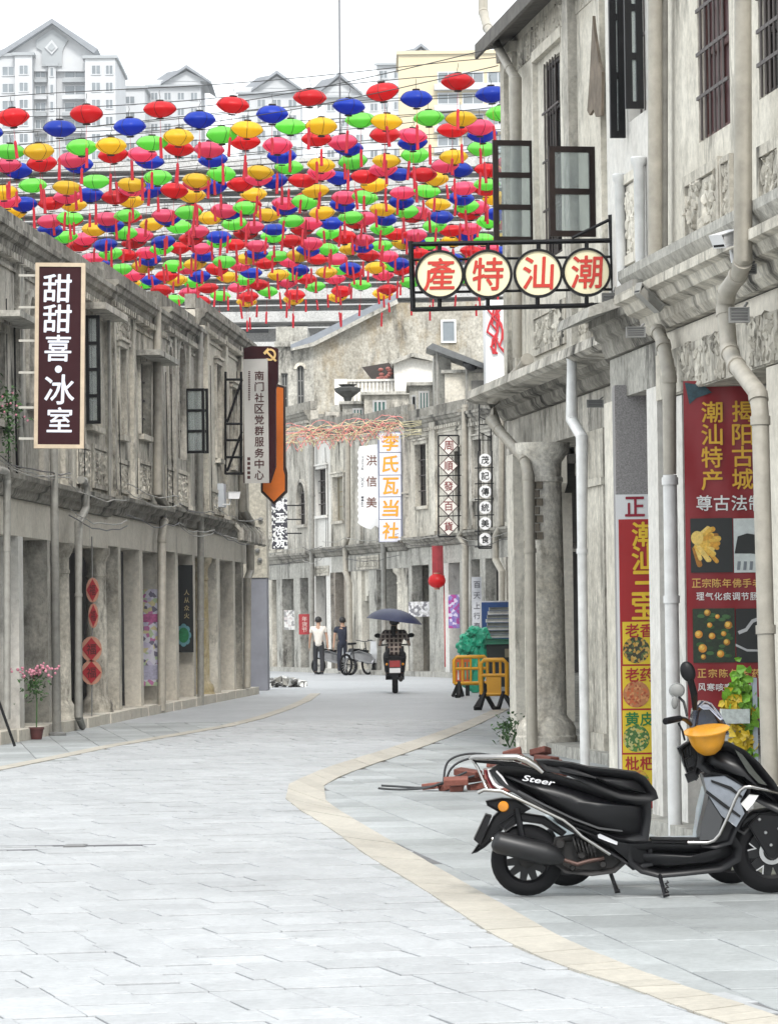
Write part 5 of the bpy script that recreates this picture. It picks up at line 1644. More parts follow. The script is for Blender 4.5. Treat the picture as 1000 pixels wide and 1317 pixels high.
for k, (cx_, cy_) in enumerate(((909, 788), (898, 816), (915, 818), (936, 804), (903, 834), (926, 841), (934, 826), (922, 793), (912, 804), (904, 845), (930, 815))):
    r_ = (5, 6, 5, 6, 6.5, 5.5, 5, 3.5, 4, 4, 4)[k]
    r_ *= .85
    blob(BN, [(cx_ + r_ * cos(a * pi / 7), cy_ + r_ * sin(a * pi / 7)) for a in range(14)], FO if k % 3 else FT[3], yy - .003 - .0002 * k, pic3)
    blob(BN, [(cx_ - r_ * .2 + r_ * .66 * cos(a * pi / 6), cy_ - r_ * .2 + r_ * .66 * sin(a * pi / 6)) for a in range(12)], FT[0], yy - .0031 - .0002 * k, pic3)
    blob(BN, [(cx_ - r_ * .3 + r_ * .3 * cos(a * pi / 4), cy_ - r_ * .3 + r_ * .3 * sin(a * pi / 4)) for a in range(8)], FT[2], yy - .0032 - .0002 * k, pic3)
pic4 = flat(BN, 945.5, 783, 985, 852, BLK, -.011)
blob(BN, [(948, 812), (958, 808), (966, 797), (985, 790), (985, 794), (968, 801), (960, 812), (950, 816)], plain('print_silver', (.5, .5, .5), .3), yy, pic4, 'printed_spoon')
blob(BN, [(945.5, 828), (960, 835), (985, 836), (985, 838), (960, 838), (945.5, 831)], plain('print_silver', (.5, .5, .5), .3), yy, pic4, 'printed_spoon')
blob(BN, [(880, 492), (905, 496), (915, 505), (895, 512), (886, 520)], plain('print_teal', (.02, .06, .08), .4, var=.5, scale=40), -.011, None, 'printed_leaf')

# product sign on the granite pillar
PSn = T('product_sign', 'narrow red and yellow product sign on a speckled granite pillar', 'sign', frame(at_depth(815, 700, 28.45).x, 28.45, 0))
x0, x1, z0, z1 = rect(PSn, 790, 495, 850, 1060)
m = MB(); m.box(x0, x1, .02, .35, 0.0, z1); PSn.part('granite_pillar', m, GRAN)
flat(PSn, 791, 636, 848, 1062, WHITEP, .018, 'backing'); 
flat(PSn, 795, 668, 846, 1062, plain('sign_red', (.40, .012, .014), .42, var=.05), .015, 'red_panel')
chars(PSn, '正', 816, (651.5,), .14, plain('deep_red', (.30, .008, .03), .45), .0135, .03)
chars(PSn, '潮汕三宝', 828, (687, 718, 750, 781), .175, plain('sign_yellow', (.85, .55, .03), .45), .011, .03)
PYEL = plain('panel_yellow', (.82, .60, .03), .45)
FOODS = [shards('food_a', [(.55, .3, .05), (.6, .4, .1), (.1, .15, .05)], (.05, .05, .03), 60), shards('food_b', [(.6, .15, .05), (.65, .3, .12), (.4, .08, .03)], (.5, .2, .08), 60), shards('food_c', [(.6, .45, .1), (.1, .25, .05), (.5, .5, .2)], (.06, .16, .04), 60), shards('food_d', [(.65, .4, .05), (.2, .3, .05), (.6, .2, .05)], (.5, .3, .03), 60)]
for i, (t, s_, mt) in enumerate(((800, '老香', 0), (857, '老药', 0), (914, '黄皮', 1), (971, '枇杷', 0))):
    pn = flat(PSn, 800, t, 846, t + 54, PYEL, .013, 'food_panel')
    inkm = plain('ink_green', (.02, .22, .05), .5) if mt else plain('ink_red', (.45, .02, .02), .5)
    for k, ch in enumerate(s_):
        x, z = PSn.p(812.5 + 19 * k, t + 11); PSn.part('character', put_char(MB(), ch, x, z, .0105, .098, .098, .025), inkm, pn)
    x, z = PSn.p(818, t + 36); m = MB(); m.lathe([(.098, 0), (.098, .002)], 24, (x, .0105, z), Matrix.Rotation(rad(90), 3, 'X')); PSn.part('food_picture', m, FOODS[i], pn)

# goods stand inside the arcade behind the scooter
GS = T('goods_stand', 'display stand with green and yellow bags behind the scooter', 'stand', frame(at_depth(948, 900, 24.6).x, 24.6, 0))
x0, x1, z0, z1 = rect(GS, 912, 925, 968, 1010)
m = MB(); m.box(x0, x1, .0, .4, .1, z1 - .05); GS.part('table', m, plain('table_white', (.6, .6, .58), .6))
RBG = random.Random(2)
def crumple(cx, cy, n, sp, mat):
    m = MB()
    for i in range(n):
        c = Vector(GS.P(cx + RBG.gauss(0, sp[0]), cy + RBG.gauss(0, sp[1]), RBG.uniform(-.07, .05)))
        M3 = Matrix.Rotation(RBG.uniform(0, 6), 3, 'Y') @ Matrix.Rotation(RBG.uniform(-.9, .9), 3, 'X')
        a_, b_ = RBG.uniform(.018, .04), RBG.uniform(.012, .025)
        m.add([c + M3 @ Vector(q) for q in ((-a_, 0, -b_), (0, -.01, -b_ * 1.3), (a_, .0, -b_ * .4), (a_ * .5, .008, b_), (-a_ * .6, -.006, b_ * 1.2))], [(0, 1, 2), (0, 2, 3, 4)])
    GS.part('bag', m, mat, kind='stuff')
BG, BY = plain('bag_green', (.26, .56, .06), .35, var=.35, scale=25), plain('bag_yellow', (.78, .55, .03), .35, var=.35, scale=25)
for cx_, cy_, mt_ in ((951, 880, BG), (957, 900, BG), (943, 905, BY), (948, 925, BY), (960, 930, BG), (962, 955, BY), (958, 980, BG), (966, 910, BG), (950, 950, BY), (964, 990, BG), (944, 893, BG)):
    crumple(cx_, cy_, 46, (5, 10), mt_)
m = MB(); x0, x1, z0, z1 = rect(GS, 926, 912, 962, 930); m.box(x0, x1, -.1, .05, z0, z1); GS.part('basket', m, plain('basket_print', (.6, .65, .62), .4, var=.4, scale=30))
m = MB(); x0, x1, z0, z1 = rect(GS, 966, 872, 974, 1000); m.box(x0, x1, -.05, .05, z0, z1); GS.part('board_edge', m, plain('pale_blue_board', (.5, .56, .62), .5))

# ------------------------------------------------------------------ black scooter in the foreground
g = ground(680, 1153)
SC = T('scooter', 'large black scooter with chrome bars parked in the right foreground', 'scooter', frame(at_depth(820, 1150, g.y).x, g.y, rad(-1.0)))
PX = FPX / g.y      # pixels per metre here
BLKPAINT = plain('gloss_black_paint', (.0035, .0035, .0045), .36, var=.1, coat=.0, spec=.35)
SATIN = plain('satin_black', (.005, .005, .006), .36, var=.15, spec=.25)
RUB = plain('rubber', (.007, .007, .008), .75, var=.2, scale=20, spec=.2)
SEATM = plain('seat_vinyl', (.006, .006, .007), .5, var=.15, scale=30, spec=.25)
ENG = plain('engine_dirty', (.022, .02, .019), .6, .3, var=.5, scale=18)
ALU = plain('alloy', (.55, .55, .55), .3, .9, var=.15)

def wheel(th, px, py, r, w_=.055, y=0.0, rim='alloy', name='wheel'):
    x, z = th.p(px, py, y)
    z = r + .001 if z < r + .02 else z
    R90 = Matrix.Rotation(rad(90), 3, 'X')
    m = MB(); pr = [(r * .64, -w_), (r * .78, -w_ * 1.05), (r * .92, -w_ * .8), (r * .99, -w_ * .3), (r, 0), (r * .99, w_ * .3), (r * .92, w_ * .8), (r * .78, w_ * 1.05), (r * .64, w_)]
    vs = []; fs = []; n = 36
    for rr, zz in pr + [(r * .6, 0)]:
        for j in range(n):
            a = 2 * pi * j / n; vs.append((x + rr * cos(a), y + zz, z + rr * sin(a)))
    k = len(pr) + 1
    for i in range(k):
        for j in range(n): fs.append((i * n + j, i * n + (j + 1) % n, ((i + 1) % k) * n + (j + 1) % n, ((i + 1) % k) * n + j))
    m.add(vs, fs); tyre = th.part('wheel', m, RUB, smooth=40)
    m = MB(); n = 28
    pr2 = [(r * .66, -w_ * .9), (r * .66, w_ * .9), (r * .56, w_ * .6), (r * .56, -w_ * .6)]
    vs = []; fs = []
    for rr, zz in pr2:
        for j in range(n):
            a = 2 * pi * j / n; vs.append((x + rr * cos(a), y + zz, z + rr * sin(a)))
    for i in range(4):
        for j in range(n): fs.append((i * n + j, i * n + (j + 1) % n, ((i + 1) % 4) * n + (j + 1) % n, ((i + 1) % 4) * n + j))
    m.add(vs, fs); rm = th.part('rim', m, BLKPAINT, tyre, smooth=40)
    for s_ in range(5):
        a = 2 * pi * s_ / 5 + .4
        pts = [(-.16, .10), (.16, .10), (.30, .60), (.12, .60), (0, .36), (-.12, .60), (-.30, .60)]
        q = [(x + r * (cos(a) * v - sin(a) * u), z + r * (sin(a) * v + cos(a) * u)) for u, v in pts]
        m = MB(); m.prism(q, y - w_ * .62, y - w_ * .2); th.part('spoke', m, BLKPAINT, tyre)
        if rim == 'alloy':
            q2 = [(-.30, .60), (-.12, .60), (0, .36), (.12, .60), (.30, .60), (.27, .63), (.10, .63), (0, .42), (-.10, .63), (-.27, .63)]
            q = [(x + r * (cos(a) * v - sin(a) * u) * 1.0, z + r * (sin(a) * v + cos(a) * u) * 1.0) for u, v in q2]
            m = MB(); m.prism(q, y - w_ * .66, y - w_ * .6); th.part('spoke_edge', m, ALU, tyre)
    m = MB(); m.lathe([(r * .18, -w_ * 1.2), (r * .2, -w_), (r * .2, w_), (r * .16, w_ * 1.1)], 18, (x, y, z), R90); th.part('hub', m, ENG, tyre, smooth=40)
    if rim == 'alloy':
        m = MB(); m.lathe([(r * .3, -.004), (r * .3, .004), (r * .2, .005), (r * .2, -.005)], 24, (x, y - w_ * .9, z), R90); th.part('brake_disc', m, ALU, tyre)
    return tyre
wheel(SC, 677, 1105, .193, .055, .0, 'plain'); wheel(SC, 991, 1102, .222, .055, 0)

def slab(name, pts, hw, r, mat, yc=0.0, parent=None, th=None, bulge=0.0):
    th = th or SC
    m = MB(); m.loft(th.poly(pts, yc), hw, r, yc, bulge); return th.part(name, m, mat, parent, smooth=50)
# body side and tail
slab('body', [(628, 990), (640, 984), (662, 986), (700, 992), (742, 1004), (790, 1020), (836, 1027), (836, 1050), (832, 1082), (800, 1086), (776, 1083), (735, 1064), (700, 1045), (668, 1024), (648, 1012), (640, 1006)], .105, .05, BLKPAINT, bulge=.035)
slab('side_cover', [(706, 1046), (740, 1058), (790, 1076), (812, 1080), (836, 1080), (838, 1112), (812, 1118), (795, 1104), (770, 1090), (742, 1074), (716, 1058)], .118, .025, SATIN, bulge=.012)
slab('floor_tub', [(806, 1084), (838, 1083), (885, 1085), (918, 1083), (940, 1070), (952, 1088), (950, 1106), (926, 1120), (880, 1125), (846, 1128), (822, 1122), (806, 1110)], .13, .05, SATIN, bulge=.02)
slab('floor_mat', [(836, 1078), (902, 1079), (902, 1083), (836, 1082)], .14, .008, RUB)
st = slab('seat', [(688, 977), (704, 977), (736, 981), (756, 986), (789, 989), (818, 993), (829, 999), (842, 1016), (845, 1026), (836, 1030), (815, 1029), (795, 1026), (775, 1018), (752, 1007), (727, 996), (700, 991)], .115, .045, SEATM, bulge=.03)
# tail light and grab rail
tl = slab('tail_light', [(626, 988), (636, 988), (646, 998), (654, 1011), (641, 1014), (633, 1008), (628, 998)], .10, .02, plain('tail_lens_white', (.62, .60, .60), .12, var=.2, coat=.4))
slab('tail_lens', [(622, 990), (627, 989), (634, 1010), (640, 1015), (632, 1014), (626, 1004)], .085, .01, plain('tail_lens_red', (.16, .012, .014), .15, coat=.5), 0, tl)
m = MB()
for s_ in (-1, 1):
    y = .125 * s_
    m.tube([SC.P(606, 975, y * .55), SC.P(612, 974, y * .8), SC.P(640, 974, y), SC.P(664, 974, y), SC.P(676, 978, y), SC.P(688, 985, y), SC.P(698, 994, y * 1.05)], [.012, .014, .016, .019, .021, .02, .013], 10)
m.tube([SC.P(606, 975, -.07), SC.P(605, 975, 0), SC.P(606, 975, .07)], .012, 10)
SC.part('grab_rail', m, CHROME, smooth=60)
slab('rack_plate', [(607, 977), (660, 979), (690, 990), (660, 990), (640, 983), (610, 980)], .09, .006, SATIN)
m = MB()
for s_ in (-1, 1): m.tube([SC.P(608, 978, .06 * s_), SC.P(614, 988, .07 * s_), SC.P(622, 1006, .08 * s_), SC.P(626, 1016, .1 * s_)], .009, 8)
SC.part('rear_guard', m, CHROME, smooth=60)
for s_ in (-1, 1):
    m = MB(); y = .155 * s_
    m.tube([SC.P(614, 1020, y), SC.P(622, 1016, y), SC.P(644, 1017.5, y), SC.P(680, 1034, y), SC.P(724, 1055, y), SC.P(736, 1064, y), SC.P(748, 1076, y), SC.P(776, 1094, y), SC.P(784, 1099, y * .95)], .0105, 10)
    SC.part('side_bar', m, CHROME, smooth=60)
    m = MB(); y = .17 * s_
    m.tube([SC.P(884, 1084, y), SC.P(910, 1084, y), SC.P(918, 1081, y), SC.P(925, 1073, y), SC.P(934, 1054, y), SC.P(945, 1028, y), SC.P(951, 1017, y), SC.P(957, 1012.5, y), SC.P(966, 1012, y), SC.P(985, 1016, y * .9), SC.P(1005, 1021, y * .6), SC.P(1014, 1024, 0)], .0105, 10)
    SC.part('crash_bar', m, CHROME, smooth=60)
# rear fender with plate and reflector
fd = slab('rear_fender', [(624, 1030), (645, 1026), (664, 1028), (682, 1040), (672, 1046), (654, 1058), (640, 1074), (624, 1089), (613, 1096), (606, 1098), (613, 1088), (620, 1078), (634, 1050), (640, 1044), (626, 1036)], .05, .012, SATIN)
slab('number_plate', [(624, 1047), (632, 1049), (617, 1086), (609, 1079)], .10, .004, BLACKP, 0, fd)
x, z = SC.p(647, 1037.5, -.055); m = MB(); m.lathe([(.029, -.006), (.029, .004), (.024, .01)], 20, (x, -.056, z), Matrix.Rotation(rad(90), 3, 'X')); SC.part('reflector', m, plain('amber', (.75, .28, .02), .3), fd)
# exhaust, engine, shock
m = MB(); m.tube([SC.P(633, 1081, -.135), SC.P(637, 1082, -.135), SC.P(642, 1084, -.135), SC.P(700, 1098, -.135), SC.P(712, 1101, -.13), SC.P(724, 1106, -.12)], [.03, .054, .06, .062, .052, .02], 18); ex = SC.part('exhaust', m, plain('exhaust_black', (.010, .010, .011), .42, .0, var=.2), smooth=50)
m = MB(); m.tube([SC.P(716, 1103, -.12), SC.P(730, 1108, -.12), SC.P(742, 1112, -.12), SC.P(755, 1108, -.12), SC.P(776, 1104, -.1)], .012, 8); SC.part('exhaust_pipe', m, plain('burnt_steel', (.10, .06, .05), .5, .6, var=.4), ex, smooth=50)
m = MB(); m.tube([SC.P(632, 1079, -.135), SC.P(640, 1081, -.135)], .012, 8); SC.part('tail_pipe', m, CHROME, ex)
slab('engine', [(712, 1078), (748, 1072), (790, 1092), (806, 1108), (790, 1122), (760, 1126), (726, 1122), (706, 1106)], .085, .03, ENG)
slab('gear_case', [(664, 1092), (704, 1084), (760, 1096), (772, 1112), (740, 1122), (690, 1116), (668, 1112)], .05, .02, ENG, .085)
m = MB()
for k in range(6): m.lathe([(.055, 0), (.055, .008)], 16, SC.P(738 + k * 5, 1086 + k * 2, -.07), Matrix.Rotation(rad(75), 3, 'Y'))
SC.part('cylinder_fins', m, ENG)
for k, (a, b, c) in enumerate(((720, 1086, .02), (748, 1100, .017), (775, 1112, .015), (736, 1116, .012), (760, 1092, .022), (706, 1092, .016))):
    x, z = SC.p(a, b, -.09); m = MB(); m.lathe([(c * 1.4, 0), (c * 1.4, .012), (c, .02)], 14, (x, -.085, z), Matrix.Rotation(rad(90), 3, 'X')); SC.part('engine_cover', m, ENG)
m = MB(); m.tube([SC.P(664, 1040, -.07), SC.P(676, 1100, -.08)], .018, 10); SC.part('shock_absorber', m, SATIN)
slab('inner_fender', [(640, 1060), (664, 1044), (700, 1050), (728, 1070), (722, 1076), (696, 1060), (668, 1056), (650, 1070)], .055, .01, SATIN)
# stands
m = MB(); m.tube([SC.P(785, 1124, -.05), SC.P(790, 1138, -.06), SC.P(793, 1147, -.08), SC.P(797, 1146, -.08)], .011, 8); SC.part('stand_leg', m, SATIN)
m = MB(); m.tube([SC.P(848, 1126, -.12), SC.P(853, 1145, -.2), SC.P(855, 1152, -.22), SC.P(860, 1150.5, -.22)], .011, 8); SC.part('side_stand', m, SATIN)
m = MB(); pts = [SC.P(857 + 2.5 * sin(i * 2.1), 1133 + i * 2, -.2) for i in range(9)]; m.tube(pts, .004, 5); SC.part('stand_spring', m, ENG)
# badge strips
slab('badge', [(768, 1074), (771, 1072.5), (794, 1083), (793, 1087), (769, 1078)], .004, .002, plain('badge_silver', (.6, .6, .62), .3, .5), -.138)
slab('panel_seam', [(666, 1016), (700, 1034), (738, 1052), (770, 1064), (800, 1068), (800, 1070), (769, 1066.5), (737, 1054.5), (699, 1036.5), (665, 1018.5)], .002, .0008, plain('seam_grey', (.05, .05, .052), .4), -.142)
x, z = SC.p(693, 1004, -.137)
vs_, fs_ = glyph('Steer', .0)
for k, (dx, dz) in enumerate(((0, 0), (.0015, 0), (-.0015, 0), (0, .0012))):
    m = MB(); m.add([(x + dx + a * .165 + b * .018, -.1405 - .0004 * k, z + dz + b * .028 - a * .03) for a, b in vs_], fs_)
    if k == 0: acc = m
    else: acc.add(m.v, m.f)
SC.part('lettering', acc, plain('silver_letter', (.75, .75, .76), .3, .3))
# front: leg shield, apron, fork, fender
slab('leg_shield', [(902, 996), (914, 992), (934, 996), (962, 1014), (958, 1046), (946, 1064), (938, 1084), (918, 1090), (900, 1088), (897, 1072), (904, 1044), (908, 1022)], .16, .03, SATIN)
slab('side_panel', [(904, 1000), (931, 998), (960, 1015), (951, 1031), (957, 1046), (946, 1064), (927, 1049), (909, 1021)], .006, .003, plain('blue_grey_gloss', (.20, .22, .25), .16, .1, var=.35, scale=9, coat=.6), -.168)
slab('side_panel_line', [(908, 1016), (932, 1034), (952, 1049), (951, 1052), (930, 1038), (907, 1020)], .003, .001, BLKPAINT, -.175)
slab('side_panel_line', [(914, 1003), (940, 1012), (954, 1024), (953, 1027), (938, 1016), (914, 1006)], .003, .001, BLKPAINT, -.175)
slab('inner_panel', [(911, 1026), (929, 1054), (921, 1080), (899, 1081), (901, 1060)], .004, .002, plain('dark_grey_plastic', (.045, .047, .05), .5, var=.1), -.171)
fr_ = slab('front_fairing', [(893, 985), (897, 960), (914, 952), (936, 954), (956, 964), (974, 980), (992, 1002), (1008, 1026), (1012, 1040), (1000, 1046), (980, 1036), (962, 1026), (940, 1006), (914, 1000)], .11, .05, BLKPAINT, bulge=.045)
slab('fairing_inset', [(944, 964), (954, 970), (972, 994), (986, 1010), (976, 1008), (962, 994)], .004, .002, plain('olive_gloss', (.05, .055, .045), .12, .2, var=.5, scale=12, coat=.7), -.158, fr_)
slab('turn_signal', [(952, 1034), (963, 1022), (975, 1023), (968, 1034), (960, 1043)], .01, .004, plain('clear_lens', (.7, .7, .68), .1, var=.3, coat=.6), -.156, fr_)
ff = slab('front_fender', [(946, 1068), (952, 1052), (966, 1042), (990, 1039), (1014, 1046), (1034, 1066), (1026, 1068), (1008, 1058), (985, 1054), (966, 1060), (956, 1074)], .06, .02, BLKPAINT)
slab('fork_cover', [(962, 1062), (975, 1046), (1004, 1048), (1000, 1098), (994, 1107), (986, 1102), (974, 1082)], .018, .008, SATIN, -.075)
for a, b in ((976, 1054), (984, 1071), (991, 1087), (1001, 1066)):
    m = MB(); m.lathe([(.009, 0), (.009, .006), (.005, .01)], 10, SC.P(a, b, -.094), Matrix.Rotation(rad(90), 3, 'X')); SC.part('bolt', m, ALU)
# handlebar, cluster, mirrors
hb = MB()
for s_ in (-1, 1): hb.tube([SC.P(893, 948, .02 * s_), SC.P(888, 932, .1 * s_), SC.P(880, 925, .22 * s_), SC.P(874, 924, .30 * s_)], .012, 8)
hbo = SC.part('handlebar', hb, SATIN, smooth=50)
for s_ in (-1, 1):
    m = MB(); m.tube([SC.P(874, 924, .30 * s_), SC.P(864, 926, .36 * s_), SC.P(855, 928, .41 * s_)], [.016, .018, .018], 10); SC.part('grip', m, RUB, hbo, smooth=50)
    m = MB(); m.tube([SC.P(872, 930, .31 * s_), SC.P(877, 940, .33 * s_), SC.P(880, 952, .36 * s_)], .006, 6); SC.part('brake_lever', m, SATIN, hbo)
slab('steering_cover', [(884, 998), (876, 978), (872, 962), (884, 954), (890, 930), (900, 916), (908, 924), (906, 950), (900, 990), (894, 1004)], .07, .02, SATIN)
slab('phone_box', [(870, 962), (883, 954), (889, 968), (876, 976)], .05, .006, BLACKP)
slab('switch_box', [(880, 996), (892, 990), (897, 1002), (884, 1007)], .03, .008, BLACKP, -.09)
slab('switch_box', [(880, 976), (890, 972), (893, 984), (883, 988)], .03, .008, BLACKP, -.09)
m = MB()
for k in range(4): m.tube([SC.P(876 + k * 4, 962, -.05), SC.P(880 + k * 3, 985 + k * 2, -.1), SC.P(892 + k * 2, 1000, -.09)], .005, 6)
SC.part('cable', m, BLACKP)
slab('instrument_cowl', [(886, 938), (890, 912), (900, 901), (910, 902), (922, 913), (931, 930), (936, 944), (905, 948)], .11, .035, plain('cowl_blue_black', (.02, .028, .05), .12, .2, var=.4, scale=10, coat=.8))
slab('cowl_visor', [(896, 908), (904, 901), (913, 904), (928, 924), (924, 926), (910, 912), (902, 912)], .115, .01, plain('visor_silver', (.34, .36, .42), .12, .5, var=.4, scale=14, coat=.5))
def mirror(cx, cy, w_, h_, tilt, base, y, mat, glassy):
    c = Vector(SC.P(cx, cy, y)); Rm = Matrix.Rotation(rad(tilt), 3, 'Y')
    m = MB(); m.ball(c, (w_ / PX / 2, .022, h_ / PX / 2), 18, 10, Rm); mo = SC.part('mirror', m, mat, smooth=60)
    if glassy:
        m = MB(); m.lathe([(w_ / PX / 2 * .9, -.012), (w_ / PX / 2 * .9, 0)], 20, c + Vector((0, -.012, 0)), Matrix.Rotation(rad(90), 3, 'X')); SC.part('mirror_glass', m, plain('mirror_glass', (.42, .44, .43), .06, .7, var=.3, scale=30), mo)
    m = MB(); m.tube([c + Vector((0, .02, -h_ / PX / 2 * .6)), Vector(SC.P(*base, y * .8)), Vector(SC.P(base[0] + 4, base[1] + 18, y * .7))], .007, 8); SC.part('mirror_stalk', m, BLACKP, mo)
mirror(884, 864, 19, 27, -18, (889, 892), -.30, BLACKP, False)
mirror(870, 888, 21, 20, 0, (879, 903), .30, GREYBOX, True)
m = MB(); m.tube([SC.P(888, 874, -.3), SC.P(892, 892, -.26), SC.P(893, 912, -.2)], [.016, .02, .014], 8); SC.part('mirror_arm', m, BLACKP)
m = MB(); m.ball(SC.P(867, 904, .24), (.018, .012, .035), 10, 8); SC.part('signal_pod', m, GREYBOX)
# yellow hard hat on the front
HT = T('hard_hat', 'yellow hard hat hung upside down over the front of the black scooter', 'hat', SC.M @ Matrix.Translation(SC.P(908, 940, -.19)))
m = MB(); prh = [(.112, 0.002), (.104, -.01), (.10, -.03), (.088, -.07), (.066, -.105), (.036, -.128), (.004, -.136)]
m.lathe(prh, 28, (0, 0, 0)); m2 = MB()
YH = plain('yellow_hat', (.72, .32, .02), .38, var=.2, scale=12)
HT.part('shell', m, YH, smooth=50)
m = MB(); m.lathe([(.105, -.004), (.122, -.002), (.124, .006), (.108, .008)], 28); HT.part('brim', m, YH, smooth=50)
HT.o.rotation_euler = (rad(12), rad(-7), 0); HT.o.rotation_euler.z += rad(-1)

# ------------------------------------------------------------------ second scooter parked behind
g2 = ground(728, 1149)
S2 = T('scooter', 'pale blue-grey scooter mostly hidden behind the black one', 'scooter', frame(at_depth(830, 1148, g2.y + .55).x, g2.y + .55, 0))
wheel(S2, 728, 1110, .175, .05, 0, 'plain'); wheel(S2, 940, 1108, .175, .05, 0, 'plain')
PB = plain('pale_blue_paint', (.40, .47, .50), .3, var=.1, coat=.3)
def slab2(name, pts, hw, r, mat): return slab(name, pts, hw, r, mat, 0, None, S2)
slab2('deck', [(740, 1090), (830, 1078), (900, 1076), (905, 1086), (860, 1096), (800, 1110), (744, 1108)], .12, .02, PB)
slab2('body', [(700, 1050), (740, 1040), (800, 1046), (812, 1080), (770, 1096), (720, 1086)], .11, .04, PB)
slab2('leg_shield', [(892, 1078), (897, 1040), (904, 1012), (912, 1010), (912, 1040), (930, 1080), (912, 1088)], .12, .02, PB)
slab2('seat', [(706, 1048), (730, 1038), (790, 1038), (800, 1046), (760, 1052)], .11, .02, SEATM)
slab2('fork', [(908, 1012), (916, 1012), (946, 1106), (936, 1108)], .03, .006, SATIN)
m = MB(); m.tube([S2.P(908, 1012), S2.P(900, 985)], .018, 8); S2.part('steering_stem', m, SATIN)
m = MB(); m.tube([S2.P(899, 985, -.28), S2.P(899, 984, 0), S2.P(899, 985, .28)], .012, 8); S2.part('handlebar', m, SATIN)

# ------------------------------------------------------------------ brick pile and cables
BRICKM = plain('red_brick', (.23, .08, .058), .85, var=.3, scale=14, rnd=.28)
g = ground(612, 1018)
BP = T('brick_pile', 'heap of loose red bricks at the foot of the round column', 'bricks', frame(g.x, g.y, 0))
bm_ = bmesh.new(); bmesh.ops.create_cube(bm_, size=1.0)
for v in bm_.verts: v.co = Vector((v.co.x * .24, v.co.y * .115, v.co.z * .056))
bmesh.ops.bevel(bm_, geom=bm_.edges[:], offset=.006, segments=1, affect='EDGES')
brick_me = bpy.data.meshes.new('brick'); bm_.to_mesh(brick_me); bm_.free(); brick_me.materials.append(BRICKM)
RB_ = random.Random(5)
spots = []
lay = [(9, -.46, .8, 0), (7, -.30, .8, 1), (5, -.08, .75, 2), (4, .05, .7, 3), (3, .2, .65, 4), (2, .3, .6, 5)]
for n, x0, x1, L_ in lay:
    for i in range(n):
        spots.append((x0 + (x1 - x0) * (i + RB_.uniform(.1, .9)) / n, RB_.uniform(-.12, .45) + L_ * .03, .03 + L_ * .058 + RB_.uniform(0, .012)))
for x, y, z in spots:
    o = bpy.data.objects.new('brick', brick_me); link(o, BP.o); o.location = (x, y, z)
    o.rotation_euler = (RB_.uniform(-.25, .25), RB_.uniform(-.3, .3), RB_.uniform(-1.5, 1.5)); o.scale = (RB_.uniform(.6, 1), 1, 1)
CBL = plain('black_cable', (.035, .037, .04), .55)
for k, (lab, pts) in enumerate((('black cable lying flat left of the brick pile', [(486, 1014, .01), (510, 1016, .012), (540, 1015, .02), (556, 1012, .05), (575, 1004, .1), (600, 993, .14)]),
                   ('second black cable lying just above the first, by the brick pile', [(490, 1010.5, .01), (515, 1012, .012), (545, 1014, .02), (570, 1008, .05), (610, 998, .1)]),
                   ('black cable looping up over the bricks', [(570, 1008, .05), (572, 985, .3), (580, 975, .36), (600, 969, .4), (625, 970, .4), (650, 976, .36), (662, 990, .25)]),
                   ('low looped cable resting on the bricks', [(572, 1007, .06), (580, 985, .28), (605, 974, .36), (640, 973, .36), (664, 984, .3)]))):
    d = g.y + .1 + .12 * k
    P3 = [at_depth(a, b, d) for a, b, h in pts]
    P3 = [Vector((p.x, p.y, max(p.z, .012))) for p in P3]
    # smooth the run
    for _ in range(2):
        Q = [P3[0]]
        for a, b in zip(P3, P3[1:]): Q += [a.lerp(b, .25), a.lerp(b, .75)]
        P3 = Q + [P3[-1]]
    m = MB(); m.tube(P3, .011, 6); solo('cable', lab, 'cable', m, CBL, smooth=60)

# ------------------------------------------------------------------ plants
LEAF = plain('leaf_green', (.055, .13, .035), .6, var=.35, scale=9, rnd=.2)
def leafy(mb, c, n, sp, sz, R):
    for i in range(n):
        p = Vector(c) + Vector((R.gauss(0, sp[0]), R.gauss(0, sp[1]), R.gauss(0, sp[2])))
        M3 = Matrix.Rotation(R.uniform(0, 6.28), 3, 'Z') @ Matrix.Rotation(R.uniform(-1, 1), 3, 'X') @ Matrix.Rotation(R.uniform(-.8, .8), 3, 'Y')
        s_ = sz * R.uniform(.6, 1.3)
        v = [M3 @ Vector(q) * s_ for q in ((0, 0, 0), (.3, .35, .08), (0, 1, 0), (-.3, .35, .08))]
        mb.add([p + q for q in v], [(0, 1, 2), (0, 2, 3)])
RL = random.Random(9)
g = ground(655, 962)
WP = T('weed', 'small green weed growing at the kerb by the beige downpipe', 'plant', frame(g.x, g.y, 0))
m = MB(); leafy(m, (0, 0, .22), 110, (.09, .08, .1), .07, RL); WP.part('leaves', m, LEAF)
for i in range(5):
    m = MB(); m.tube([(0, 0, 0), (RL.uniform(-.08, .08), RL.uniform(-.05, .05), .15), (RL.uniform(-.14, .14), 0, .32)], .006, 5); WP.part('stem', m, LEAF)
g = ground(47, 951)
FP = T('flower_pot', 'brown pot with pink flowers on the ground below the maroon sign', 'pot plant', frame(g.x, g.y, 0))
m = MB(); m.lathe([(.07, 0), (.095, .13), (.105, .13), (.105, .16), (.09, .16)], 16); FP.part('pot', m, plain('terracotta_dark', (.10, .03, .028), .6, var=.2), smooth=40)
m = MB(); m.tube([(0, 0, .14), (.01, 0, .5), (-.01, 0, .8)], .01, 6); FP.part('stem', m, LEAF)
m = MB(); leafy(m, (-.02, 0, .72), 150, (.08, .08, .1), .07, RL); FP.part('leaves', m, LEAF)
m = MB()
for i in range(60):
    c = (RL.gauss(.0, .14), RL.gauss(0, .08), .90 + RL.gauss(0, .05)); m.ball(c, RL.uniform(.014, .024), 6, 4)
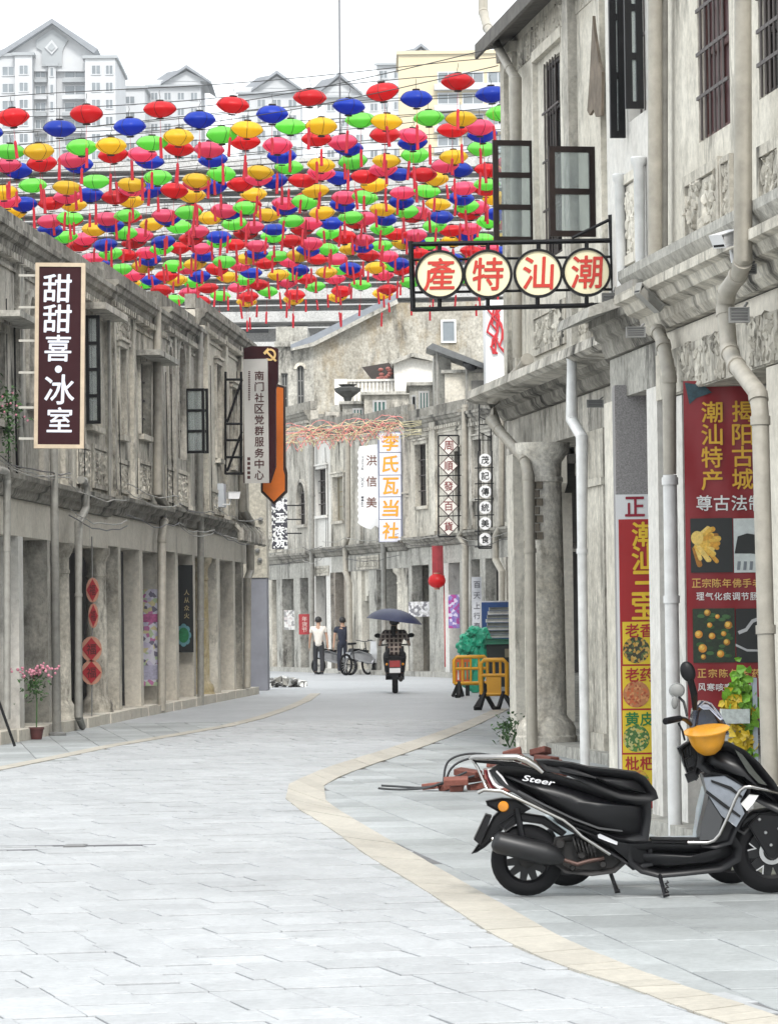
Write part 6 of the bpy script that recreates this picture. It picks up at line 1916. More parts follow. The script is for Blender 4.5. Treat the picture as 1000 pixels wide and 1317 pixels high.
FP.part('blossom', m, plain('pink_petal', (.70, .28, .36), .7, var=.2), kind='stuff')
p = at_depth(12, 530, 50.6)
HBk = T('hanging_plant', 'green trailing plant with pink buds hanging at the left picture edge', 'plant', frame(p.x, p.y, 0, p.z - .6))
m = MB(); leafy(m, (-.05, 0, .62), 200, (.10, .08, .16), .08, RL); leafy(m, (-.02, 0, .3), 80, (.05, .05, .16), .06, RL); HBk.part('leaves', m, LEAF)
m = MB()
for i in range(14): m.ball((RL.gauss(0, .1), -.1, .66 + RL.gauss(0, .1)), .016, 6, 4)
HBk.part('blossom', m, plain('pink_petal', (.70, .28, .36), .7, var=.2), kind='stuff')
m = MB(); m.tube([(-.05, .1, .9), (-.02, .05, .5), (0, 0, .1)], .012, 5); HBk.part('stem', m, LEAF)
# leaning dark board strut at the left edge
a = ground(19, 961); b = at_depth(-4, 895, a.y + .1)
LS = solo('leaning_bar', 'dark bar leaning at the left picture edge by the flower pot', 'bar', MB().tube([a + Vector((0, 0, .012)), b], .02, 6), BLACKM)

# ------------------------------------------------------------------ left arcade hangings and posters
dD = 58.5
HD = T('hanging_ornament', 'string of four red diamond-shaped fortune plaques in the left arcade', 'ornament', frame(at_depth(118, 800, dD).x, dD, 0))
REDP = plain('plaque_red', (.34, .012, .02), .5, var=.15); GOLDE = plain('plaque_gold', (.46, .22, .15), .5)
for i, (cx_, cy_, hw_, hh_) in enumerate(((119, 759, 8.5, 16), (120, 792, 6.5, 16), (117.5, 835, 13.5, 16.5), (117.5, 865, 13.5, 16))):
    m = MB(); m.prism([HD.p(cx_ + hw_ * cos(a * pi / 8), cy_ + hh_ * sin(a * pi / 8)) for a in range(16)], .0, .03); pq = HD.part('plaque', m, GOLDE)
    m = MB(); m.prism(HD.poly([(cx_ - hw_ * .92, cy_), (cx_, cy_ - hh_ * .9), (cx_ + hw_ * .92, cy_), (cx_, cy_ + hh_ * .9)]), -.008, -.001); HD.part('red_face', m, REDP, pq)
    x, z = HD.p(cx_, cy_); HD.part('character', put_char(MB(), '福', x, z, -.0095, .14 * hw_ / 13, .16, .01), plain('plaque_ink', (.09, .006, .008), .5), pq)
m = MB(); m.tube([HD.P(118, 690, .04), HD.P(119, 760, .04), HD.P(118, 925, .04)], .012, 6); HD.part('cord', m, GREYBOX)
def poster(name, label, px0, py0, px1, py1, d, mat, ang=0):
    th = T(name, label, 'poster', frame(at_depth((px0 + px1) / 2, 803, d).x, d, ang))
    flat(th, px0, py0, px1, py1, mat, .0, 'sheet'); return th
dl = lambda px: (5.35 + .0608 * 46) / (-(px - 500) / FPX + .0608)   # depth of the left facade at a picture column
P1 = poster('comic_poster', 'white and lilac printed poster on a left arcade pier', 183, 758, 207, 882, dl(203) - .45, shards('comic_print', [(.6, .55, .7), (.7, .62, .35), (.55, .2, .4), (.2, .18, .25), (.5, .62, .4)], (.72, .70, .78), 14))
flat(P1, 184, 790, 206, 800, plain('print_magenta', (.6, .15, .35), .5, var=.4, scale=20), -.003, 'printed_band'); flat(P1, 184, 856, 206, 874, plain('print_lilac', (.5, .48, .62), .5, var=.3, scale=20), -.003, 'printed_band')
P2 = poster('black_poster', 'black poster with a glowing green emblem on a left arcade pier', 228, 727, 249, 839, dl(248) - .45, BLK)
for i, ch in enumerate('人从众火'):
    x, z = P2.p(240, 762 + i * 10); P2.part('character', put_char(MB(), ch, x, z, -.004, .1, .1, .01), plain('gold_print', (.5, .4, .2), .5))
for i in range(8):
    cx_, cy_ = 236 + 6 * cos(i * pi / 4), 817 + 10 * sin(i * pi / 4); blob(P2, [(cx_ + 4 * cos(a * pi / 5), cy_ + 5 * sin(a * pi / 5)) for a in range(10)], plain('print_teal2', (.12, .3, .34), .5), -.004 - .0002 * i, None, 'printed_shape')
blob(P2, [(236 + 7 * cos(a * pi / 7), 817 + 10 * sin(a * pi / 7)) for a in range(14)], plain('print_jade', (.02, .22, .08), .5, var=.5, scale=12), -.008, None, 'printed_shape')
dF = lambda px: 29.2 / ((px - 500) / FPX + .2604)
P3_ = poster('white_notice', 'small white notice on the far left pier', 365, 785, 379, 810, dF(379) - .1, shards('notice_print', [(.3, .3, .3), (.55, .5, .5), (.6, .6, .6)], (.68, .68, .66), 12))
P4 = poster('red_notice', 'red notice with pale characters on the far pier left of the walkers', 384, 790, 399, 816, dF(399) - .1, plain('notice_red', (.36, .03, .035), .5, var=.2))
for i, ch in enumerate('年货节'):
    x, z = P4.p(391.5, 796 + i * 7); P4.part('character', put_char(MB(), ch, x, z, -.004, .16, .15, .01), plain('pale_ink', (.65, .5, .45), .5))
P5 = poster('notice_board', 'white printed notice board beside the umbrella rider', 525, 774, 552, 793, dF(552) - .25, shards('board_print', [(.2, .2, .22), (.5, .5, .5)], (.68, .68, .70), 14))
P6 = poster('purple_poster', 'purple and white poster right of the red strip on the far row', 576, 765, 591, 808, dF(592) - .1, shards('purple_print', [(.35, .05, .25), (.6, .55, .7), (.2, .12, .4)], (.25, .2, .45), 12))
P7 = poster('vertical_name_board', 'tall grey-white vertical name board with dark characters behind the bins', 606, 742, 620, 840, dF(620) - .1, plain('grey_white_board', (.52, .53, .56), .5, var=.1))
chars(P7, '百天上行春味', 613, (752, 766, 779, 792, 805, 817), .17, plain('grey_ink', (.1, .1, .12), .5), -.004, .01)

# red banner strip and ball lantern on the far pier
RS = T('red_strip', 'long red cloth strip hanging down a pier on the far row', 'banner', frame(at_depth(563, 750, dF(571) - .35).x, dF(571) - .35, 0))
flat(RS, 555, 702, 570, 742, plain('strip_red', (.40, .04, .05), .6, var=.3, scale=4), .0, 'strip'); flat(RS, 570, 740, 573, 858, plain('strip_red2', (.50, .03, .04), .6), .0, 'ribbon')
RLn = T('ball_lantern', 'round red lantern hanging in front of the red cloth strip', 'lantern', frame(at_depth(561.5, 747, dF(571) - .6).x, dF(571) - .6, 0, at_depth(561.5, 747, dF(571) - .6).z))
m = MB(); m.ball((0, 0, 0), (.24, .24, .2), 20, 12); RLn.part('shade', m, silk('silk_lantern_red', (.72, .015, .02)), smooth=60)
m = MB(); m.lathe([(.09, .17), (.09, .22)], 12); RLn.part('cap', m, GOLDE)
m = MB(); m.lathe([(.08, -.24), (.08, -.17)], 12); RLn.part('base_ring', m, GOLDE)
m = MB(); m.tube([(0, 0, .2), (0, 0, .55)], .008, 5); RLn.part('cord', m, RIBM)

# string of fairy-light scrolls over the far street
GR = T('light_garland', 'red and yellow wire garland strung across the far street', 'garland', frame(0, 96, 0))
RW = plain('garland_red', (.85, .30, .27), .6, var=.3); YW = plain('garland_yellow', (.8, .72, .42), .6, var=.3)
RG = random.Random(3)
for s_ in range(15):
    m = MB(); pts = []
    base = 566 + RG.uniform(-12, 12)
    for k in range(60):
        t = k / 59; px = 368 + 145 * t
        py = base - 14 * t + 9 * sin(t * 22 + s_ * .8) + RG.uniform(-1.5, 1.5)
        pts.append(GR.P(px + 6 * cos(t * 22 + s_ * .8), py, RG.uniform(-.1, .1)))
    m.tube(pts, .0065, 4); GR.part('wire_scroll', m, RW if s_ % 3 else YW)
for s_ in range(9):
    m = MB(); pts = []
    for k in range(14):
        t = k / 13; pts.append(GR.P(366 + 176 * t, 552 + s_ * 2.4 - 12 * t + RG.uniform(-3, 3), RG.uniform(-.1, .1)))
    m.tube(pts, .005, 4); GR.part('wire_strand', m, YW)

# ------------------------------------------------------------------ bins, tarp, barriers
g = ground(640, 893); 
BI = T('refuse_bin', 'big dark wheeled refuse bin with green lid behind the barriers', 'bin', frame(at_depth(640, 850, 82).x, 82, 0))
x0, x1, z0, z1 = rect(BI, 625, 829, 668, 903)
DBIN = plain('bin_dark', (.018, .024, .022), .5, var=.2)
m = MB(); m.prism([(x0, z1), (x1, z1), (x1 - .04, .12), (x0 + .04, .12)], 0, .9); BI.part('body', m, DBIN)
m = MB(); m.loft([(x0 - .05, z1 + .001), (x1 + .05, z1 + .001), (x1 + .05, z1 + .1), (x0 - .02, z1 + .13)], .5, .03, .45); BI.part('lid', m, plain('bin_green', (.03, .20, .12), .45, var=.15), smooth=50)
for xx in (x0 + .1, x1 - .1):
    m = MB(); m.lathe([(.1, -.03), (.1, .03)], 14, (xx, .15, .1), Matrix.Rotation(rad(90), 3, 'X')); BI.part('wheel', m, RUB)
a = BI.p(653, 840); m = MB(); m.box(a[0] - .07, a[0] + .07, -.02, -.001, a[1] - .09, a[1] + .09); BI.part('label_plate', m, plain('plate_brass', (.3, .26, .18), .5))
TP = T('tarpaulin_bundle', 'crumpled green tarpaulin bundle beside the dark bin', 'tarpaulin', frame(at_depth(609, 850, 82.3).x, 82.3, 0))
import mathutils
TARP = plain('tarp_green', (.03, .40, .24), .45, var=.3, scale=5, bump=.5)
for li, (cx_, cz_, rx, rz) in enumerate(((0, .55, .33, .55), (-.12, 1.0, .24, .3), (.16, 1.12, .22, .28), (.02, 1.25, .2, .18), (.25, .8, .2, .4))):
    bmx = bmesh.new(); bmesh.ops.create_icosphere(bmx, subdivisions=4, radius=1)
    for v in bmx.verts:
        q = v.co + Vector((li * 3.1, 0, 0))
        k = 1 + mathutils.noise.noise(q * 1.7) * .3 - abs(mathutils.noise.noise(q * 2.6)) * .35 - abs(mathutils.noise.noise(q * 5.5)) * .12
        v.co = Vector((cx_ + v.co.x * rx * k, v.co.y * .3 * k, max(0, cz_ + v.co.z * rz * k)))
    me = bpy.data.meshes.new('bundle'); bmx.to_mesh(me); bmx.free(); me.materials.append(TARP); me.shade_smooth(); me.set_sharp_from_angle(angle=rad(30))
    TP.part('bundle', me, None)
TB = T('blue_board', 'blue panel with white edge standing behind the bins', 'board', frame(at_depth(640, 800, 84.5).x, 84.5, 0))
x0, x1, z0, z1 = rect(TB, 617, 773, 668, 830)
m = MB(); m.box(x0, x1, .01, .05, 0, z1); TB.part('edge', m, WHITEP); m = MB(); m.box(x0 + .03, x1, 0, .01, z0, z1 - .03); TB.part('panel', m, plain('panel_blue', (.03, .09, .28), .45))
SK = T('stacked_trays', 'stack of white and grey crates on the bin', 'crates', frame(at_depth(640, 800, 82.3).x, 82.3, 0))
for i in range(8):
    x0, x1, z0, z1 = rect(SK, 625 + (i % 2) * 1.5 + (2.5 if i > 5 else 0), 779 + (7 - i) * 5.6, 668, 784 + (7 - i) * 5.6)
    zb_ = BI.p(640, 829)[1] + .14
    m = MB(); h0 = zb_ + i * .082; m.loft([(x0, h0), (x1, h0), (x1, h0 + .072), (x0, h0 + .072)], .3, .02, .3)
    SK.part('crate', m, plain('crate_white', (.6, .6, .58), .5, var=.3, scale=7) if i % 2 == 0 else plain('crate_grey', (.2, .21, .2), .5, var=.3, scale=7), smooth=50)
YB = plain('barrier_yellow', (.78, .38, .02), .42, var=.12, scale=4); 
def barrier(label, px0, px1, pt, pb, pfoot, ang, n, solid=False):
    g = ground((px0 + px1) / 2, pfoot)
    th = T('barrier', label, 'barrier', frame(g.x, g.y, ang), 'plastic barriers by the bins')
    sc = g.y / FPX; w_ = (px1 - px0) * sc / cos(ang); zt = (pfoot - pt) * sc; zb = (pfoot - pb) * sc
    fr = MB(); b = .035
    fr.tube([(-w_ / 2, 0, zb), (-w_ / 2, 0, zt - .06), (-w_ / 2 + .06, 0, zt), (w_ / 2 - .06, 0, zt), (w_ / 2, 0, zt - .06), (w_ / 2, 0, zb), (-w_ / 2, 0, zb)], b, 8)
    zm = (zt + zb) / 2 + .03
    fr.tube([(-w_ / 2, 0, zm), (w_ / 2, 0, zm)], .03, 8)
    for k in range(1, n): fr.tube([(-w_ / 2 + w_ * k / n, 0, zm if solid else zb), (-w_ / 2 + w_ * k / n, 0, zt)], .024, 8)
    th.part('frame', fr, YB, smooth=50)
    if solid:
        m = MB(); m.box(-w_ / 2 + .1, w_ / 2 - .1, -.015, .015, zb + .03, zm - .03); th.part('panel', m, YB)
    for s_ in (-1, 1):
        m = MB(); xx = s_ * w_ * .36
        m.tube([(xx, 0, zb + .03), (xx - .06, -.2, .03), (xx - .14, -.26, .03)], .04, 6); th.part('foot', m, BLACKP)
        m = MB(); m.tube([(xx, 0, zb + .03), (xx + .12, .16, .03)], .04, 6); th.part('foot', m, BLACKP)
        m = MB(); m.tube([(xx, 0, zb + .03), (xx + .16 * s_, -.1, .03)], .035, 6); th.part('foot', m, BLACKP)
    return th
barrier('long yellow-orange plastic barrier in front of the green bundle', 584, 627, 845, 879, 897, rad(16), 4)
barrier('nearer short yellow barrier with a solid lower panel by the bin', 619, 652, 849, 893, 913, rad(-10), 4, True)
ob = T('orange_crate', 'small orange-red barrier section behind the long yellow barrier', 'barrier', frame(at_depth(594, 870, 79).x, 79, 0), 'plastic barriers by the bins')
x0, x1, z0, z1 = rect(ob, 585, 848, 604, 878)
m = MB()
for k in range(4): m.box(x0 + (x1 - x0) * k / 4, x0 + (x1 - x0) * (k + .6) / 4, 0, .03, z0, z1)
m.box(x0, x1, .005, .025, z1 - .06, z1); m.box(x0, x1, .005, .025, z0, z0 + .06); ob.part('grid', m, plain('barrier_orange', (.62, .12, .02), .45))
for xx in (x0 + .05, x1 - .05):
    m = MB(); m.box(xx - .04, xx + .04, -.1, .1, 0, z0); ob.part('foot', m, BLACKP)

# blue drum of goods on the far row
g = ground(540, 868)
BD = T('blue_crate', 'dark blue crate heaped with goods beside the umbrella rider', 'crate', frame(g.x, g.y - .4, 0))
x0, x1, z0, z1 = rect(BD, 531, 838, 550, 868); m = MB(); m.box(x0, x1, 0, .5, 0.0, z1); BD.part('crate', m, shards('crate_print', [(.1, .1, .3), (.4, .4, .5)], (.03, .03, .10), 9))
for k in range(14):
    m = MB(); m.ball((RL.uniform(x0, x1), RL.uniform(.1, .4), z1 + RL.uniform(0, .22)), RL.uniform(.06, .1), 8, 6); BD.part('goods', m, [WHITEP, plain('goods_orange', (.6, .25, .04), .6), plain('goods_green', (.1, .2, .06), .6)][k % 3])

# rubble heap by the end house
g = ground(366, 884)
RH = T('rubble_heap', 'small heap of pale rubble and torn sacks by the end house', 'rubble', frame(g.x, g.y, 0))
for k in range(34):
    x = RL.gauss(0, .26); m = MB(); h = max(.04, .26 - abs(x) * .35)
    sx, sy, sz = RL.uniform(.05, .13), RL.uniform(.05, .12), RL.uniform(.03, .07)
    M3 = Matrix.Rotation(RL.uniform(0, 3), 3, 'Z') @ Matrix.Rotation(RL.uniform(-.5, .5), 3, 'X')
    vs = [M3 @ Vector((a * sx * RL.uniform(.7, 1.2), b * sy * RL.uniform(.7, 1.2), c * sz * RL.uniform(.7, 1.2))) + Vector((x, RL.uniform(-.2, .2), RL.uniform(.03, h))) for a in (-1, 1) for b in (-1, 1) for c in (-1, 1)]
    m.add(vs, [(0, 1, 3, 2), (4, 6, 7, 5), (0, 4, 5, 1), (2, 3, 7, 6), (0, 2, 6, 4), (1, 5, 7, 3)])
    RH.part('chunk', m, [plain('rubble_pale', (.8, .8, .77), .9, var=.2), plain('rubble_grey', (.35, .34, .31), .9, var=.2), plain('rubble_dark', (.12, .115, .11), .9)][(0, 0, 1)[k % 3] if k % 7 else 2])
m = MB(); m.prism([(-.75, 0), (-.3, 0), (-.55, .38), (-.75, .5)], .3, .9); RH.part('sand', m, plain('sand_tan', (.42, .36, .25), .95, var=.2))

# ------------------------------------------------------------------ cameras, flood lights, wires on the right
def cctv(label, px, py, d, L_, ang, mat=WHITEP, sz=.05, tilt=12):
    p = at_depth(px, py, d)
    th = T('security_camera', label, 'camera', frame(p.x, p.y, ang, p.z))
    M3 = Matrix.Rotation(rad(tilt), 4, 'Y')
    m = MB(); m.loft([(0, -sz * .5), (L_, -sz * .5), (L_, sz * .5), (-.03, sz * .5)], sz * .55, .012); th.part('housing', m, mat, smooth=50, M=M3)
    m = MB(); m.box(-.008, 0, -sz * .45, sz * .45, -sz * .4, sz * .4); th.part('lens_window', m, BLACKP, M=M3)
    m = MB(); m.tube([(L_ * .7, 0, -sz * .5), (L_ * .8, .0, -sz * 1.3), (L_ * 1.5, .02, -sz * 1.3)], .012, 8); th.part('bracket', m, mat)
    return th
c1 = cctv('white bullet security camera high on the nearest right house', 924, 310, 22.9, .17, rad(48), sz=.085, tilt=-14)
cctv('slanting white security camera on the slim white house', 822, 372, 25.9, .20, rad(25), PIPEG, .07, 40)
cctv('small white security camera on the last house of the left row', 306, 637, 77.5, .22, rad(200), WHITEP, .14, 0)
def flood(label, px, py, d, w_, h_, ang=0):
    p = at_depth(px, py, d); th = T('floodlight', label, 'light', frame(p.x, p.y, ang, p.z))
    m = MB(); m.loft([(-w_ / 2, -h_ / 2), (w_ / 2, -h_ / 2), (w_ / 2, h_ / 2), (-w_ / 2, h_ / 2)], .03, .01); th.part('housing', m, GREYBOX, smooth=50)
    for k in range(4): m = MB(); m.box(-w_ * .4, w_ * .4, -.034, -.031, -h_ * .35 + k * h_ * .2, -h_ * .27 + k * h_ * .2); th.part('fin', m, plain('fin_dark', (.07, .07, .07), .5))
    m = MB(); m.tube([(0, .02, 0), (w_ * .5, .12, h_ * .9)], .008, 6); th.part('bracket', m, GREYBOX)
flood('grey floodlight hanging from the carved cornice ledge', 950, 405, 22.8, .12, .09)
flood('grey floodlight under the slim house canopy', 817, 427, 25.8, .13, .07)
flood('grey floodlight on the corner of the black frame sign', 783, 388, 28.75, .11, .13)
flood('grey floodlight on the beam above the white downpipe', 765, 519, 39.3, .17, .08)
flood('grey floodlight box on the ledge of the nearest right house', 958, 346, 22.9, .13, .06)

# thin wires
for k, (lab, a, b, r_) in enumerate((('thin wire crossing high above the lantern strings', (0, 150, 60), (640, 60, 46), .006), ('thin wire running over the left roofs to the right eave', (0, 170, 62), (640, 84, 46), .006))):
    p0, p1 = at_depth(*a), at_depth(*b)
    pts = [p0.lerp(p1, i / 12) - Vector((0, 0, .25 * sin(pi * i / 12))) for i in range(13)]
    solo('overhead_wire', lab, 'wire', MB().tube(pts, r_, 4), WIREM)

# ------------------------------------------------------------------ people
def skin(verts, edges, root=0, sub=1):
    """verts: (x,y,z,r)"""
    me = bpy.data.meshes.new('s'); me.from_pydata([v[:3] for v in verts], edges, [])
    o = bpy.data.objects.new('s', me); COL.objects.link(o)
    md = o.modifiers.new('skin', 'SKIN'); md.use_smooth_shade = True
    for i, sv in enumerate(me.skin_vertices[0].data):
        r = verts[i][3]; sv.radius = (r if not isinstance(r, tuple) else r[0], r if not isinstance(r, tuple) else r[1]); sv.use_root = (i == root)
    sb = o.modifiers.new('sub', 'SUBSURF'); sb.levels = sub; sb.render_levels = sub
    dg = bpy.context.evaluated_depsgraph_get()
    out = bpy.data.meshes.new_from_object(o.evaluated_get(dg))
    bpy.data.objects.remove(o); bpy.data.meshes.remove(me)
    out.materials.clear()
    return out

SKINM = plain('skin', (.42, .25, .17), .6, var=.08); HAIR = plain('hair_black', (.012, .010, .010), .6, var=.3)

def chainmesh(chains, sub=1):
    """chains share joints by coordinates"""
    V = []; E = []; idx = {}
    for ch in chains:
        prev = None
        for v in ch:
            k = (round(v[0], 4), round(v[1], 4), round(v[2], 4))
            if k not in idx: idx[k] = len(V); V.append(v)
            if prev is not None and prev != idx[k]: E.append((prev, idx[k]))
            prev = idx[k]
    return skin(V, E, 0, sub)

def hand(w, d):
    """five-finger chains rooted at wrist w, pointing along d (mostly down)"""
    w = Vector(w); d = Vector(d).normalized(); s = Vector((0, 1, 0))
    palm = w + d * .075
    ch = [[(*w, .026), (*(w + d * .04), .034), (*palm, .03)]]
    for i, (o_, L_) in enumerate(((-.028, .065), (-.010, .08), (.010, .075), (.028, .06))):
        b = palm + s * o_ + d * .012; m_ = b + d * L_ * .5 + Vector((.004, 0, 0)); e = b + d * L_ + Vector((.014, 0, 0))
        ch.append([(*palm, .03), (*b, .010), (*m_, .009), (*e, .007)])
    t0 = w + d * .04; t1 = t0 + d * .03 + s * -.04; t2 = t1 + d * .035
    ch.append([(*t0, .034), (*t1, .011), (*t2, .009)])
    return ch

def person(th, H, pose, shirt, trousers, shoe, sleeves=.55):
    """pose: dict of joints in local metres (x right, y away from camera, z up)"""
    P = pose; v = lambda k, r: (*P[k], r)
    lerp = lambda a, b, t: tuple(P[a][i] + (P[b][i] - P[a][i]) * t for i in range(3))
    # body, one continuous surface
    ch = [[v('pelvis', .12), v('waist', .115), v('chest', .125), v('neck', .055), v('head0', .06), v('head', .092), v('crown', .075)]]
    for s_ in 'lr':
        ch.append([v('chest', .125), v('sho' + s_, .058), v('elb' + s_, .04), v('wri' + s_, .028)])
        ch.append([v('pelvis', .12), v('hip' + s_, .085), v('kne' + s_, .056), v('ank' + s_, .04), v('toe' + s_, .03)])
        d = Vector(P['wri' + s_]) - Vector(P['elb' + s_])
        ch += hand(P['wri' + s_], d)
    me = chainmesh(ch, 1); me.materials.append(SKINM); th.part('body', me, None)
    # face details on the head, turned with it (dir = facing)
    f = Vector(P.get('face', (0, 1, 0))).normalized(); c = Vector(P['head']); sd_ = Vector((f.y, -f.x, 0))
    m = MB(); m.ball(c + f * .1 + Vector((0, 0, -.015)), (.014, .014, .02), 6, 5); m.ball(c + sd_ * .092, (.018, .024, .032), 6, 5); m.ball(c - sd_ * .092, (.018, .024, .032), 6, 5)
    th.part('nose_and_ears', m, SKINM, smooth=60, kind='stuff')
    m = MB()
    for s_ in (-1, 1): m.ball(c + f * .088 + sd_ * .035 * s_ + Vector((0, 0, .012)), .012, 6, 5)
    th.part('eyes', m, HAIR, kind='stuff')
    m = MB(); m.ball(c - f * .018 + Vector((0, 0, .035)), (.103, .108, .098), 14, 10); th.part('hair', m, HAIR, smooth=60)
    # shirt
    ch = [[(*P['pelvis'][:2], P['pelvis'][2] - .11, .15), (*P['pelvis'][:2], P['pelvis'][2] + .01, .148), v('waist', .14), v('chest', .15), (*lerp('chest', 'neck', .7), .075)]]
    for s_ in 'lr': ch.append([v('chest', .15), v('sho' + s_, .078), (*lerp('sho' + s_, 'elb' + s_, sleeves), .066)])
    me = chainmesh(ch, 1); me.materials.append(shirt); th.part('shirt', me, None)
    ch = [[(*P['pelvis'][:2], P['pelvis'][2] + .14, .128), v('pelvis', .138)]]
    for s_ in 'lr': ch.append([v('pelvis', .138), v('hip' + s_, .098), v('kne' + s_, .074), (*lerp('kne' + s_, 'ank' + s_, .6), .068), (*lerp('kne' + s_, 'ank' + s_, 1.0), .07)])
    me = chainmesh(ch, 1); me.materials.append(trousers); th.part('trousers', me, None)
    for s_ in 'lr':
        a = Vector(P['ank' + s_]); t = Vector(P['toe' + s_]); d = (t - a); d.z = 0; d.normalize()
        m = MB(); m.ball((a + t) / 2 + Vector((0, 0, -.015)), (.05, .05, .045), 10, 8, None)
        me = chainmesh([[(*(a - d * .03), .045), (*((a + t) / 2), .045), (*(t + d * .02), .038)]], 1); me.materials.append(shoe); th.part('shoe', me, None)

def standing(H, stride=.12, armsw=.08, lean=0.0):
    k = H / 1.72
    P = dict(pelvis=(0, 0, .93), waist=(0, .0, 1.08), chest=(0, lean, 1.30), neck=(0, lean, 1.47), head0=(0, lean + .01, 1.52), head=(0, lean + .02, 1.60), crown=(0, lean + .01, 1.67),
             shol=(-.19, lean, 1.38), shor=(.19, lean, 1.38), elbl=(-.25, lean + armsw * .3, 1.11), elbr=(.25, lean - armsw * .3, 1.11), wril=(-.27, lean + armsw, .87), wrir=(.27, lean - armsw, .87),
             hipl=(-.09, 0, .88), hipr=(.09, 0, .88), knel=(-.10, stride * .7, .49), kner=(.10, -stride * .3, .49), ankl=(-.10, stride, .085), ankr=(.10, -stride, .085), toel=(-.11, stride + .15, .045), toer=(.11, -stride + .14, .045))
    return {a: tuple(c * k for c in b) for a, b in P.items()}

def walker(label, px, pf, H, shirt, trs, shoe, **k):
    g = ground(px, pf)
    th = T('person', label, 'person', frame(g.x, g.y, 0))
    person(th, H, standing(H, **k), shirt, trs, shoe)
    return th
walker('person in a white short-sleeved shirt and dark trousers walking away', 410, 868, 1.72, plain('white_shirt', (.66, .62, .56), .8, var=.15, bump=.2), plain('dark_trousers', (.018, .018, .022), .8, var=.2), plain('dark_shoe', (.02, .02, .02), .5), stride=.13)
walker('person in a navy short-sleeved top walking away beside the white shirt', 441, 867, 1.70, plain('navy_shirt', (.012, .016, .035), .8, var=.2, bump=.2), plain('navy_trousers', (.014, .017, .032), .8, var=.2), plain('pale_shoe', (.4, .4, .38), .5), stride=-.1, armsw=-.08)

# rider with umbrella, seen from behind
g = ground(508, 892)
MS = T('motor_scooter', 'red-backed scooter ridden away down the middle of the street', 'scooter', frame(g.x, g.y, 0))
def tw(th, y, r=.22, w_=.06):
    m = MB(); m.lathe([(r * .6, -w_), (r * .85, -w_ * 1.05), (r * .97, -w_ * .5), (r, 0), (r * .97, w_ * .5), (r * .85, w_ * 1.05), (r * .6, w_)], 24, (0, y, r), Matrix.Rotation(rad(90), 3, 'Y')); t_ = th.part('wheel', m, RUB, smooth=40)
    m = MB(); m.lathe([(r * .58, -w_ * .8), (r * .58, w_ * .8)], 20, (0, y, r), Matrix.Rotation(rad(90), 3, 'Y')); th.part('rim', m, ENG, t_)
tw(MS, 0); tw(MS, 1.25)
m = MB(); m.box(-.13, .13, -.12, .75, .42, .72); m.prism([(-.12, .45), (.12, .45), (.15, .7), (-.15, .7)], -.18, -.12); MS.part('body', m, plain('scooter_dark', (.03, .02, .022), .35, coat=.3))
m = MB(); m.box(-.11, .11, -.215, -.18, .56, .70); MS.part('tail_light', m, plain('lamp_red', (.35, .02, .02), .25, coat=.4))
m = MB(); m.box(-.115, .115, -.22, -.2, .44, .54); MS.part('number_plate', m, WHITEP)
m = MB(); m.box(-.06, .06, -.2, -.12, .2, .44); MS.part('mudguard', m, BLACKP)
m = MB(); m.box(-.16, .16, -.15, .7, .72, .80); MS.part('seat', m, SEATM)
m = MB(); m.box(-.2, .2, .75, 1.0, .28, .36); MS.part('floor', m, BLACKP)
m = MB(); m.box(-.2, .2, 1.0, 1.1, .3, 1.0); MS.part('leg_shield', m, plain('scooter_dark', (.03, .02, .022), .35, coat=.3))
m = MB(); m.tube([(-.34, .95, 1.02), (-.15, 1.02, 1.03), (.15, 1.02, 1.03), (.34, .95, 1.02)], .016, 8); MS.part('handlebar', m, BLACKP)
for s_ in (-1, 1):
    m = MB(); m.tube([(.26 * s_, .97, 1.03), (.33 * s_, .97, 1.2)], .008, 6); m.ball((.36 * s_, .96, 1.23), (.07, .02, .05), 12, 8); MS.part('mirror', m, BLACKP, smooth=60)
m = MB(); m.tube([(.12, -.3, .3), (.12, .3, .33)], .05, 12); MS.part('exhaust', m, ENG, smooth=50)
for s_ in (-1, 1):
    m = MB(); m.ball((.17 * s_, -.12, .62), (.03, .04, .03), 8, 6); MS.part('turn_signal', m, plain('amber', (.75, .28, .02), .3))
RD = T('person', 'person in a plaid top riding the scooter away under the umbrella', 'person', MS.M.copy())
P = dict(pelvis=(0, .28, .88), waist=(0, .30, 1.02), chest=(0, .36, 1.22), neck=(0, .40, 1.38), head0=(0, .41, 1.42), head=(0, .43, 1.50), crown=(0, .42, 1.57),
         shol=(-.2, .36, 1.29), shor=(.2, .36, 1.29), elbl=(-.29, .58, 1.12), elbr=(.29, .58, 1.12), wril=(-.31, .86, 1.05), wrir=(.31, .86, 1.05),
         hipl=(-.11, .3, .86), hipr=(.11, .3, .86), knel=(-.19, .74, .80), kner=(.19, .74, .80), ankl=(-.15, .80, .42), ankr=(.15, .80, .42), toel=(-.16, .95, .39), toer=(.16, .95, .39))
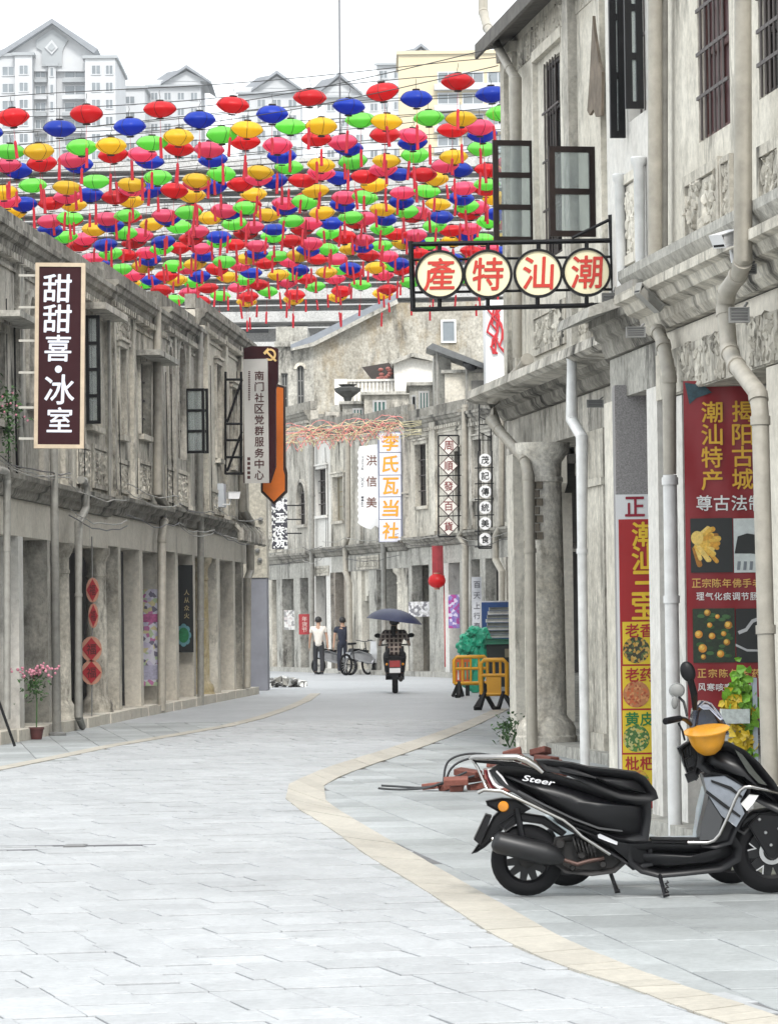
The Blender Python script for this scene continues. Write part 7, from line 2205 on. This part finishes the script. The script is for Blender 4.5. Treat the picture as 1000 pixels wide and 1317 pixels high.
# plaid cloth
pm, pn_, pb_ = nodemat('plaid_cloth')
L2 = pn_.links.new
tcn = pn_.nodes.new('ShaderNodeTexCoord'); sx = pn_.nodes.new('ShaderNodeSeparateXYZ'); L2(tcn.outputs['Object'], sx.inputs[0])
outs = []
for ax, sc_ in (('X', 11.0), ('Z', 11.0)):
    mu = pn_.nodes.new('ShaderNodeMath'); mu.operation = 'MULTIPLY'; mu.inputs[1].default_value = sc_; L2(sx.outputs[ax], mu.inputs[0])
    fr = pn_.nodes.new('ShaderNodeMath'); fr.operation = 'FRACT'; L2(mu.outputs[0], fr.inputs[0])
    gt = pn_.nodes.new('ShaderNodeMath'); gt.operation = 'GREATER_THAN'; gt.inputs[1].default_value = .68; L2(fr.outputs[0], gt.inputs[0]); outs.append(gt)
mxx = pn_.nodes.new('ShaderNodeMath'); mxx.operation = 'MAXIMUM'; L2(outs[0].outputs[0], mxx.inputs[0]); L2(outs[1].outputs[0], mxx.inputs[1])
mc = pn_.nodes.new('ShaderNodeMix'); mc.data_type = 'RGBA'; mc.inputs['A'].default_value = (.05, .032, .03, 1); mc.inputs['B'].default_value = (.36, .30, .26, 1)
L2(mxx.outputs[0], mc.inputs['Factor']); L2(mc.outputs['Result'], pb_.inputs['Base Color']); pb_.inputs['Roughness'].default_value = .9
person(RD, 1.65, P, pm, plain('dark_trousers', (.018, .018, .022), .8, var=.2), plain('dark_shoe', (.02, .02, .02), .5), sleeves=.98)
m = MB(); m.tube([(-.02, .30, 1.42), (-.02, .27, 1.3), (-.01, .26, 1.12)], [.06, .05, .02], 8); RD.part('hair_tail', m, HAIR, smooth=60)
UM = T('umbrella', 'dark blue umbrella fixed above the scooter rider', 'umbrella', MS.M @ Matrix.Translation((0, .55, 0)))
m = MB(); prof = []
for i in range(9):
    a = i / 8 * rad(62); prof.append((.56 * sin(a) / sin(rad(62)), 1.80 - .27 * (1 - cos(a)) / (1 - cos(rad(62)))))
vs = []; fs = []
for i, (r_, z) in enumerate(prof):
    for j in range(16):
        a = 2 * pi * j / 16; k = 1 - (.05 * (i / 8) ** 2 if j % 2 else 0); vs.append((r_ * k * 1.06 * cos(a), r_ * k * 1.5 * sin(a), z + .04 * cos(a) * 0 - .08 * cos(a) * (r_ / .56)))
for i in range(8):
    for j in range(16): fs.append((i * 16 + j, (i + 1) * 16 + j, (i + 1) * 16 + (j + 1) % 16, i * 16 + (j + 1) % 16))
m.add(vs, fs); UM.part('canopy', m, plain('navy_umbrella', (.010, .015, .06), .5, var=.12), smooth=30)
m = MB(); m.tube([(0, .3, .95), (0, .05, 1.5), (0, 0, 1.80)], .012, 8); UM.part('shaft', m, STEEL)
for j in range(8):
    a = 2 * pi * j / 8; m = MB(); m.tube([(0, 0, 1.72), (.5 * cos(a), .74 * sin(a), 1.55 - .07 * cos(a))], .005, 4); UM.part('rib', m, STEEL)

# parked motorbike and bicycle by the far arcade
def bike(label, px, pf, motor):
    g = ground(px, pf); th = T('motorbike' if motor else 'bicycle', label, 'motorbike' if motor else 'bicycle', frame(g.x, g.y, rad(40 if motor else 55)))
    r_ = .26 if motor else .32; w_ = .06 if motor else .022
    for x in (-.55, .55):
        n = 24; m = MB(); vs = []; fs = []
        for rr, zz in ((r_ * .8, -w_), (r_, -w_ * .4), (r_, w_ * .4), (r_ * .8, w_)):
            for j in range(n): a = 2 * pi * j / n; vs.append((x + rr * cos(a), zz, r_ + rr * sin(a)))
        for i in range(4):
            for j in range(n): fs.append((i * n + j, i * n + (j + 1) % n, ((i + 1) % 4) * n + (j + 1) % n, ((i + 1) % 4) * n + j))
        m.add(vs, fs); t_ = th.part('wheel', m, RUB, smooth=40)
        m = MB()
        for j in range(8): a = pi * j / 8; m.tube([(x - r_ * .8 * cos(a), 0, r_ - r_ * .8 * sin(a)), (x + r_ * .8 * cos(a), 0, r_ + r_ * .8 * sin(a))], .005, 4)
        th.part('spokes', m, STEEL, t_)
    fm = plain('bike_dark', (.03, .03, .032), .4, .2)
    if motor:
        m = MB(); m.loft([(-.6, .5), (-.3, .42), (.2, .32), (.3, .45), (.1, .62), (-.3, .72), (-.62, .66)], .12, .04); th.part('body', m, plain('bike_silver', (.45, .46, .48), .3, .3, var=.2), smooth=50)
        m = MB(); m.loft([(-.55, .68), (.05, .64), (.08, .72), (-.5, .78)], .11, .03); th.part('seat', m, SEATM, smooth=50)
        m = MB(); m.loft([(.3, .35), (.38, .35), (.48, .95), (.38, .98)], .16, .02); th.part('leg_shield', m, plain('bike_white', (.6, .6, .6), .3), smooth=50)
    else:
        m = MB(); m.tube([(-.55, 0, r_), (-.1, 0, .3), (.4, 0, .78), (-.2, 0, .75), (-.55, 0, r_)], .016, 6); m.tube([(-.1, 0, .3), (-.22, 0, .9)], .016, 6); th.part('frame', m, fm)
        m = MB(); m.loft([(-.36, .88), (-.1, .9), (-.12, .95), (-.36, .95)], .07, .02); th.part('saddle', m, SEATM, smooth=50)
    m = MB(); m.tube([(.55, 0, r_), (.42, 0, .95)], .02, 6); th.part('fork', m, fm)
    m = MB(); m.tube([(.36, -.28, 1.02), (.42, 0, .97), (.36, .28, 1.02)], .014, 6); th.part('handlebar', m, fm)
bike('pale parked motorbike between the two walkers', 428, 867, True)
bike('bicycle parked in the far arcade right of the walkers', 459, 868.5, False)
bike('second motorbike parked behind the bicycle in the far arcade', 469, 868.2, True)

# ------------------------------------------------------------------ haze
HZ = MB(); HZ.box(-420, 420, -20, 900, -1.2, 128)
hm = bpy.data.materials.new('haze'); hm.use_nodes = True
hn = hm.node_tree; hn.nodes.remove(hn.nodes['Principled BSDF'])
pv = hn.nodes.new('ShaderNodeVolumePrincipled'); pv.inputs['Color'].default_value = (.93, .96, 1, 1); pv.inputs['Density'].default_value = .00018; pv.inputs['Anisotropy'].default_value = .2
hn.links.new(pv.outputs[0], hn.nodes['Material Output'].inputs['Volume'])
solo('haze', None, None, HZ, hm, kind='stuff')
